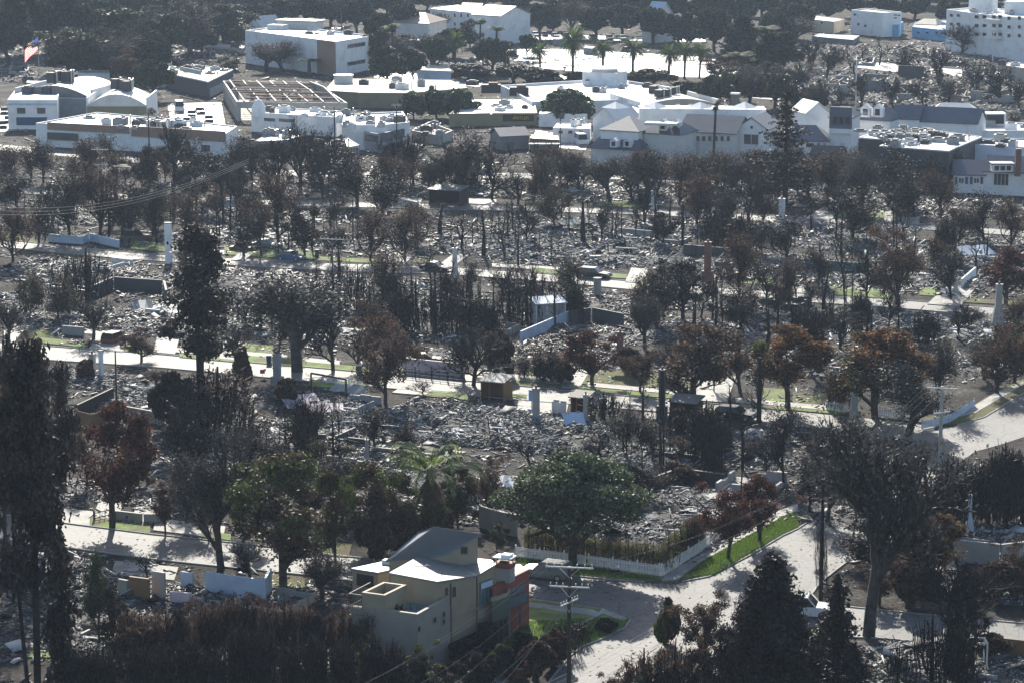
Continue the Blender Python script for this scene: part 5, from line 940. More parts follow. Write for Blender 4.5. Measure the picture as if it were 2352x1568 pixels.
def vault(name, label, e1, e2, ze, depth, rise, wall, roofm, front):
    a, b = G(*e1, ze), G(*e2, ze); a.z = b.z = 0; d = (b - a).normalized(); n = Vector((-d.y, d.x, 0)); L = (b - a).length; root = thing(name, (a + b) / 2 + n * depth / 2, label, 'building'); K = 14
    MB().prism([a, b, b + n * depth, a + n * depth], 0, ze, wall).build('wall', root); arc = [(u / K * L, ze + .01 + rise * math.sin(math.pi * (.12 + .76 * u / K)) - rise * math.sin(math.pi * .12)) for u in range(K + 1)]
    pr = [a + d * u for u, _ in arc]; bot = [(a.x, a.y, ze + .004), (b.x, b.y, ze + .004)]; m = MB()
    ft = [(p.x, p.y, z) for p, (_, z) in zip(pr, arc)]; m.hexa(ft, [(x + n.x * depth, y + n.y * depth, z) for x, y, z in ft], roofm); m.build('arched_roof', root); t = MB()
    for s in (-.2, L): o = a + d * s; t = MB(); t.prism([o, o + d * .35, o + d * .35 + n * (depth + .2), o + n * (depth + .2)], 0.01, ze + rise * .45, 'white'); t.build('side_parapet', root)
    t = MB(); on = MB(); on.prism([a - n * .4, b - n * .4, b - n * .05, a - n * .05], 0, ze - .2, front); on.build('front_wall', root)
    rg = random.Random(len(name) + int(e1[0]))
    for k in range(5):
        u = rg.uniform(.35, .65); v = rg.uniform(.2, .8); p = a + d * L * u + n * depth * v; z = ze + rise * .62; m = MB(); m.box((p.x, p.y, z), 1.6, 1.6, rise * .45 + .5, 'darkgrey', GRID); m.cyl((p.x + 1.2, p.y, z), (p.x + 1.2, p.y, z + rise * .5 + .6), .2, .2, 'steel', 8); m.build('roof_unit', root)
    return root
vault('arched_hall', 'grey arched roof of the left one of two vaulted halls', (36, 222), (208, 226), 5.5, 22, 4.2, 'offwhite', 'greyroof', 'grey')
vault('arched_hall', 'bright white arched roof of the right one of two vaulted halls', (200, 243), (336, 243), 5.0, 16, 4.0, 'offwhite', 'whiteroof', 'olive')
r, P, H = flat('long_shop', 'long low shop with orange fascia and cluttered flat roof', [(82, 283), (300, 294), (520, 307), (545, 290), (380, 272), (222, 258)], 2, 362, 'white', 'greyroof', .4, units=26, seed=5)
on_wall(r, 'orange_fascia', P[0], P[1], (110, 286, 297, 303), 'orange', .25); on_wall(r, 'orange_fascia', P[1], P[2], (303, 296, 518, 320), 'orange', .25)
on_wall(r, 'arched_window', P[1], P[2], (425, 322, 440, 358), 'white', .3, 0, 'glass'); on_wall(r, 'window', P[1], P[2], (462, 332, 485, 350), 'white', .2, 0, 'glass')
on_wall(r, 'awning', P[0], P[1], (112, 306, 180, 322), 'darkgrey', .6)
# burnt roof frame
def burnt_frame():
    h = HT(798, 282, 236); a, b, c, d = [Vector((*G(x, y, h).xy, 0)) for x, y in ((543, 234), (798, 237), (727, 190), (512, 186))]; root = thing('burnt_shop', cen([a, b, c, d]), 'burnt out shop with bare roof beams behind a grey front wall', 'building')
    W = MB()
    for p, q in ((a, b), (b, c), (c, d), (d, a)):
        e = (q - p).normalized(); n = Vector((-e.y, e.x, 0)) * .4; L = (q - p).length; k = max(3, int(L / 3.6)); W.prism([p, q - e * .4, q - e * .4 + n, p + n], h - 1.5, h, 'stone')
        for i in range(k): s = p + e * (L * i / k); W.prism([s, s + e * .9, s + e * .9 + n, s + n], 0, h - 1.503, 'stone')
    W.build('wall', root); rg = random.Random(4)
    for i in range(7): t = (i + .5) / 7; p, q = a.lerp(b, t), d.lerp(c, t); m = MB(); s = rg.uniform(-.8, .5); mid = (p + q) / 2; m.beam((p.x, p.y, h + .1), (mid.x, mid.y, h + .7 + s), .3, .35, 'stone'); m.beam((mid.x, mid.y, h + .7 + s), (q.x, q.y, h + .1), .3, .35, 'stone'); m.build('rafter', root)
    for i in range(11):
        t = (i + .5) / 11; p, q = a.lerp(d, t), b.lerp(c, t); u0, u1 = rg.uniform(0, .15), rg.uniform(.7, 1); m = MB(); p2, q2 = p.lerp(q, u0), p.lerp(q, u1); m.beam((p2.x, p2.y, h + .55 * math.sin(math.pi * t) + rg.uniform(-.2, .2)), (q2.x, q2.y, h + .5 * math.sin(math.pi * t) + rg.uniform(-.5, .2)), .25, .3, rg.choice(['rust', 'rust', 'stone'])); m.build('purlin', root)
    MB().prism(inset([a, b, c, d], .93), 0.01, .12, 'charwood').build('burnt_floor', root)
burnt_frame()
r, P, H = flat('white_shop', 'white shop with bell shaped gable and slanted dark windows', [(577, 258), (772, 270), (800, 256), (612, 246)], 1, 316, 'white', 'whiteroof', .4, units=12, seed=7)
for x0, x1 in ((606, 634), (640, 678)): on_wall(r, 'window', P[0], P[1], (x0, 269 + (x0 - 577) * .05, x1, 279 + (x0 - 577) * .05), 'white', .2, 0, 'glass')
m = MB(); p = G(594, 258, H); m.cyl((p.x, p.y, H - 1), (p.x, p.y, H + 1.2), 1.6, 1.5, 'white', 14); m.cyl((p.x, p.y, H + 1.2), (p.x, p.y, H + 2.5), 1.5, .7, 'white', 14); m.cyl((p.x, p.y, H + 2.5), (p.x, p.y, H + 2.8), .7, .15, 'white', 14); m.build('bell_turret', r)
r, P, H = flat('white_corner_shop', 'white block with bright cluttered roof beside the grey windowed shop', [(785, 287), (866, 288), (941, 281), (925, 256), (790, 262)], 2, 338, 'white', 'whiteroof', .5, units=16, seed=8)
r, P, H = flat('grey_shop', 'grey two storey shop with bands of windows', [(835, 303), (870, 308), (932, 295), (880, 284)], 1, 352, 'grey', 'offwhite', .3)
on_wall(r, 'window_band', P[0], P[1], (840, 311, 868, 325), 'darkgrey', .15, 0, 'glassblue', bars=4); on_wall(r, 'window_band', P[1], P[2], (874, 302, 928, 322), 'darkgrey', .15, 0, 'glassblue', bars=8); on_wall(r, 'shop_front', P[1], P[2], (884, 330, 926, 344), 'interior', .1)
r, P, H = flat('low_grey_shop', 'low grey shop with white canopy behind the bushy topped bare tree', [(583, 325), (660, 322), (700, 312), (620, 306)], 1, 356, 'midgrey', 'whiteroof', .2, units=3, seed=9); on_wall(r, 'window_band', P[0], P[1], (588, 330, 655, 348), 'darkgrey', .1, 0, 'glass', bars=7)
r, P, H = flat('grey_arcade', 'low grey arcade with striped window bays', [(720, 350), (826, 334), (800, 318), (700, 330)], 1, 382, 'greige', 'flatroof', .3, units=6, seed=10); on_wall(r, 'window_band', P[0], P[1], (726, 344, 822, 366), 'white', .15, 0, 'glass', bars=14)
r, P, H = flat('market_hall', 'long low hall with tan roof and dark olive wall', [(745, 208), (826, 213), (942, 214), (1075, 202), (1035, 184), (770, 180)], 2, 250, 'olive', 'beige', .2, units=8, seed=11)
m = MB(); p = G(789, 190, H); m.cyl((p.x, p.y, H - .1), (p.x, p.y, H + 1.7), 2.3, 2.3, 'offwhite', 18); m.cyl((p.x, p.y, H + 1.7), (p.x, p.y, H + 1.9), 2.5, 2.5, 'flatroof', 18); m.build('round_tank', r)
r, P, H = flat('pump_house', 'pale blue windowless box with tan roof behind the market hall', [(958, 161), (1036, 164), (1036, 152), (965, 149)], 1, 188, 'paleblue', 'beige', .2, units=1)
r, P, H = flat('supermarket', 'vast white roofed store with parapet walls and a rooftop tower', [(1190, 216), (1222, 234), (1500, 228), (1576, 206), (1431, 184), (1347, 184), (1150, 196)], 1, 270, 'white', 'whiteroof', .8, units=7, seed=12, h=3.6)
m = MB(); p = G(1389, 188, 3.6); m.box((p.x, p.y, 2.9), 9, 7, 3.2, 'white', GRID); m.cyl((p.x, p.y, 6.1), (p.x, p.y, 6.9), 3.2, 3.2, 'offwhite', 18); m.cyl((p.x, p.y, 6.9), (p.x, p.y, 7.2), 3.8, 2.8, 'white', 18); m.build('rooftop_tower', r)
for x0, x1, y0, y1 in ((1106, 1150, 191, 207), (1173, 1212, 199, 213)): m = MB(); p = G((x0 + x1) / 2, y1, 3.6); m.box((p.x, p.y, 2.9), 4.6, 2.6, 2.0, 'black', 0); m.box((p.x + .5, p.y, 4.9), 2.2, 1.2, .5, 'wood', 0); m.build('black_container', r)
vault('curved_roof_store', 'tan curved roof store behind the slate roofed shops', (1470, 246), (1650, 240), 3.4, 20, 2.4, 'beige', 'beige', 'beige')
r, P, H = flat('dark_sign_shop', 'dark fronted shop with bright roof and small yellow letters', [(1031, 262), (1130, 260), (1234, 260), (1226, 226), (1080, 226)], 2, 290, 'olive', 'whiteroof', .4, units=5, seed=13)
on_wall(r, 'sign_board', P[1], P[2], (1155, 264, 1226, 279), 'charwood', .15)
def lettering(root, txt, A, B, x, y, hgt, mat, off=.3):
    cu = bpy.data.curves.new('lettering', 'FONT'); cu.body = txt; cu.size = hgt; cu.extrude = .03; cu.align_x = 'CENTER'; o = bpy.data.objects.new('lettering', cu); COL.objects.link(o)
    A, B = Vector((*A.xy, 0)), Vector((*B.xy, 0)); u, z = wall_hit(A, B, x, y); d = (B - A).normalized(); n = Vector((d.y, -d.x, 0)); n = n if n.dot(-A) > 0 else -n; p = A + d * u + n * off
    o.parent = root; o.location = Vector((p.x, p.y, z - hgt * .35)) - parent_world(root); o.rotation_euler = (math.pi / 2, 0, math.atan2(d.y, d.x)); cu.materials.append(Mt(mat)); bpy.context.view_layer.update(); me = bpy.data.meshes.new_from_object(o.evaluated_get(bpy.context.evaluated_depsgraph_get())); q = bpy.data.objects.new('lettering', me); COL.objects.link(q); q.parent = root; q.location = o.location; q.rotation_euler = o.rotation_euler; bpy.data.objects.remove(o); return q
lettering(r, 'ANTLER', P[1], P[2], 1196, 271, 1.0, 'yellow')
r, P, H = flat('white_screen_wall', 'long white panelled yard wall below the flat topped tree', [(1238, 262), (1349, 262), (1349, 256), (1240, 256)], 1, 292, 'white', 'whiteroof', .2, cat_='wall')
r, P, H = flat('striped_canopy_shop', 'brown fronted shop under two bright white canopy stripes', [(1217, 318), (1285, 322), (1282, 311), (1218, 309)], 1, 352, 'wood', 'whiteroof', .2); m = MB(); p = G(1250, 330, 3.2); m.box((p.x, p.y, 3.0), 6.2, 1.4, .2, 'white', 0); m.build('awning', r)
r, P, H = flat('white_annexe', 'small white annexe with dark windows left of the slate roofed store', [(1270, 294), (1355, 296), (1358, 284), (1280, 283)], 1, 330, 'white', 'whiteroof', .3, units=2, seed=14)
for x in (1288, 1310, 1335): on_wall(r, 'window', P[0], P[1], (x - 6, 299, x + 6, 309), 'white', .15, 0, 'glass')
gable('grey_roof_shed', 'low grey roofed shed wrecked at one end before the dark fronted shop', (1150, 315), (1215, 312), 2.8, 6, 1.4, 'midgrey', 'slate'); flat('tile_roof_shop', 'ruined shop with tan tiled roof edge right of the white block', [(945, 300), (1010, 312), (1040, 300), (985, 280)], 1, 335, 'stone', 'rust', .7, units=8, seed=15)
# the slate roofed store
def slate_store():
    A0 = thing('slate_roofed_store', G(1590, 345), 'rambling white store with slate hips, mansards and gables', 'building')
    gable('', '', (1380, 299), (1466, 304), 7.0, 9, 2.4, 'white', 'slate', root=A0, hip=.9)
    _, a, b, n = gable('', '', (1357, 340), (1466, 347), 3.6, 5, 1.9, 'offwhite', 'slate', root=A0, hip=.3)
    for x in (1409, 1440): dormer(A0, x, 339, 4.2, 1.5, 1.7)
    gable('', '', (1479, 306), (1561, 311), 6.6, 8, 2.4, 'offwhite', 'slate', root=A0, hip=.5); p = G(1520, 284, 8.8); m = MB(); m.box((p.x, p.y, 8.5), 6.4, 3.0, .5, 'offwhite', GRID * .6); m.build('crown_cornice', A0)
    for x in (1522, 1551): dormer(A0, x, 301, 7.2, 1.7, 2.2)
    _, a, b, n = gable('', '', (1562, 303), (1690, 309), 6.2, 10, 2.9, 'offwhite', 'slate', root=A0)
    for x in range(1575, 1685, 14): on_wall(A0, 'window', a, b, (x - 5, 312, x + 5, 326), 'offwhite', .15, 0, 'winbrown')
    _, a, b, n = gable('', '', (1690, 296), (1762, 299), 6.9, 10, 2.3, 'white', 'slate', axis=1, root=A0); on_wall(A0, 'display_window', a, b, (1708, 308, 1744, 333), 'white', .3, 0, 'winbrown', bars=1); on_wall(A0, 'round_vent', a, b, (1724, 290, 1729, 296), 'darkgrey', .1)
    _, a, b, n = gable('', '', (1790, 324), (1903, 326), 4.0, 9, 2.6, 'white', 'slate', root=A0, hip=.6)
    for x0, x1 in ((1850, 1871), (1876, 1884), (1890, 1900)): on_wall(A0, 'window', a, b, (x0, 328, x1, 340), 'white', .15, 0, 'glass')
    m = MB(); p = G(1687, 338); m.box((p.x, p.y, 0), 1.5, 1.2, 11, 'darkgrey', GRID); m.box((p.x, p.y, 11), 1.8, 1.5, .3, 'offwhite', GRID); m.build('chimney', A0)
slate_store()
def back_row():
    A0 = thing('mansard_row', G(1600, 300), 'back row of slate mansards with white parapet and small dormers', 'building')
    gable('', '', (1477, 270), (1600, 273), 6.4, 7, 2.0, 'white', 'slate', root=A0); gable('', '', (1601, 273), (1716, 274), 6.4, 7, 2.0, 'white', 'slate', root=A0)
    for x in (1552, 1580, 1661): dormer(A0, x, 267, 7.0, 1.8, 2.2)
    m = MB(); a, b = G(1470, 250, 9.4), G(1760, 252, 9.4); n = Vector((0, 1, 0)) * 6; m.prism([a, b, b + n, a + n], 0, 9.4, 'white', 'whiteroof'); m.build('rear_wall', A0)
    for x in (1415, 1505, 1610, 1712): m = MB(); p = G(x, 250, 9.4); m.cyl((p.x, p.y + 2, 9.4), (p.x, p.y + 2, 10.5), 3.0, .2, 'white', 4); m.build('roof_lantern', A0)
back_row()
r, P, H = flat('white_cube_store', 'plain white windowless block behind the slate hipped roof', [(1415, 258), (1475, 260), (1475, 240), (1418, 240)], 1, 296, 'white', 'whiteroof', .4); gable('white_shed', 'white gabled shed right of the flat topped green tree', (1362, 272), (1412, 276), 5.0, 9, 2.5, 'white', 'whiteroof', axis=1)
r, a, b, n = gable('white_gable_house', 'white gabled building with bright roof right of the tiered pine', (1852, 262), (1905, 260), 8.2, 7, 2.2, 'white', 'whiteroof', axis=1)
r, a, b, n = gable('slate_tower_house', 'slate clad tower block with tall dark windows', (1905, 270), (1958, 272), 8.6, 7, 1.8, 'white', 'slate', hip=.4); on_wall(r, 'slate_face', a, b, (1906, 246, 1957, 296), 'slate', .3)
for x in (1919, 1933, 1947): on_wall(r, 'window', a, b, (x - 5, 268, x + 5, 286), 'darkgrey', .15, .3, 'glass')
on_wall(r, 'balcony', a, b, (1907, 296, 1956, 306), 'white', 1.0)
r, a, b, n = gable('dormer_house', 'slate mansard with two white dormers right of the slate tower', (1966, 275), (2044, 279), 6.6, 6, 2.3, 'white', 'slate', hip=.2)
for x in (1987, 2015): dormer(r, x, 270, 7.6, 2.0, 2.6)
gable('slate_gable_shop', 'narrow slate gabled shop between the dormers and the long slate roof', (2052, 274), (2110, 276), 6.3, 7, 2.5, 'white', 'slate'); gable('long_slate_shop', 'long slate roofed shop with white end gable', (2108, 280), (2244, 286), 5.8, 8, 2.7, 'white', 'slate')
gable('small_white_gable', 'small bright white roof above the long slate roofed shop', (2146, 254), (2238, 256), 6.0, 5, 1.3, 'white', 'whiteroof', hip=.5); gable('white_end_gable', 'white gable end facing the yard with plain wall', (2090, 276), (2142, 279), 5.4, 5, 2.6, 'white', 'whiteroof', axis=1)
r, P, H = flat('flat_roof_shops', 'white flat roofed shops with brown slatted front and many vents', [(1967, 277), (2045, 302), (2200, 302), (2352, 300), (2380, 284), (2240, 276)], 1, 345, 'white', 'whiteroof', .5, units=30, seed=16)
on_wall(r, 'slatted_front', P[0], P[1], (1969, 283, 1998, 316), 'rust', .2)
m = MB(); p = G(2268, 284, H); m.box((p.x, p.y, H - .3), 7.2, 3.6, 2.6, 'white', 0); m.box((p.x + .3, p.y - 1.95, H + .1), 5.6, .3, 1.9, 'black', 0); m.build('solar_hood', r)
r, P, H = flat('dark_glass_building', 'dark flat roofed building with wide white eaves and cluttered roof', [(1972, 316), (2053, 322), (2019, 335), (2179, 347), (2256, 314), (2150, 300), (2014, 300)], 3, 432, 'darkgrey', 'flatroof', .25, units=60, seed=17, parm='offwhite', h=7.6)
for x0, x1, y0 in ((2032, 2064, 356), (2070, 2100, 358), (2106, 2136, 361), (2142, 2172, 364)):
    on_wall(r, 'window_band', P[2], P[3], (x0, y0, x1, y0 + 12), 'darkgrey', .15, 0, 'glassblue', bars=2); on_wall(r, 'window_band', P[2], P[3], (x0, y0 + 18, x1, y0 + 44), 'darkgrey', .15, 0, 'glass', bars=3)
r, P, H = flat('blue_grey_block', 'plain blue grey wall block behind the slate roofed cottage', [(2210, 330), (2400, 342), (2400, 318), (2226, 318)], 0, 410, 'paleblue', 'flatroof', .4, units=8, seed=18)
def cottage():
    root, a, b, n = gable('slate_cottage', 'white cottage with slate roof and shuttered windows at the right edge', (2190, 402), (2262, 404), 3.4, 8, 2.2, 'white', 'slate')
    for x in (2208, 2243): on_wall(root, 'window', a, b, (x - 7, 408, x + 7, 422), 'white', .15, 0, 'glass', bars=1); [on_wall(root, 'shutter', a, b, (x + s - 3, 407, x + s + 3, 423), 'navy', .12) for s in (-12, 12)]
    _, a, b, n = gable('', '', (2261, 394), (2420, 402), 4.2, 8, 2.4, 'white', 'slate', root=root); on_wall(root, 'display_window', a, b, (2282, 398, 2318, 427), 'white', .2, 0, 'glass', bars=3)
    m = MB(); p = G(2300, 391, 4.8); m.box((p.x, p.y, 4.6), 3.6, 2.6, 1.4, 'white', 0); m.box((p.x, p.y - .1, 6.0), 4.2, 3.2, .2, 'slate', 0); o = m.build('dormer', root)
    for k in (-1, 0, 1): s = MB(); s.box((p.x + k * 1.1, p.y - 1.33, 4.9), .8, .1, .8, 'glass', 0); s.build('pane', o)
    m = MB(); p = G(2338, 380, 6); m.box((p.x, p.y, 4), 1.0, 1.0, 5, 'brick', 0); m.build('chimney', root)
cottage()
gable('dark_shingle_house', 'dark shingled roof with white edge left of the dark flat roofed building', (1858, 372), (1925, 375), 3.0, 8, 2.6, 'offwhite', 'darkgrey'); gable('charred_bungalow', 'charred bungalow with pale eave below the tiered pine', (1770, 390), (1850, 394), 2.6, 8, 1.8, 'darkgrey', 'charwood')
# ------------------------------------------------------------------ the far blocks
r, P, H = flat('cream_house', 'cream two storey house with white roof on stilts', [(1848, 43), (1915, 50), (1940, 44), (1870, 36)], 1, 78, 'cream', 'whiteroof', .3); [on_wall(r, 'window', P[0], P[1], (x - 4, 50, x + 4, 56), 'white', .2, 0, 'glass') for x in (1864, 1888)]
r, P, H = flat('white_cube_block', 'tall white cube of flats with few windows', [(1955, 23), (2028, 30), (2071, 28), (1990, 19)], 1, 86, 'white', 'beige', .5); [on_wall(r, 'window', P[0], P[1], (x - 3, y - 3, x + 3, y + 3), 'paleblue', .15, 0, 'glass') for x, y in ((1964, 34), (1972, 56), (1988, 60))]
[on_wall(r, 'window', P[1], P[2], (x - 4, y - 2, x + 4, y + 2), 'offwhite', .15, 0, 'glass') for x, y in ((2056, 35), (2064, 36), (2056, 42))]
r, P, H = flat('sky_blue_house', 'sky blue house between the white cube and the apartment block', [(2095, 62), (2172, 70), (2172, 58), (2105, 52)], 1, 96, 'skyblue', 'beige', .3); [on_wall(r, 'window', P[0], P[1], (x - 4, 72, x + 4, 79), 'paleblue', .15, 0, 'glass') for x in (2110, 2130, 2152)]
flat('blue_annexe', 'small bright blue annexe right of the white cube', [(2039, 56), (2064, 58), (2075, 50), (2048, 49)], 1, 86, 'skyblue', 'paleblue', .2); gable('cream_gable_house', 'cream upper storey with pale roof above the sky blue house', (2100, 56), (2150, 58), 3.4, 8, 1.4, 'cream', 'beige', hip=.4)
flat('long_blue_shed', 'long pale blue shed left of the apartment block', [(2120, 52), (2178, 55), (2180, 48), (2124, 46)], 1, 80, 'skyblue', 'paleblue', .2)
r, P, H = flat('apartment_block', 'white four storey apartment block with balconies at the upper right', [(2174, 22), (2232, 30), (2304, 38), (2420, 46), (2420, 28), (2300, 20), (2235, 17)], 1, 104, 'white', 'whiteroof', .6, units=6, seed=20, h=12.5)
for row in (38, 58, 78):
    for x in (2186, 2202): on_wall(r, 'window', P[0], P[1], (x - 4, row - 6, x + 4, row + 2), 'offwhite', .15, 0, 'glass')
    for x in (2244, 2262, 2284, 2298): on_wall(r, 'window', P[1], P[2], (x - 5, row - 3, x + 5, row + 6), 'offwhite', .15, 0, 'glass')
    on_wall(r, 'balcony', P[1], P[2], (2272, row + 6, 2302, row + 11), 'white', 1.4)
    for x in (2318, 2342): on_wall(r, 'window', P[2], P[3], (x - 4, row, x + 4, row + 9), 'offwhite', .15, 0, 'glass')
for x, y, sx in ((2258, 22, 7), (2340, 28, 7)): m = MB(); p = G(x, y, 12.5); m.box((p.x, p.y, 12.0), sx, 6, 3.6, 'white', GRID); m.build('penthouse', r)
flat('beige_block', 'beige flat roofed block with a strip of dark windows at the right edge', [(2300, 150), (2400, 163), (2400, 150), (2318, 143)], 0, 188, 'beige', 'flatroof', .3, units=3, seed=21)
r, P, H = flat('blue_roof_terrace', 'low pale blue terrace roof before the cream house', [(1865, 84), (1960, 92), (1975, 82), (1880, 78)], 1, 104, 'midgrey', 'paleblue', .2)
# ruins at upper right: roofless walls with holes
def ruin(name, label, roof, i0, yb, mat, seed, hole=True):
    rg = random.Random(seed); x, y = roof[i0]; H = HT(x, yb, y); P = [Vector((*G(px, py, H).xy, 0)) for px, py in roof]; root = thing(name, cen(P), label, 'ruin')
    for i in range(len(P)):
        a, b = P[i], P[(i + 1) % len(P)]; L = (b - a).length; e = (b - a).normalized(); n = Vector((-e.y, e.x, 0)) * .35; k = max(2, int(L / 2.4)); m = MB()
        for j in range(k):
            s0, s1 = a + e * (L * j / k), a + e * (L * (j + 1) / k) - e * (.36 if j == k - 1 else 0); hh = H * rg.uniform(.55, 1); 
            if hole and rg.random() < .4: m.prism([s0, s1, s1 + n, s0 + n], 0, H * .35, mat); m.prism([s0, s1, s1 + n, s0 + n], H * .7, max(H * .75, hh), mat)
            else: m.prism([s0, s1, s1 + n, s0 + n], 0, hh, mat)
        m.build('wall', root)
    m = MB()
    for k in range(6): p, q = P[0].lerp(P[1], rg.random()), P[2].lerp(P[3 % len(P)], rg.random()); m.beam((p.x, p.y, H * rg.uniform(.4, .95)), (q.x, q.y, H * rg.uniform(.3, .9)), .25, .3, 'charwood')
    m.build('fallen_beam', root); return root
RUINW = [f'{c} roofless shell {p}' for c, p in (('stone grey', 'just left of the tall white pole'), ('grey', 'below the cream house on stilts'), ('pale', 'below the tall white cube of flats'), ('dark grey', 'below the apartment block left part'), ('stone grey', 'below the apartment block right part'), ('grey', 'right of the dark gutted block'), ('dark grey', 'left of the beige block'), ('small grey', 'at the foot of the apartment block'), ('low', 'left of the low pale blue terrace roof'), ('stone grey', 'among the trees behind the pale box building'), ('dark grey', 'just right of the flagpole'), ('stone grey', 'left of the gutted shop'), ('stone grey', 'right of the three storey block'), ('grey', 'in front of the far long pale roof'), ('dark grey', 'above the gutted shop'), ('grey', 'left of the flagpole'), ('stone grey', 'among dark trees above the tiered pine'), ('grey', 'in front of the white annexe'), ('stone grey', 'in front of the grey roofed shed'), ('tan', 'below the grey windowed shop'), ('stone grey', 'in front of the slate hips'), ('grey', 'in front of the long slate roof'), ('stone grey', 'below the arched window shop'), ('dark grey', 'below the corner of the long low shop'), ('stone grey', 'below the dark flat roofed building'))]
ruin('ruined_flats', 'grey roofless ruin with doorway at upper right', [(1880, 190), (1948, 186), (1950, 172), (1890, 172)], 1, 226, 'grey', 1); ruin('ruined_flats', 'dark gutted block in the middle of the upper right ruins', [(2063, 150), (2125, 152), (2118, 134), (2066, 134)], 1, 190, 'darkgrey', 2, False)
ruin('ruined_flats', 'long roofless grey ruin with window holes behind the slate roofs', [(2040, 205), (2120, 208), (2116, 190), (2050, 190)], 1, 240, 'stone', 3); ruin('ruined_flats', 'low arched ruin near the right edge behind the slate roofs', [(2120, 214), (2230, 220), (2225, 200), (2130, 200)], 1, 246, 'greige', 4)
ruin('ruined_flats', 'ruined grey shell right of the tall white pole', [(1975, 180), (2040, 184), (2040, 168), (1980, 166)], 1, 222, 'midgrey', 5); ruin('ruined_flats', 'ruined wall with pale openings below the beige block', [(2230, 205), (2330, 212), (2330, 192), (2240, 192)], 1, 248, 'stone', 6); ruin('ruined_flats', 'scorched terrace below the sky blue house', [(2050, 112), (2150, 120), (2160, 104), (2060, 100)], 1, 140, 'stone', 7)
ruin('ruined_house', 'roofless shell among the trees left of the three storey block', [(383, 100), (470, 104), (480, 88), (395, 84)], 1, 122, 'stone', 8)
r, P, H = flat('gutted_shop', 'gutted shop with flat charred roof and grey porch at upper left', [(383, 168), (478, 188), (536, 160), (445, 148)], 1, 226, 'darkgrey', 'charwood', .3, units=10, seed=22, parm='offwhite'); on_wall(r, 'porch_wall', P[1], P[2], (480, 192, 534, 210), 'grey', .5); on_wall(r, 'clerestory', P[0], P[1], (415, 158, 462, 168), 'offwhite', .2)
flat('tan_flat_shop', 'low tan building left of the three storey block', [(468, 107), (562, 112), (562, 103), (480, 100)], 1, 124, 'beige', 'flatroof', .3, units=3, seed=23); flat('pale_box_shop', 'small pale box building behind the arched halls', [(178, 168), (252, 170), (250, 162), (182, 162)], 1, 196, 'offwhite', 'flatroof', .2)
r, P, H = flat('far_white_hall', 'far white hall with tiled roof and upright windows', [(988, 20), (1090, 30), (1150, 24), (1050, 12)], 1, 72, 'white', 'tileroof', .1); grid_wins(r, P[0], P[1], (1010, 1022, 1045, 1060, 1075), (36, 56), 5, 10)
gable('tiled_wing', 'red tiled wing joined to the far white hall', (1085, 34), (1150, 38), 8.5, 14, 2.5, 'white', 'tileroof'); r, P, H = flat('far_white_wing', 'far white wing half hidden by trees right of the hall', [(1120, 48), (1205, 40), (1226, 32), (1140, 38)], 1, 62, 'white', 'tileroof', .1)
gable('tan_roof_hall', 'long tan roofed hall left of the far white hall', (868, 52), (985, 55), 5.5, 16, 2.6, 'offwhite', 'tileroof', hip=.5); m = MB(); flat('brown_stair_block', 'brown stair block on the far hall roof', [(1058, 16), (1106, 18), (1110, 8), (1062, 6)], 1, 60, 'rust', 'rust', .1)
flat('far_long_roof', 'low pale roof above the parking lot at the top', [(940, 92), (1040, 98), (1046, 90), (950, 86)], 1, 110, 'midgrey', 'whiteroof', .2); gable('far_steep_roof', 'steep pale gable among dark trees at the top', (1475, 52), (1505, 54), 6, 10, 6, 'offwhite', 'paleblue'); gable('far_white_gable', 'small white gabled house left of the three storey block', (574, 60), (598, 62), 4.5, 8, 3, 'white', 'offwhite', axis=1)
flat('far_pale_block', 'far pale building at the top left behind the brown trees', [(192, 16), (270, 20), (272, 10), (196, 8)], 1, 44, 'paleblue', 'offwhite', .2); r, P, H = flat('round_top_block', 'far white building with round roof tank at the top left', [(318, 18), (384, 22), (386, 12), (322, 10)], 1, 40, 'white', 'offwhite', .2); m = MB(); p = G(332, 8, H); m.cyl((p.x, p.y, H - .1), (p.x, p.y, H + 2), 7, 6.6, 'white', 20); m.build('round_tank', r)
for x, y, w_, lb in ((1600, 60, 60, 'row of low pale roofs right of the far steep gable'), (1270, 90, 50, 'low shed at the back of the bright car park'), (1740, 80, 40, 'pale shed among the dark trees at upper right'), (60, 190, 40, 'low ruined shed behind the flagpole'), (1340, 110, 30, 'small grey shed by the date palms')): flat('far_shed', lb, [(x, y), (x + w_, y + 3), (x + w_ + 3, y - 3), (x + 3, y - 5)], 1, y + 18, 'grey', 'offwhite', .2)

for i, (x, y, w_, hh, mt) in enumerate([(1890, 240, 40, 16, 'stone'), (1960, 150, 46, 12, 'grey'), (2000, 128, 50, 10, 'stone'), (2160, 150, 40, 14, 'midgrey'), (2210, 175, 50, 14, 'stone'), (2110, 178, 44, 16, 'grey'), (2260, 200, 40, 18, 'midgrey'), (2180, 110, 40, 12, 'grey'), (1900, 120, 40, 8, 'stone'), (240, 130, 50, 12, 'stone'), (130, 150, 50, 12, 'midgrey'), (300, 175, 40, 14, 'stone'), (900, 130, 46, 10, 'stone'), (980, 140, 40, 10, 'grey'), (440, 130, 44, 12, 'midgrey'), (20, 170, 44, 12, 'grey'), (1760, 150, 40, 12, 'stone'), (1280, 395, 50, 16, 'grey'), (1080, 400, 50, 16, 'stone'), (850, 405, 44, 16, 'greige'), (1450, 405, 50, 14, 'stone'), (1640, 410, 44, 16, 'grey'), (480, 400, 50, 16, 'stone'), (250, 405, 50, 14, 'midgrey'), (2120, 440, 50, 14, 'stone')]):
    ruin('ruined_house', RUINW[i], [(x, y - hh), (x + w_, y - hh + 3), (x + w_ + 4, y - hh - 8), (x + 4, y - hh - 9)], 1, y + 3, mt, 40 + i)
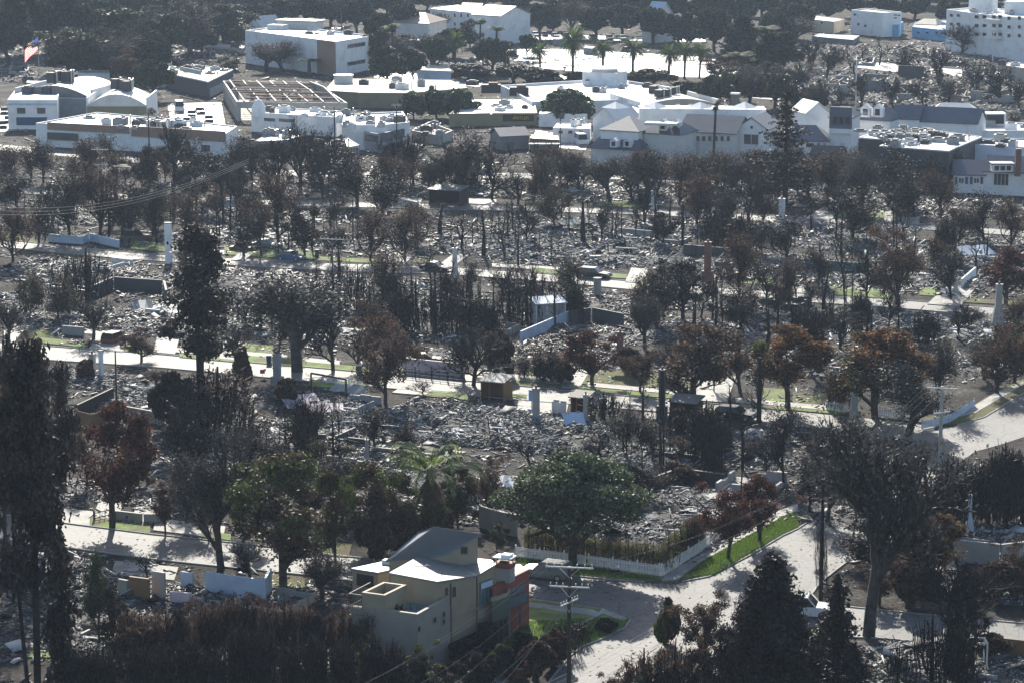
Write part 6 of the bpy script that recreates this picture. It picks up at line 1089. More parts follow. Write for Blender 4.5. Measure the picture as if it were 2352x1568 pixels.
# ================================================================== SMALLER THINGS
FOOT = []
def wallthing(name, label, pts, h, mat, t=.25, cat_='wall', top_=None, base=0):
    """free standing wall along pts (as seen at its foot)"""
    P = [G(*p) for p in pts]; m = MB()
    for i, (a, b) in enumerate(zip(P, P[1:])):
        d = (b - a).normalized(); n = Vector((-d.y, d.x, 0)) * t; e = d * t if i < len(P) - 2 else d * 0; m.prism([a, b - e, b - e + n, a + n], base, h, mat, top_)
    return top(m, name, cen(P), label, cat_)
wallthing('garden_wall', 'long white garden wall running away beside the pale rubble', [(1198, 790), (1262, 762), (1310, 742)], 1.7, 'paleblue'); wallthing('garden_wall', 'dark charred wall joining the white garden wall', [(1310, 746), (1360, 738), (1430, 752)], 1.9, 'darkgrey')
wallthing('garden_wall', 'pink garden wall above the driveway in the middle', [(925, 852), (1065, 866)], 1.7, 'pink'); wallthing('retaining_wall', 'grey retaining wall below the ash at the lower right', [(2188, 1288), (2300, 1300), (2380, 1290)], 2.1, 'stone', cat_='wall')
wallthing('broken_wall', 'pale blue wall panel standing alone by the near street', [(471, 1362), (610, 1382), (625, 1352)], 2.0, 'paleblue', cat_='wall'); wallthing('broken_wall', 'brown broken wall with jagged top at the lower left', [(297, 1378), (342, 1384)], 2.2, 'wood', cat_='wall')
wallthing('broken_wall', 'small grey gable shaped wall stub behind the brown broken wall', [(350, 1375), (378, 1380)], 2.6, 'stone', cat_='wall'); wallthing('broken_wall', 'tan doorway wall left of the brown broken wall', [(272, 1376), (292, 1380)], 1.9, 'greige', cat_='wall'); wallthing('broken_wall', 'short white wall stub left of the pale blue wall panel', [(415, 1346), (442, 1350)], 1.4, 'paleblue', cat_='wall'); wallthing('broken_wall', 'low pinkish wall stub in the lower left ruins', [(390, 1388), (440, 1392)], 1.2, 'pink', cat_='wall')
wallthing('garden_wall', 'low pale blue wall beside the upper left lawn', [(112, 556), (190, 562), (205, 555), (272, 570)], 1.3, 'paleblue'); wallthing('garden_wall', 'white low wall casting shade over the white driveway', [(2210, 664), (2242, 636)], 1.5, 'white'); wallthing('foundation', 'sunken blue grey foundation walls at left', [(204, 690), (262, 664), (375, 672), (380, 695)], 1.8, 'darkgrey', .3, 'foundation')
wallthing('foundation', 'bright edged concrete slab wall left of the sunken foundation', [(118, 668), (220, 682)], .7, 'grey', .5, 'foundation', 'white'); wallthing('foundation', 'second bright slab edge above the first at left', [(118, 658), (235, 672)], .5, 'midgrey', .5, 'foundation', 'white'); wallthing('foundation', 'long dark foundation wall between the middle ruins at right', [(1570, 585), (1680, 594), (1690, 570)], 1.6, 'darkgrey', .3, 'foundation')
wallthing('foundation', 'dark teal foundation wall left of the great dark brown tree', [(1850, 622), (1985, 632), (1990, 600)], 1.8, 'teal', .3, 'foundation'); wallthing('pool_wall', 'dark retaining wall behind the ash covered pool', [(1500, 1120), (1560, 1098), (1662, 1112)], 1.1, 'charwood', .3); wallthing('garden_wall', 'low wall round the planted bed by the left street', [(262, 1192), (330, 1200), (378, 1200)], .9, 'stone')
wallthing('garden_wall', 'short white wall in the ruins beyond the silver car', [(920, 470), (960, 478)], 1.0, 'offwhite'); wallthing('garden_wall', 'pale wall along the bright paved court at left', [(470, 484), (560, 470)], 1.2, 'offwhite'); wallthing('wood_fence', 'orange brown wooden fence at the lower right edge', [(2290, 1498), (2400, 1510)], 1.3, 'wood', .08, 'fence')
wallthing('garden_wall', 'tan ruined wall behind the picket fence garden', [(1100, 1210), (1135, 1222), (1185, 1232)], 2.2, 'greige'); wallthing('garden_wall', 'dark low wall crossing the burnt yards at left', [(180, 960), (262, 920)], 1.6, 'charwood', .2); wallthing('garden_wall', 'grey low wall right of the brown thicket', [(290, 960), (372, 975)], 1.4, 'greige')
wallthing('garden_wall', 'pair of white wall stubs beyond the round dark trees', [(1420, 540), (1500, 548)], 1.2, 'grey'); wallthing('garden_wall', 'pale wall in shade behind the driveway of the dark red car', [(142, 768), (192, 772)], 1.2, 'grey')
# low footings of the burnt houses
rf = random.Random(12); nf = 0
for lx, ly in [(1050, 965), (1190, 1000), (960, 1000), (700, 940), (260, 890), (340, 930), (860, 1040), (700, 1010), (600, 1090), (1560, 1180), (1640, 1130), (1500, 1050), (1680, 1010), (300, 720), (170, 740), (430, 740), (1290, 790), (1010, 760), (1090, 715), (900, 725), (620, 745), (740, 770), (1430, 700), (560, 690), (1640, 760), (1850, 740), (1990, 775), (2180, 765), (2290, 740), (1700, 700), (2060, 735),
               (1880, 850), (1720, 820), (2200, 845), (1200, 570), (1330, 590), (1430, 555), (1080, 575), (1250, 530), (1920, 620), (2040, 640), (1990, 555), (2230, 600), (2180, 650), (1760, 600), (1640, 615), (700, 560), (850, 560), (960, 545), (500, 540), (160, 620), (560, 640), (860, 660), (1050, 430), (1250, 440), (1700, 450), (1900, 450), (2100, 470), (600, 500), (2050, 1535), (2200, 1245), (120, 1390), (430, 1385), (180, 1470)]:
    g = G(lx, ly); ca, sa = math.cos(GRID), math.sin(GRID); w_, d_ = rf.uniform(5, 10), rf.uniform(4, 8); f2 = lambda u, v_: (g.x + u * ca - v_ * sa, g.y + u * sa + v_ * ca); m = MB(); t = rf.uniform(.2, .35); mt = rf.choice(['stone', 'offwhite', 'grey', 'greige', 'darkgrey', 'stone'])
    hh = rf.uniform(.35, 1.0); segs = []
    for (u0, v0), (u1, v1) in (((0, 0), (w_, 0)), ((w_, 0), (w_, d_)), ((w_, d_), (w_ * .4, d_)), ((w_ * .45, 0), (w_ * .45, d_ * .7)), ((0, 0), (0, d_ * rf.uniform(.4, 1)))):
        if rf.random() < .25: continue
        n_ = 3
        for i in range(n_):
            if rf.random() < .2: continue
            a_, b_ = i / n_, (i + 1) / n_; x0, y0, x1, y1 = u0 + (u1 - u0) * a_, v0 + (v1 - v0) * a_, u0 + (u1 - u0) * b_, v0 + (v1 - v0) * b_; h2 = hh * rf.uniform(.6, 1.15)
            if abs(x1 - x0) > abs(y1 - y0): m.prism([f2(x0 + .01, y0), f2(x1 - .01, y0), f2(x1 - .01, y0 + t), f2(x0 + .01, y0 + t)] if x1 > x0 else [f2(x1 + .01, y0), f2(x0 - .01, y0), f2(x0 - .01, y0 + t), f2(x1 + .01, y0 + t)], 0, h2, mt)
            else: m.prism([f2(x0 + .013, y0 + t), f2(x0 + t, y0 + t), f2(x0 + t, y1), f2(x0 + .013, y1)], 0, h2 * .97, mt)
    if not m.v: continue
    m.prism([f2(0, 0), f2(w_, 0), f2(w_, d_ + t), f2(0, d_ + t)], -.02, .07, 'midgrey')
    o = top(m, 'foundation', g, None, 'foundation', 'footings of burnt houses'); FOOT.append((o, {'offwhite': 'pale', 'stone': 'stone grey', 'grey': 'grey', 'greige': 'tan', 'darkgrey': 'dark'}[mt], lx, ly))
near = {}
for o, wd, x, y in FOOT:
    b = min(LAND, key=lambda l: math.hypot(x - l[0], (y - l[1]) * 1.4)); dx, dy = x - b[0], y - b[1]; rel = ('to the left of' if dx < 0 else 'to the right of') if abs(dx) > abs(dy) * 1.2 else ('beyond' if dy < 0 else 'in front of')
    near.setdefault((wd, rel, b[2]), []).append((math.hypot(dx, dy), o))
for (wd, rel, lm), L in near.items():
    for i, (_, o) in enumerate(sorted(L, key=lambda t: t[0])): o['label'] = f"{['', 'second nearest ', 'third nearest ', 'fourth nearest '][min(i, 3)]}{wd} footing walls {rel} the {lm}"
# jagged sheets of fallen roofing, plus one steel sheet added for its glint
for x, y, sx, sy, rz, tilt, mt, lb in [(325, 715, 3.2, 2.0, .3, .5, 'metalroof', 'fallen pale metal sheet on the grey debris field'), (690, 935, 4.5, 2.6, .5, .35, 'pink', 'pinkish fallen ceiling slab left of the leaning chimney'), (745, 950, 4.2, 2.2, .2, .3, 'pink', 'larger pinkish slab lying in the left middle rubble'), (800, 905, 4.6, 1.5, -.4, .45, 'grey', 'long grey fallen gutter panel in the left middle rubble'),
 (1195, 1130, 3, 1.6, .6, .4, 'white', 'white board sticking out of debris left of the green tree'), (1145, 1115, 2.6, 1.4, .2, .3, 'offwhite', 'pale board leaning beside the red brown bush'), (720, 1537, 1.9, .8, .2, .06, 'steel', 'shiny metal sheet glinting at the bottom'), (480, 1520, 1.6, 1.1, .1, .9, 'paleblue', 'small pale blue board at the bottom left'), (1650, 1150, 3, 1.2, .3, .3, 'beige', 'tan fallen boards beyond the pool'),  # steel sheet is added, laid nearly level to mirror the sun
 (2240, 590, 6, 3, .5, .4, 'paleblue', 'crumpled blue grey metal roofing near the right edge'), (1310, 520, 4, 2, .2, .3, 'teal', 'bent teal metal sheet in the far rubble'), (480, 1100, 2.6, 1.5, .8, .35, 'paleblue', 'pale tilted sheet among the grey twiggy trees'), (1030, 1000, 2.6, 1.2, .3, .3, 'offwhite', 'pale sheet in the middle rubble field'), (1320, 985, 2.4, 2, .2, .7, 'paleblue', 'white crumpled sheet by the small ruined frames'),
 (1340, 1175, 2.2, 1.2, .4, .3, 'white', 'white cloth like sheet behind the green tree'), (900, 720, 3, 1.2, .4, .4, 'metalroof', 'bent pale sheet among the burnt stems'), (630, 455, 5, 2, .3, .4, 'offwhite', 'pale panel among the dark trees at left')]:
    g = G(x, y); m = MB(); ca, sa = math.cos(rz), math.sin(rz); rg = random.Random(int(x)); n = 5; tp = []
    for i in range(n + 1):
        for j in (0, 1): u, v_ = (i / n - .5) * sx * (1 + .15 * rg.uniform(-1, 1) * j), (j - .5) * sy; tp.append(Vector((g.x + u * ca - v_ * sa, g.y + u * sa + v_ * ca, .25 + (j * sy * math.sin(tilt)) + rg.uniform(0, .25))))
    for i in range(n): q = [tp[2 * i], tp[2 * i + 2], tp[2 * i + 3], tp[2 * i + 1]]; m.hexa(q, [p + Vector((0, 0, .05)) for p in q], mt)
    top(m, 'fallen_or_glint_sheet', g, lb, 'debris sheet')
# chimneys left standing
def chimney(x, yt, yb, wpx, mat, label, kind='square', cap=None, flare=0):
    g = G(x, yb); h = HT(x, yb, yt); w = wpx * MPP(x, yb); m = MB()
    if kind == 'round': m.cyl((g.x, g.y, 0), (g.x, g.y, h), w / 2, w / 2, mat, 18)
    else:
        if flare: m.hexa(*[[(g.x + a * s, g.y + b * s * .7, z) for a, b in ((-1, -1), (1, -1), (1, 1), (-1, 1))] for s, z in ((w * flare / 2, 0), (w / 2, h * .55))], mat); m.box((g.x, g.y, h * .55), w, w * .7, h * .45, mat)
        else: m.box((g.x, g.y, 0), w * 1.7, w * 1.3, h * .3, mat, GRID); m.box((g.x, g.y, h * .3), w, w * .8, h * .7, mat, GRID)
    root = thing('chimney', g, label, 'chimney'); m.build('stack', root); c = MB()
    if kind == 'round': c.cyl((g.x, g.y, h), (g.x, g.y, h + .12), w * .56, w * .56, cap or 'darkgrey', 18)
    else: c.box((g.x, g.y, h), w * 1.15, w * .95, .15, cap or mat, GRID); c.cyl((g.x, g.y, h + .15), (g.x, g.y, h + .5), w * .2, w * .18, 'brick', 10)
    c.build('cap', root)
for a in [(388, 513, 605, 17, 'white', 'tall white round chimney standing by the upper left lawn', 'round'), (233, 806, 870, 11, 'white', 'slim white pipe chimney beside the left street', 'round'), (213, 814, 866, 13, 'stone', 'short tan chimney left of the white pipe chimney'), (1795, 458, 512, 13, 'white', 'white slab chimney below the tiered pine', 'square'),
 (1231, 893, 975, 14, 'stone', 'tan chimney with blue box beside the bright driveway'), (1345, 908, 972, 10, 'stone', 'narrow tan chimney right of the small ruined frames'), (1424, 765, 830, 13, 'brick', 'brick chimney right of the bright red leaved tree'), (1045, 572, 650, 11, 'offwhite', 'white brick chimney by the middle street', 'square', None, 2.2),
 (2247, 500, 545, 9, 'stone', 'slim pale chimney near the right edge at mid height'), (2292, 655, 748, 14, 'stone', 'tapering grey chimney right of the white driveway', 'square', None, 2.4), (637, 815, 885, 15, 'grey', 'grey leaning chimney behind the tangled slabs'), (1290, 608, 650, 8, 'stone', 'thin stone chimney left of the black car'),
 (1961, 905, 972, 15, 'stone', 'round topped stone chimney right of the short white fence', 'square', None, 1.5), (1625, 558, 650, 14, 'brick', 'dark brick chimney left of centre in the right ruins'), (2226, 1138, 1225, 8, 'paleblue', 'thin pale chimney beyond the grey retaining wall', 'square', None, 3), (843, 1012, 1075, 7, 'stone', 'thin stone post in the rubble left of the palm'),
 (1520, 850, 965, 13, 'darkgrey', 'black chimney like post beside the wide brown tree'), (1372, 640, 680, 18, 'stone', 'rounded grey water tank right of the black car', 'round'), (1925, 430, 480, 8, 'brick', 'slim brick chimney beyond the curved lawn'), (1240, 655, 700, 9, 'stone', 'grey chimney among the burnt upright stems'), (2195, 640, 672, 8, 'offwhite', 'small pale chimney above the white driveway'), (700, 510, 560, 8, 'stone', 'thin chimney beyond the silver car'), (1500, 440, 482, 8, 'offwhite', 'pale chimney right of the bright strip of lawn')]: chimney(*a)
m = MB(); g = G(1221, 948); m.box((g.x, g.y, 0), .08, .08, 2.2, 'darkgrey'); m.box((g.x, g.y - .1, 1.5), .7, .3, 1.2, 'skyblue'); m.box((g.x, g.y - .1, 2.72), .8, .4, .08, 'navy'); top(m, 'meter_box', g, 'bright blue box on a post beside the tan chimney', 'meter box')
# charred sheds and frames
def shed(x, y, w, d, h, mat, roofm, label, rz=GRID, open_=True):
    g = G(x, y); root = thing('shed', g, label, 'shed', rz=rz); root.rotation_euler = (0, 0, 0); ca, sa = math.cos(rz), math.sin(rz); f = lambda u, v_: Vector((g.x + u * ca - v_ * sa, g.y + u * sa + v_ * ca, 0)); m = MB(); t = .12
    for a, b in (((0, d - t), (w, d)), ((0, t), (t, d - t)), ((w - t, t), (w, d - t))): m.prism([f(a[0], a[1]), f(b[0], a[1]), f(b[0], b[1]), f(a[0], b[1])], 0, h, mat)
    if not open_: m.prism([f(0, 0), f(w, 0), f(w, t), f(0, t)], 0, h, mat)
    else:
        for u in (0, w * .35, w - t): m.prism([f(u, 0), f(u + t, 0), f(u + t, t), f(u, t)], 0, h, mat)
    m.build('wall', root); P = [f(-.2, -.3), f(w + .2, -.3), f(w + .2, d + .2), f(-.2, d + .2)]; zz = [h + .1, h + .1, h + .5, h + .5]; r = MB(); r.hexa([(p.x, p.y, z) for p, z in zip(P, zz)], [(p.x, p.y, z + .12) for p, z in zip(P, zz)], roofm); r.build('roof', root); return root
shed(1104, 916, 3.0, 2.6, 2.1, 'wood', 'concrete', 'brown roofed shed open to the front below the vase shaped tree'); shed(1310, 950, 2.0, 2.0, 1.9, 'rust', 'charwood', 'small rusty shed between two narrow chimneys'); shed(1538, 962, 3.2, 2.4, 2.0, 'charwood', 'greyroof', 'black charred shed at the edge of the street'); shed(1232, 748, 4.2, 3.0, 2.8, 'white', 'paleblue', 'collapsed white van sized structure behind the long garden wall', .3); shed(985, 470, 6, 4, 2.6, 'charwood', 'greyroof', 'charred open pavilion in the far middle')
for x, y in ((1276, 950), (1292, 953)): m = MB(); g = G(x, y); m.box((g.x, g.y, 0), .9, .15, 1.5, 'offwhite', GRID); m.box((g.x + .1, g.y, 1.5), .7, .12, .2, 'stone', GRID); top(m, 'wall_stub', g, f"{'left' if x < 1280 else 'right'} one of two pale wall stubs left of the small rusty shed", 'wall')
m = MB(); g = G(2232, 1540); [m.box((g.x + u, g.y + v_, 0), .12, .12, 2.3, 'offwhite', 0) for u in (-1.2, 0, 1.2) for v_ in (0, 1.4)]; m.beam((g.x - 1.27, g.y, 2.36), (g.x + 1.27, g.y, 2.36), .13, .12, 'offwhite'); m.beam((g.x - 1.27, g.y + 1.4, 2.36), (g.x + 1.27, g.y + 1.4, 2.36), .13, .12, 'offwhite'); [m.beam((g.x + u, g.y + .065, 2.36), (g.x + u, g.y + 1.335, 2.36), .1, .1, 'offwhite') for u in (-1.2, 1.2)]; top(m, 'pergola_frame', g, 'white post frame at the lower right corner', 'frame')
# ------------------------------------------------------------------ fences
def picket(name, label, pts, h, mat, gap=.16, w=.09, cat_='fence', post=2.2):
    P = [G(*p) for p in pts]; root = thing(name, P[0], label, cat_); pk, rl, ps = MB(), MB(), MB()
    for a, b in zip(P, P[1:]):
        L = (b - a).length; d = (b - a) / L; n = int(L / gap)
        for i in range(n): s = a + d * (i * gap); r = Vector((-d.y, d.x, 0)) * .025; e = d * w; pk.prism([s - r, s + e - r, s + e + r, s + r], .08, h, mat)
        for z in (h * .3, h * .8): q = Vector((-d.y, d.x, 0)) * .05; rl.beam(a + q + Vector((0, 0, z)), b + q + Vector((0, 0, z)), .05, .09, mat)
        k = max(1, int(L / post))
        for i in range(k + 1): s = a + d * (L * i / k); q = Vector((-d.y, d.x, 0)) * .16; ps.box((s.x + q.x, s.y + q.y, 0), .14, .14, h + .15, mat)
    pk.build('pickets', root); rl.build('rails', root); ps.build('posts', root)
picket('picket_fence', 'white picket fence turning the corner beside the bright lawn', [(1183, 1282), (1350, 1302), (1518, 1325), (1560, 1300), (1632, 1254)], 1.15, 'white'); picket('picket_fence', 'broken white fence right of the picket fence corner', [(1640, 1248), (1690, 1218), (1760, 1180)], .9, 'offwhite', .3, .2)
picket('picket_fence', 'short white fence below the brown shaggy column', [(1898, 942), (1945, 948)], 1.1, 'white', .3, .22); picket('picket_fence', 'white fence in shade below the broad orange crowned tree', [(2015, 956), (2085, 968)], 1.2, 'white', .3, .2); picket('picket_fence', 'white fence running up to the right behind the grey power pole', [(2120, 985), (2180, 972), (2240, 935)], 1.0, 'paleblue', .3, .2)
picket('picket_fence', 'white railing along the near side of the middle street', [(740, 878), (800, 886), (870, 893)], .9, 'white', .22, .05); picket('iron_fence', 'thin black iron fence before the pink garden wall', [(915, 862), (1065, 880)], 1.3, 'black', 1.0, .04); picket('iron_fence', 'black iron fence round the burnt bed at left', [(118, 635), (240, 650)], 1.6, 'black', .3, .04)
picket('iron_fence', 'thin rail fence at the driveway left of the red brown tree', [(218, 1196), (255, 1188), (262, 1200)], 1.0, 'darkgrey', .6, .05); picket('board_fence', 'tall brown board fence behind the left street yards', [(175, 975), (215, 985), (262, 962)], 1.7, 'wood', .2, .18)
# ------------------------------------------------------------------ vehicles
def car(x, y, rz, paint, label, L=4.7, Wd=1.85, Hh=1.5, kind='suv', glass='glass', group=None, cat_='car', burnt=False):
    g = G(x, y); root = thing('van' if kind == 'van' else 'car', g, label, cat_, group); root.rotation_euler = (0, 0, 0); ca, sa = math.cos(rz), math.sin(rz); f = lambda u, v_, z: (g.x + u * ca - v_ * sa, g.y + u * sa + v_ * ca, z)
    gz = .22 if not burnt else .08; bh = gz + Hh * .46
    prof = {'suv': [(-.5, gz + .25), (-.5, bh - .08), (-.47, bh), (.27, bh), (.46, bh - .1), (.5, bh - .3), (.5, gz + .1), (.44, gz), (-.46, gz)], 'sedan': [(-.5, gz + .25), (-.5, bh - .06), (-.36, bh), (.24, bh), (.46, bh - .14), (.5, bh - .35), (.5, gz + .1), (.44, gz), (-.46, gz)], 'van': [(-.5, gz + .1), (-.5, bh + .1), (.3, bh + .1), (.47, bh - .1), (.5, bh - .3), (.5, gz), (-.46, gz)]}[kind]
    cab = {'suv': [(-.485, bh), (-.43, Hh), (.06, Hh), (.2, bh + .02)], 'sedan': [(-.34, bh), (-.2, Hh), (.06, Hh), (.22, bh)], 'van': [(-.495, bh + .1), (-.48, Hh), (.24, Hh), (.36, bh + .1)]}[kind]
    w = Wd / 2; m = MB(); m.hexa([f(u * L, w, z) for u, z in prof], [f(u * L, -w, z) for u, z in prof], paint); body = m.build('body', root); m = MB()
    q = .84; a = [f(u * L, w * (.97 if z < Hh - .1 else q), z) for u, z in cab]; b = [f(u * L, -w * (.97 if z < Hh - .1 else q), z) for u, z in cab]; m.hexa(a, b, glass); m.build('windows', root)
    m = MB(); u0, u1 = cab[1][0] + .01, cab[2][0] - .005; m.hexa([f(u0 * L, w * q, Hh), f(u1 * L, w * q, Hh), f(u1 * L, -w * q, Hh), f(u0 * L, -w * q, Hh)], [f(u0 * L + .06, w * q * .93, Hh + .07), f(u1 * L - .06, w * q * .93, Hh + .07), f(u1 * L - .06, -w * q * .93, Hh + .07), f(u0 * L + .06, -w * q * .93, Hh + .07)], paint)
    for s in (w, -w):                                             # pillars
        for i in range(3):
            t = (cab[0][0], cab[1][0]) if i == 0 else (cab[3][0], cab[2][0]) if i == 2 else ((cab[0][0] + cab[3][0]) / 2, (cab[1][0] + cab[2][0]) / 2); m.beam(f(t[0] * L, s * .975, bh), f(t[1] * L, s * q * 1.01, Hh), .07, .07, paint)
    m.build('roof', root)
    for u in (-.31, .31):
        for s in (w - .02, -w + .02):
            r = .34 if not burnt else .26; mm = MB(); mm.cyl(f(u * L, s - .12 * (1 if s > 0 else -1), r), f(u * L, s + .03 * (1 if s > 0 else -1), r), r, r, 'tyre', 16); o = mm.build('wheel', root); mm = MB(); mm.cyl(f(u * L, s + .03 * (1 if s > 0 else -1), r), f(u * L, s + .05 * (1 if s > 0 else -1), r), r * .6, r * .55, 'steel' if not burnt else 'carburnt', 12); mm.build('rim', o)
    if not burnt:
        for s in (w * .68, -w * .68): mm = MB(); mm.hexa([f(L * .5 + .003, s - .2, bh - .32), f(L * .5 + .003, s + .2, bh - .32), f(L * .49, s + .2, bh - .16), f(L * .49, s - .2, bh - .16)], [f(L * .5 + .04, s - .2, bh - .33), f(L * .5 + .04, s + .2, bh - .33), f(L * .495, s + .2, bh - .15), f(L * .495, s - .2, bh - .15)], 'white'); mm.build('headlight', root)
        for s in (w * .75, -w * .75): mm = MB(); mm.box(f(-L * .5 - .02, s, bh - .35), .06, .25, .2, 'redpaint', rz); mm.build('taillight', root)
        mm = MB(); mm.box(f(-L * .5 - .04, 0, gz + .12), .12, Wd * .92, .22, 'darkgrey', rz); mm.build('bumper', root); mm = MB(); mm.box(f(L * .5 + .04, 0, gz + .12), .12, Wd * .92, .2, 'darkgrey', rz); mm.build('bumper', root)
    return root
CG = 'cars along the streets'
car(1255, 1326, GRID + math.pi, 'carsilver', 'silver estate car parked before the white picket fence', 4.7, 1.85, 1.6, 'suv', 'glassblue', CG); car(1850, 1412, math.radians(-12), 'carwhite', 'white car at the junction half hidden by the sparse conifer', 4.9, 1.95, 1.75, 'suv', 'glass', CG)
car(1365, 638, GRID, 'carblack', 'shiny black car beside the green verge of the middle street', 5.0, 1.9, 1.5, 'suv', 'glass', CG); car(1690, 962, GRID, 'carblack', 'dark car partly hidden by trees on the lower right street', 4.6, 1.85, 1.5, 'suv', 'glass', CG); car(265, 784, math.radians(66), 'carrust', 'red burnt car on its driveway casting a long shadow', 4.4, 1.8, 1.35, 'suv', 'interior', 'burnt cars', burnt=True)
car(315, 552, math.radians(20), 'carburnt', 'grey burnt car with pale roof in front of the dark trees', 4.8, 1.9, 1.7, 'suv', 'interior', 'burnt cars', burnt=True); car(612, 570, GRID, 'carsilver', 'silver car behind the long green lawn', 4.6, 1.8, 1.4, 'sedan', 'glassblue', CG); car(560, 575, GRID + .2, 'carburnt', 'dark burnt car left of the silver car behind the lawn', 4.4, 1.8, 1.2, 'sedan', 'interior', 'burnt cars', burnt=True)
car(668, 598, GRID, 'carblue', 'blue grey car parked along the middle street', 4.4, 1.8, 1.4, 'sedan', 'glass', CG); car(1000, 622, GRID, 'carblack', 'low dark car by the driveways of the middle street', 4.6, 1.8, 1.3, 'sedan', 'glass', CG); car(1080, 742, GRID, 'carburnt', 'flattened burnt car among the burnt stems', 4.4, 1.8, .95, 'sedan', 'interior', 'burnt cars', burnt=True); car(975, 828, GRID + .4, 'carburnt', 'flattened burnt car above the pink garden wall', 4.6, 1.8, .95, 'sedan', 'interior', 'burnt cars', burnt=True)
car(1335, 334, math.radians(-80), 'carwhite', 'white van parked left of the slate roofed store', 5.2, 2.1, 2.4, 'van', 'glass', CG, 'van'); car(412, 258, math.radians(-80), 'carwhite', 'white van in the bright lot right of the arched halls', 5.2, 2.1, 2.6, 'van', 'glass', CG, 'van'); car(1700, 972 - 330, GRID, 'carburnt', 'low burnt car under the bare trees beyond the white driveway', 4.4, 1.8, 1.0, 'sedan', 'interior', 'burnt cars', burnt=True)
PARK = [(1230, 84, 'carwhite'), (1250, 84, 'carblack'), (1275, 86, 'carsilver'), (1300, 87, 'carblack'), (1330, 89, 'carwhite'), (1360, 90, 'carsilver'), (1400, 92, 'carblack'), (1430, 92, 'carwhite'), (1180, 134, 'carblack'), (1150, 126, 'carwhite'), (1440, 120, 'carblue'), (1230, 122, 'carsilver'), (440, 268, 'carsilver'), (460, 262, 'carblack'), (430, 285, 'carwhite'), (480, 280, 'carsilver'), (10, 262, 'carblack'), (20, 282, 'carsilver'), (5, 294, 'carblack')]
WORD = {'carwhite': 'white', 'carblack': 'black', 'carsilver': 'silver', 'carblue': 'blue'}
for i, (x, y, c) in enumerate(PARK):
    where = 'in the long far strip of parking' if y < 100 else 'in the bright car park behind the date palms' if x > 1000 else 'in the bright lot right of the arched halls' if x > 300 else 'on the street at the left edge'
    same = [p for p in PARK if p[2] == c and ((p[1] < 100) == (y < 100)) and ((p[0] > 1000) == (x > 1000)) and ((p[0] > 300) == (x > 300))]; k = sorted(p[0] for p in same).index(x)
    car(x, y, math.radians(rnd.choice([-80, 100, -75])), c, f"{['', 'first ', 'second ', 'third ', 'fourth '][k + 1] if len(same) > 1 else ''}{WORD[c]} parked car {'from the left ' if len(same) > 1 else ''}{where}", 4.5, 1.8, 1.45, 'sedan', 'glass', 'cars in the far car parks')
# toppled red cart and things by the kerb
m = MB(); g = G(1190, 1532); m.box((g.x, g.y, .35), 1.9, .8, .25, 'redpaint', .25); m.box((g.x + .2, g.y, .6), 1.0, .5, .2, 'white', .25); m.cyl((g.x - .6, g.y - .5, .2), (g.x - .6, g.y - .4, .2), .2, .2, 'tyre'); m.cyl((g.x + .6, g.y - .4, .2), (g.x + .6, g.y - .3, .2), .2, .2, 'tyre'); top(m, 'hand_cart', g, 'small red cart standing by the pavement at the bottom', 'cart')
m = MB(); g = G(1187, 1556); m.box((g.x, g.y, 0), .7, .6, .8, 'rust', .3); m.box((g.x, g.y, .8), .8, .7, .1, 'beige', .3); top(m, 'bin', g, 'small brown bin with pale lid at the bottom', 'bin')
def wheelie(x, y, body, lid, label):
    g = G(x, y); root = thing('wheelie_bin', g, label, 'bin', 'wheeled bins'); m = MB(); m.hexa([(g.x + a * .26, g.y + b * .28, .1) for a, b in ((-1, -1), (1, -1), (1, 1), (-1, 1))], [(g.x + a * .33, g.y + b * .36, 1.05) for a, b in ((-1, -1), (1, -1), (1, 1), (-1, 1))], body); m.build('body', root); m = MB(); m.box((g.x, g.y, 1.055), .7, .78, .09, lid); m.build('lid', root)
    for s in (-.22, .22): m = MB(); m.cyl((g.x + s - .04, g.y + .3, .12), (g.x + s + .04, g.y + .3, .12), .12, .12, 'tyre'); m.build('wheel', root)
wheelie(618, 835, 'navy', 'paleblue', 'left one of two blue wheeled bins by the grey leaning chimney'); wheelie(632, 837, 'navy', 'navy', 'right one of two blue wheeled bins by the grey leaning chimney'); wheelie(825, 858, 'green', 'offwhite', 'dark green bin with pale lid on the verge'); wheelie(728, 590, 'darkgrey', 'darkgrey', 'dark bin at the end of the long green lawn')
for x, y, lb in ((1080, 742, ''),): pass
m = MB(); g = G(603, 868); m.beam((g.x, g.y, 0), (g.x, g.y, 1.2), .05, .05, 'white'); m.box((g.x, g.y, .6), .6, .06, .5, 'redpaint'); m.box((g.x + .3, g.y, .9), .3, .05, .3, 'white'); top(m, 'yard_sign', g, 'small red and white yard sign on the grass strip', 'sign')
m = MB(); g = G(1003, 1275); m.cyl((g.x, g.y, 0), (g.x, g.y, 1.0), .35, .25, 'beige', 12); m.cyl((g.x, g.y, 1.0), (g.x, g.y, 1.6), .22, .12, 'beige', 12)
top(m, 'garden_urn', G(1161, 1262), 'pale garden urn between the house and the picket fence', 'urn').location = G(1161, 1262)
# tall street frame and stones
m = MB(); a, b = G(715, 905), G(795, 915); m.beam(a, a + Vector((0, 0, 2.6)), .2, .2, 'charwood'); m.beam(b, b + Vector((0, 0, 2.4)), .22, .22, 'charwood'); m.beam(a + Vector((0, 0, 2.6)), b + Vector((0, 0, 2.4)), .15, .2, 'charwood'); top(m, 'gate_frame', a, 'charred wooden gate frame before the white railing', 'gate')
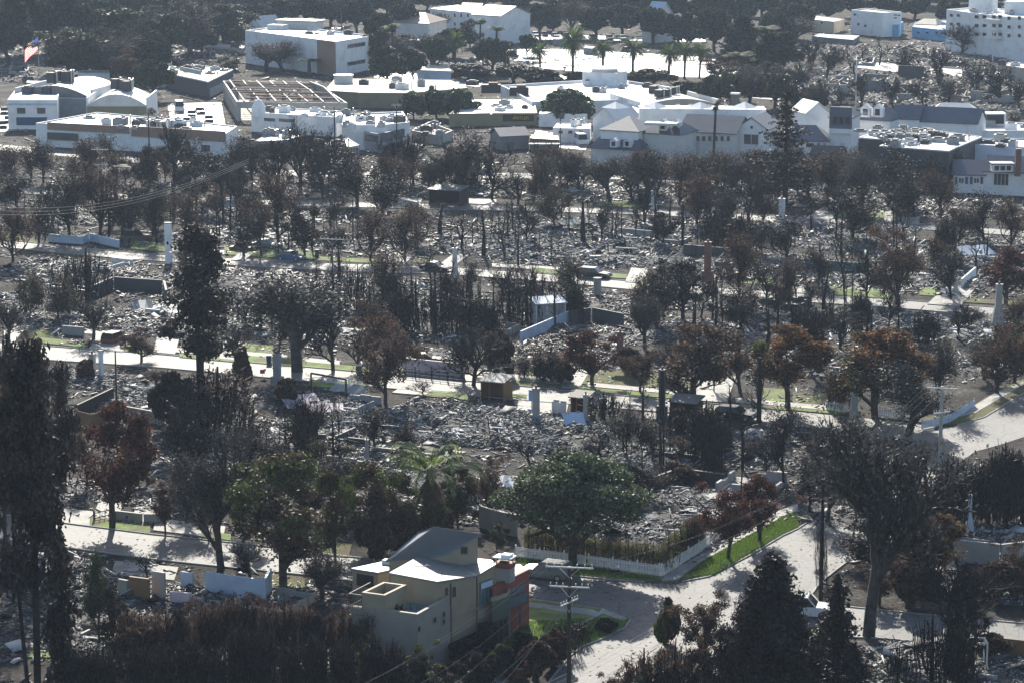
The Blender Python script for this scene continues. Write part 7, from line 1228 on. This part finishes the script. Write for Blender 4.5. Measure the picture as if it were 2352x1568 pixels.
# ------------------------------------------------------------------ umbrellas / flag
def flag():
    g = G(90, 178); h = HT(90, 178, 82); root = thing('flagpole', g, 'flagpole flying a striped flag above the arched halls', 'flagpole'); m = MB(); m.cyl((g.x, g.y, 0), (g.x, g.y, h), .12, .07, 'offwhite', 10); m.build('pole', root); m = MB(); m.cyl((g.x, g.y, h), (g.x, g.y, h + .25), .14, .1, 'yellow', 8); m.build('finial', root)
    me = bpy.data.meshes.new('flag'); nu, nv = 26, 13; v, f, mi = [], [], []; Lf, Hf = 5.6, 3.4
    for j in range(nv + 1):
        for i in range(nu + 1): u, w_ = i / nu, j / nv; v.append((-.12 - u * Lf * .62, .3 * math.sin(u * 9 + w_) * u, h - .3 - w_ * Hf - u * Lf * .62 - .15 * math.sin(u * 7)))
    for j in range(nv):
        for i in range(nu): a = j * (nu + 1) + i; f.append((a, a + 1, a + nu + 2, a + nu + 1)); mi.append(2 if (i < nu * .4 and j < 7) else (0 if j % 2 == 0 else 1))
    me.from_pydata(v, [], f)
    for n_ in ('flagred', 'flagwhite', 'flagblue'): me.materials.append(Mt(n_))
    for p, k in zip(me.polygons, mi): p.material_index = k; p.use_smooth = True
    link('flag', me, root)
    m = MB()
    for r_ in range(5):
        for c_ in range(6): u, w_ = (.03 + c_ * .06), (.05 + r_ * .1); m.box((g.x - .12 - u * Lf * .62, g.y + .3 * math.sin(u * 9 + w_) * u - .06, h - .3 - w_ * Hf - u * Lf * .62 - .15 * math.sin(u * 7) - .05), .12, .02, .12, 'white')
    m.build('flag_stars', root)
bits('flagblue', [(0, (0.05, 0.09, 0.42)), (1, (0.05, 0.09, 0.42))], .7, .3, .65); bits('flagred', [(0, (0.75, 0.06, 0.05)), (1, (0.75, 0.06, 0.05))], .7, .3, .65); bits('flagwhite', [(0, (0.85, 0.84, 0.82)), (1, (0.85, 0.84, 0.82))], .7, .3, .65); flag()
# ------------------------------------------------------------------ poles and wires
def pole(x, yt, yb, arms, label, mat='polewood', armmat='poletop', r=.16, h=None, ang=GRID, group='utility poles', tilt=0):
    g = G(x, yb); h = h or HT(x, yb, yt); root = thing('utility_pole', g, label, 'utility pole', group); m = MB(); m.cyl((g.x, g.y, 0), (g.x, g.y, h), r, r * .65, mat, 12); m.build('pole', root); tips = []
    for dz, L, a, sk in arms:
        d = Vector((math.cos(ang + a), math.sin(ang + a), 0)); c = Vector((g.x, g.y - r - .08, h - dz)); p, q = c - d * L / 2 - Vector((0, 0, sk)), c + d * L / 2 + Vector((0, 0, sk)); m = MB(); m.beam(p, q, .09, .11, armmat); ar = m.build('crossarm', root)
        for t in (.03, .18, .34, .66, .82, .97):
            s = p.lerp(q, t); k = MB(); k.cyl(s + Vector((0, 0, .055)), s + Vector((0, 0, .3)), .035, .045, 'offwhite', 8); k.build('insulator', ar); tips.append(s + Vector((0, 0, .3)))
        m = MB(); m.beam(c.lerp(q, .45), Vector((g.x, g.y - r, h - dz - .8)), .05, .05, 'steel'); m.beam(c.lerp(p, .45), Vector((g.x, g.y - r, h - dz - .8)), .05, .05, 'steel'); m.build('brace', root)
    return root, tips
p1, t1 = pole(1306, 1300, 1700, [(.0, 3.6, .25, 0), (1.5, 3.0, .25, 0), (2.7, 2.4, 1.4, 0)], 'dark wooden power pole with three crossarms in the foreground', 'charwood', r=.2)
p2, t2 = pole(2155, 886, 1175, [(.15, 3.2, .2, 0), (2.6, 2.0, .9, 0)], 'grey wooden power pole with two crossarms at right', 'stone', 'offwhite', r=.24); p3, t3 = pole(235, 343, 520, [(.1, 3.0, .2, 0), (2.6, 2.4, .9, 0)], 'power pole with crossarm rising from the dark trees at left')
p4, t4 = pole(770, 245, 430, [(.3, 2.4, .2, 0)], 'thin dark pole before the white corner shop', 'charwood'); p5, t5 = pole(912, 240, 400, [(.2, 2.0, .2, 0)], 'thin dark pole beside the grey windowed shop', 'charwood'); p6, t6 = pole(1965, 138, 250, [(.1, 2.6, .2, 0)], 'tall white pole in front of the upper right ruins', 'white', r=.2)
p7, t7 = pole(2277, 75, 225, [], 'tall pale pole left of the beige block', 'offwhite', r=.2); p8, t8 = pole(345, 262, 430, [(.3, 2.2, .2, 0)], 'thin dark pole before the arched halls', 'charwood'); p9, t9 = pole(1885, 1100, 1380, [], 'burnt dark trunk like pole beside the great bare oak', 'char', r=.2); p10, t10 = pole(268, 805, 925, [], 'burnt pole by the white pipe chimney', 'charwood', r=.12)
p11, t11 = pole(1287, 268, 425, [], 'thin grey pole before the white annexe', 'polewood', r=.12); p12, t12 = pole(765, 548, 700, [(.1, 3.6, .2, 0)], 'power pole with wide white crossarm in the left middle trees'); p13, t13 = pole(1743, 820, 970, [], 'thick burnt trunk standing before the dark car', 'char', r=.3); p14, t14 = pole(1520, 850, 985, [], 'black burnt trunk left of the black charred shed', 'char', r=.28); p15, t15 = pole(785, 20, 150, [], 'tall thin pole behind the three storey block', 'polewood', r=.15)
def wire(a, b, sag, label, r=.008, mat='midgrey'):
    a, b = Vector(a), Vector(b); n = 24; S = []; P = [a.lerp(b, i / n) - Vector((0, 0, sag * 4 * (i / n) * (1 - i / n))) for i in range(n + 1)]
    for p, q in zip(P, P[1:]): S.append((*p, *q, r, r))
    v, q = tubes(S, 5); me = npmesh('power_line', v - np.array(a), q, [mat]); o = link('power_line', me, None, a); tag(o, label, 'power line', 'power lines')
def AT(x, y, d):                                                  # point seen at x, y at ground distance d
    r = ray(x, y); t = d / r.y; return Vector((r.x * t, d, CAM_H + r.z * t))
for i, (t_, x, y, d) in enumerate([(t1[0], 690, 1640, 185), (t1[1], 760, 1600, 186), (t1[6], 900, 1600, 184), (t1[7], 940, 1640, 180), (t1[11], 1000, 1660, 178), (t1[13], 1060, 1650, 176)]): wire(t_, AT(x, y, d), .9, f"{['first', 'second', 'third', 'fourth', 'fifth', 'sixth'][i]} wire from the top running down left of the foreground pole")
for i, (t_, k) in enumerate([(t1[5], 0), (t1[4], 1), (t1[10], 2), (t1[8], 3), (t1[14], 7), (t1[16], 9)]): wire(t_, t2[k], 3.0 + i * .25, f"{['first', 'second', 'third', 'fourth', 'fifth', 'sixth'][i]} wire from the top between the foreground pole and the grey pole", .008, 'darkgrey')
q0, q1 = AT(1885, 1275, 232), AT(1290, 1590, 196)
for i in range(3): wire(AT(1720, 1290 + i * 8, 236), AT(1180, 1600 + i * 12, 198 - i), .9, f"{['upper', 'middle', 'lower'][i]} one of three bright wires sagging over the near road", .009, 'grey')
for i in range(3): wire(AT(572, 366 + i * 4, 400), AT(-60, 470 + i * 9, 398), 3.0, f"{['upper', 'middle', 'lower'][i]} one of three pale wires sweeping across the left trees", .022, 'stone')
for i in range(2): wire(AT(0, 398 + i * 6, 400), AT(235, 385 + i * 6, 402), 1.0, f"{['upper', 'lower'][i]} one of two wires ending at the left power pole", .03)
for x, y in ((800, 97), (1182, 196), (1450, 196), (1637, 200)): m = MB(); g = G(x, y + 26); h = HT(x, y + 26, y); m.cyl((g.x, g.y, 0), (g.x, g.y, h), .1, .07, 'steel', 8); m.beam((g.x, g.y, h), (g.x + 1.6, g.y, h + .2), .08, .08, 'steel'); m.box((g.x + 1.8, g.y, h + .12), .8, .3, .12, 'grey'); top(m, 'street_lamp', g, {800: 'street lamp before the three storey block', 1182: 'street lamp behind the black containers', 1450: 'street lamp behind the rooftop tower', 1637: 'street lamp right of the supermarket roof'}[x], 'street lamp')
# ------------------------------------------------------------------ haze
me = bpy.data.meshes.new('haze'); X, Y0, Y1, Z0, Z1 = 900, -60, 2600, -1, 72
me.from_pydata([(-X, Y0, Z0), (X, Y0, Z0), (X, Y1, Z0), (-X, Y1, Z0), (-X, Y0, Z1), (X, Y0, Z1), (X, Y1, Z1), (-X, Y1, Z1)], [], [(3, 2, 1, 0), (4, 5, 6, 7), (0, 1, 5, 4), (1, 2, 6, 5), (2, 3, 7, 6), (3, 0, 4, 7)])
hm = bpy.data.materials.new('haze_air'); hm.use_nodes = True; t = hm.node_tree; t.nodes.clear(); out = t.nodes.new('ShaderNodeOutputMaterial'); pv = t.nodes.new('ShaderNodeVolumePrincipled')
pv.inputs['Color'].default_value = (0.62, 0.77, 1.0, 1); pv.inputs['Density'].default_value = HAZE_D; pv.inputs['Anisotropy'].default_value = 0.2; t.links.new(pv.outputs[0], out.inputs['Volume']); me.materials.append(hm)
tag(link('haze', me), 'thin pale blue haze over the whole town', 'haze', kind='stuff')
